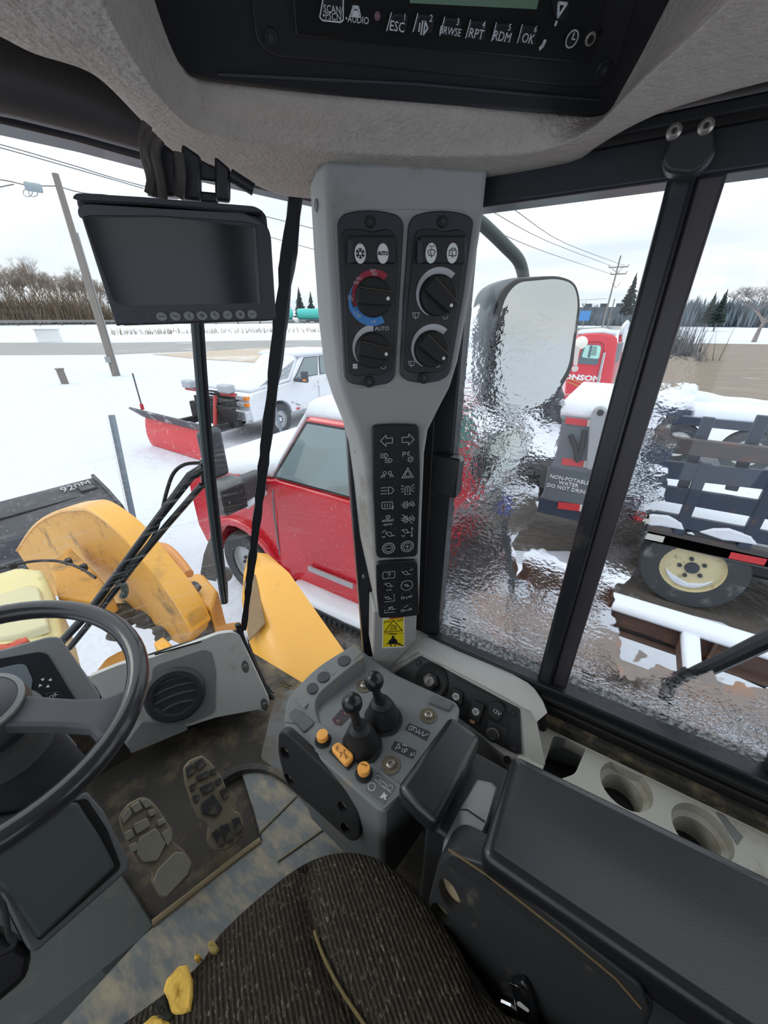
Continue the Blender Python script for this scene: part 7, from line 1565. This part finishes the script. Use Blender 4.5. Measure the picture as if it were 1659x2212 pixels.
for nm, l, r, dz, mt in [('rack_board', (380, 690), (1530, 800), .17, navy), ('rack_board', (340, 915), (1530, 1105), .16, navy), ('rack_board', (250, 1160), (1530, 1395), .13, navy)]:
    a_, b_ = ff(*l), ff(*r); fbar(nm, ext(b_, a_, .10), ext(a_, b_, .9), dz * 1.09, mt)
a_, b_ = ff(250, 1330), ff(1530, 1590); deck = fbar('deck_edge', ext(b_, a_, .10), ext(a_, b_, .9), .17, rustd, th=.10)
p = A(*ff(250, 1330), 'x', XF); v, f = boxg((XF + 1.15, -2.3, p.z - .10), (2.3, 4.7, .12)); ob('deck', v, f, rustd, FT)
snowcap('deck_snow', [V((XF + .12, .0, p.z - .02)), V((XF + .12, -4.5, p.z - .05)), V((XF + 2.2, -4.5, p.z - .05)), V((XF + 2.2, .0, p.z - .02))], .10, FT)
for (x_, y0, y1) in [(930, 720, 1420), (1640, 840, 1620), (150, 640, 1250)]:
    top_ = A(*ff(x_, y0), 'x', XF + .01); v, f = boxg((XF + .03, top_.y, (top_.z + p.z) / 2), (.08, .10, top_.z - p.z)); ob('stake', v, f, navy, FT, bevel=.01)
for (l, r, m_) in [((215, 1378), (332, 1402), 'tape_red'), ((336, 1404), (525, 1442), 'w'), ((1172, 1592), (1525, 1662), 'tape_red')]:
    p0, p1 = A(*ff(*l), 'x', XF - .004), A(*ff(*r), 'x', XF - .004); v, f = loft([[s, s + V((.006, 0, 0)), s + V((.006, 0, -.075)), s + V((0, 0, -.075))] for s in (p0, p1)]); ob('reflective_tape', v, f, MATS['tape_red'] if m_ != 'w' else M('tape_white', (206, 204, 196), .5), FT)
for pts in [[(215, 1290), (400, 1225), (560, 1240), (690, 1310), (720, 1385), (480, 1340), (400, 1340)], [(850, 1400), (1000, 1365), (1150, 1365), (1370, 1440), (1435, 1530), (1180, 1490), (1090, 1480)], [(735, 1410), (790, 1405), (820, 1435)]]:
    c_ = [A(*ff(*q), 'x', XF - .02) for q in pts]; v, f = prism(c_, (.07, 0, 0)); ob('ledge_snow', v, f, snow2, FT, bevel=.02, seg=3, smooth=60)
cw = A(*ff(725, 1870), 'x', XF + .10); cream = M('cream_wheel', (212, 200, 160), .5, var=.1, dirt=((120, 112, 92), .12, 9))
R1 = cw.z - GZ if cw.z - GZ > .3 else .46
wheel(FT, V((XF + .16, cw.y, GZ + .50)), (-1, 0, 0), .50, .30, cream, 5, rr=.60)
v, f = prism([V((XF + .05, cw.y + .24 * math.cos(a), GZ + .50 + .26 * math.sin(a))) for a in [PI + PI * k / 10 * 1.0 for k in range(1, 10)]] + [V((XF + .05, cw.y + .14, GZ + .36)), V((XF + .05, cw.y - .02, GZ + .30)), V((XF + .05, cw.y - .15, GZ + .35))], (.05, 0, 0)); ob('wheel_snow', v, f, snow2, FT, bevel=.02, seg=3, smooth=60)
v, f = boxg((XF + 1.15, -1.2, GZ + .72), (.9, 6.5, .22)); ob('chassis', v, f, dark, FT)
p0 = A(*ff(1320, 1740), 'x', XF + .1); v, f = boxg((XF + .4, p0.y - .1, p0.z), (.5, .8, .28)); ob('fuel_tank', v, f, black, FT, bevel=.06)
# second flatbed trailer behind: only what shows between the rails
X2 = 10.5
T2 = thing('equipment_trailer', 'low dark trailer on two wheels seen behind the flatbed truck', 'trailer', (X2 + 1, -1.5, GZ))
a_, b_ = ff(640, 265), ff(1530, 345); p0, p1 = A(*ext(b_, a_, 1.0), 'x', X2), A(*ext(a_, b_, 1.2), 'x', X2); v, f = loft([[s, s + V((1.9, 0, 0)), s + V((1.9, 0, -.18)), s + V((0, 0, -.18))] for s in (p0, p1)]); ob('bed', v, f, navy, T2, bevel=.01)
snowcap('bed_snow', [p0 + V((.02, 0, 0)), p0.lerp(p1, .5) + V((.02, 0, 0)), p1 + V((.02, 0, 0)), p1 + V((1.8, 0, .0)), p0 + V((1.8, 0, 0))], .22, T2)
a_, b_ = ff(560, 470), ff(1530, 575); p0, p1 = A(*ext(b_, a_, .1), 'x', XF), A(*ext(a_, b_, 1.0), 'x', XF); v, f = loft([[s, s + V((.08, 0, 0)), s + V((.08, 0, -.16)), s + V((0, 0, -.16))] for s in (p0, p1)]); ob('rack_top_rail', v, f, rustd, FT, bevel=.01)
for X_, Y_ in [(640, 530), (1330, 620)]:
    cc = A(*ff(X_, Y_), 'x', X2); wheel(T2, V((X2 + .12, cc.y, GZ + .46)), (-1, 0, 0), .46, .26, M('trailer_rim', (198, 200, 196), .5), 6)
for X_ in (870, 1390): cc = A(*ff(X_, 540), 'x', XF + .05); v, f = boxg((XF + .12, cc.y, cc.z - .12), (.05, .10, .75)); ob('upright', v, f, navy, FT, bevel=.01)
tp_ = thing('snowy_tarpaulin', 'rolled tarpaulin heaped with snow on the low trailer', 'tarpaulin', (X2 + .6, -1.2, -.6))
pts = [A(*ff(*q), 'x', X2 + .9) for q in [(700, 140), (760, 110), (900, 130), (1060, 170), (1300, 190), (1530, 230), (1800, 280)]]
tube('snow_roll', pts, .22, snow2, tp_, sides=14, smooth=4); tube('roll_edge', [p + V((-.06, 0, -.13)) for p in pts[:3]], .05, navy, tp_, sides=8, smooth=3)

# water tank unit ahead of the flatbed
wt_ = thing('water_tank_unit', 'grey water tank body with red and white tape and drinking warning', 'water tank', (5.4, .6, GZ))
XT = 4.75
tn = lambda X, Y: (980 + X / 4.425, 900 + Y / 4.425)
tF = Frame((XT, .5, 0), (-1, 0, 0))
pT0, pT1 = A(1195, 905, 'x', XT), A(1345, 1085, 'x', XT)
zt_ = A(1300, 905, 'x', XT).z; zb_ = A(1280, 1105, 'x', XT).z; y0_ = max(.12, A(1330, 950, 'x', XT).y); y1_ = A(1195, 950, 'x', XT).y
v, f = boxg((XT + .8, (y0_ + y1_) / 2, (zt_ + zb_) / 2), (1.6, abs(y1_ - y0_), zt_ - zb_)); ob('tank_body', v, f, M('tank_grey', (96, 104, 110), .4, var=.15, vs=3), wt_, bevel=.05)
v, f = boxg((XT + .8, (y0_ + y1_) / 2, zb_ - .08), (1.55, abs(y1_ - y0_) * 1.1, .22)); ob('skid', v, f, navy, wt_, bevel=.02)
for yy in (912, 1000, 1095):
    for (xa, xb, mt) in [(1215, 1262, MATS['tape_red']), (1262, 1296, MATS['tape_white'])]:
        s_ = -(yy - 1000) * .30; q = tF.pp([(xa + s_ * .3, yy - 8 + (xa - 1240) * .12), (xb + s_ * .3, yy - 8 + (xb - 1240) * .12), (xb - 2 + s_ * .3, yy + 6 + (xb - 1240) * .12), (xa - 2 + s_ * .3, yy + 6 + (xa - 1240) * .12)]); slab('reflective_tape', tF, q, 0, .012, mt, wt_)
for k, s in enumerate(['NON-POTABLE', 'WATER', 'DO NOT DRINK']): text('lettering', s, tF, tF.uv(1230 - k * 2, 1036 + k * 10), .064, white_p, wt_, h=.004, t=.004)
tube('hose_loop', [tF.px(x, y, .06) for x, y in [(1232, 940), (1243, 970), (1247, 995), (1256, 970), (1262, 930)]], .03, blackr, wt_, sides=10, smooth=4)
lp = slab('lift_post', tF, rnd(tF.pp([(1277, 900), (1283, 880), (1300, 874), (1314, 885), (1316, 905), (1290, 1010), (1268, 1010)]), .04), 0, .10, M('post_grey', (150, 154, 158), .45), wt_, bevel=.015); slab('lift_eye', tF, ell(tF.uv(1299, 888), tF.r(1299, 888, 7)), .10, .104, dark, lp)
snowcap('tank_snow', [V((XT + .02, y0_ - .1, zt_ - .02)), V((XT + .02, y1_, zt_ - .02)), V((XT + 1.6, y1_, zt_ - .02)), V((XT + 1.6, y0_ - .1, zt_ - .02))], .2, wt_)

# ================================================================== RED SEMI CAB
sm = thing('semi_truck', 'red semi truck cab with white door lettering behind the mirror', 'truck', far(1290, 13, 0))
SC = A(1290, 800, 'x', 12.0)
SFm = Frame((SC.x, SC.y, SC.z), (-.97, -.20, 0))
sg = lambda X, Y: (1200 + X / 9.759, 700 + Y / 9.759)
dsm = 2.3
prof_px = [sg(*q) for q in [(150, 1900), (240, 1000), (330, 480), (440, 260), (640, 200), (1000, 195), (1240, 235), (1310, 300), (1310, 420), (1240, 900), (1140, 1500), (1100, 1900)]]
slab('cab_shell', SFm, rnd(SFm.pp(prof_px), .15), -dsm, 0, M('semi_red', (214, 40, 56), .35, var=.05, coat=.5), sm, bevel=.12, seg=4)
slab('rear_wall', SFm, SFm.pp([sg(*q) for q in [(1290, 400), (1480, 400), (1370, 900), (1180, 1500), (1120, 1500), (1220, 900)]]), -.5, -.25, M('semi_pink', (206, 150, 150), .5), sm, bevel=.03)  # rear wall coloured a paler pink than the red cab shell
slab('rear_window', SFm, SFm.pp([sg(*q) for q in [(1340, 430), (1470, 400), (1370, 790), (1265, 860)]]), -.25, -.23, glassd, sm)
dw = slab('door_window', SFm, rnd(SFm.pp([sg(*q) for q in [(590, 430), (930, 440), (965, 480), (885, 860), (460, 830)]]), .05), .0, .02, M('cab_dark_glass', (92, 112, 120), .1), sm)
slab('window_view', SFm, rnd(SFm.pp([sg(*q) for q in [(640, 440), (920, 450), (960, 490), (915, 735), (720, 720), (545, 700)]]), .06), .018, .026, M('pale_green_glass', (178, 228, 216), .15, var=.08), dw)
slab('window_pillar', SFm, SFm.pp([sg(*q) for q in [(730, 450), (780, 450), (720, 715), (670, 690)]]), .024, .032, MATS['cab_dark_glass'], dw)
slab('seat_back', SFm, rnd(SFm.pp([sg(*q) for q in [(790, 470), (880, 460), (850, 660), (740, 660)]]), .03), .024, .030, M('seat_green', (126, 160, 150), .6), dw)
strokes('door_seam', SFm, [SFm.pp([sg(*q) for q in [(600, 385), (930, 380), (1000, 420), (1020, 560), (960, 800), (860, 1250), (810, 1460)]])], .03, M('semi_seam', (150, 24, 36), .5), sm, h=.002)
tube('grab_bar', [SFm.px(*sg(*q), .08) for q in [(1035, 600), (960, 950), (880, 1280), (825, 1470)]], .035, chrome, sm, sides=10)
tube('mirror_bracket', [SFm.px(*sg(*q), .30) for q in [(500, 500), (470, 660), (440, 840)]], .02, chrome, sm, sides=6)
slab('west_coast_mirror', SFm, rnd(SFm.pp([sg(*q) for q in [(400, 430), (490, 440), (440, 850), (360, 840)]]), .03), .28, .36, M('mirror_back_pale', (206, 198, 190), .4), sm, bevel=.02)
lathe('round_mirror', [(0, 0), (.14, 0), (.15, .03), (.08, .08), (0, .09)], SFm.px(*sg(540, 390), .3), SFm.n, M('mirror_cream', (240, 236, 222), .4), sm, seg=24)
lathe('lower_mirror', [(0, 0), (.07, 0), (.08, .02), (0, .05)], SFm.px(*sg(410, 940), .28), SFm.n, MATS['mirror_back_pale'], sm, seg=20)
rot_ = math.atan2(SFm.uv(*sg(800, 1150))[1] - SFm.uv(*sg(270, 1110))[1], SFm.uv(*sg(800, 1150))[0] - SFm.uv(*sg(270, 1110))[0])
tx = text('door_lettering', 'FONSON', SFm, SFm.uv(*sg(505, 1132)), .185, white_p, sm, h=.004, sx=1.35, bold=.008, rot=rot_, t=.004)
scribble('gold_lettering', SFm, [(1247, 824, 45), (1246, 832, 40)], M('gold_print', (186, 150, 60), .5), sm, .004)
text('door_number', 'USDOT 227050', SFm, SFm.uv(*sg(340, 1495)), .085, white_p, sm, h=.004, rot=rot_, t=.004)
tube('exhaust_stack', [SFm.px(*sg(*q), -1.2) for q in [(1420, 1100), (1400, 400), (1430, 150), (1480, 40), (1560, -40)]], .09, chrome, sm, sides=14, smooth=3)
snowcap('roof_snow', [SFm.px(*sg(*q), h_) for q, h_ in [((470, 215), -.05), ((1000, 185), -.05), ((1280, 240), -.05), ((1280, 240), -2.2), ((1000, 185), -2.2), ((470, 215), -2.2)]], .12, sm)
for X_ in (1050, 1150): tube('roof_horn', [SFm.px(*sg(X_, 170), -.4), SFm.px(*sg(X_ + 15, 60), -.4)], .05, galv, sm, sides=8)
box('sun_visor', SFm.px(*sg(560, 100), -1.0), (1.0, 1.0, .05), galv, sm)
v, f = boxg(SFm.at(0, -1.55, -1.2), (2.6, 2.3, .9)); ob('lower_chassis', v, f, dark, sm)
for a_ in (-.7, .9): wheel(sm, SFm.at(a_, GZ + .5 - SC.z, -.2), tuple(SFm.n), .5, .3, chrome, 8)
# trailer deck snow right behind the semi
sf = thing('snowy_hood', 'grey vehicle body heaped with snow below the red semi cab', 'vehicle', A(1290, 900, 'x', 6.5))
pts = [A(x, y, 'x', 7.0) for x, y in [(1200, 885), (1238, 862), (1290, 855), (1345, 858), (1360, 905), (1200, 905)]]; v, f = prism(pts, (1.2, 0, 0)); ob('body', v, f, M('hood_grey', (172, 172, 174), .5), sf, bevel=.05, seg=3)
pts = [A(x, y, 'x', 6.9) for x, y in [(1205, 902), (1228, 876), (1262, 868), (1300, 864), (1350, 868), (1350, 906)]]; v, f = prism(pts, (1.0, 0, 0)); ob('snow_heap', v, f, snow2, sf, bevel=.04, seg=3, smooth=60)

# ================================================================== RUSTY STEEL BEAMS BESIDE THE LOADER
rust = M('rusty_steel', (96, 76, 68), .8, var=.2, vs=8, bump=.3, bs=40, bd=.006, dirt=((156, 104, 72), .22, 7))
rust2 = M('scaled_steel', (120, 112, 108), .75, var=.2, vs=5, bump=.3, bs=40, bd=.006, dirt=((168, 112, 70), .28, 5))
def beam(name, label, x_, ztop, hgt, wd_, mat, y0=.72, y1=-2.6):
    t = thing(name, label, 'steel beam', (x_, -.2, GZ))
    v, f = boxg((x_ + wd_ / 2, (y0 + y1) / 2, ztop - .012), (wd_, y0 - y1, .024)); ob('top_flange', v, f, mat, t, bevel=.003)
    v, f = boxg((x_ + wd_ * .5, (y0 + y1) / 2, ztop - hgt / 2), (.03, y0 - y1, hgt)); ob('web', v, f, mat, t)
    v, f = boxg((x_ + wd_ / 2, (y0 + y1) / 2, ztop - hgt + .012), (wd_, y0 - y1, .024)); ob('bottom_flange', v, f, mat, t, bevel=.003)
    for k in range(5):
        yy = y1 + (y0 - y1) * (k + .5) / 5; v, f = boxg((x_ + wd_ * .25, yy, ztop - hgt / 2), (wd_ * .5, .02, hgt - .04)); ob('stiffener', v, f, mat, t)
    for yy in (y1 + .4, y0 - .4): v, f = boxg((x_ + wd_ / 2, yy, (GZ + ztop - hgt) / 2), (.12, .12, ztop - hgt - GZ)); ob('support_leg', v, f, mat, t)
    return t
bA = beam('steel_beam', 'snow topped rusty steel beam in front of the flatbed wheel', 2.95, -.80, .24, .14, rust)
snowcap('beam_snow', [V((2.94, .68, -.81)), V((2.94, -2.5, -.81)), V((3.12, -2.5, -.81)), V((3.12, .68, -.81))], .06, bA)
bB = beam('steel_beam', 'wide rust streaked steel beam nearest the side window sill', 2.12, -.86, .26, .36, rust2)
cm = thing('cross_member', 'short snow covered cross member joining the two rusty beams', 'steel beam', (2.7, -.55, GZ + .6))
yc = A(1490, 1400, 'z', -.85).y
v, f = boxg((2.72, yc, -.93), (.52, .08, .12)); ob('channel', v, f, rust, cm)
snowcap('member_snow', [V((2.46, yc + .045, -.875)), V((2.97, yc + .055, -.85)), V((2.97, yc - .055, -.85)), V((2.46, yc - .045, -.875))], .06, cm)
tube('loose_cable', [V((3.0, y_, -1.05 - .05 * math.sin(y_ * 3))) for y_ in [.6, .2, -.1, -.5, -.9, -1.3]], .012, blackr, bA, sides=6, smooth=4)
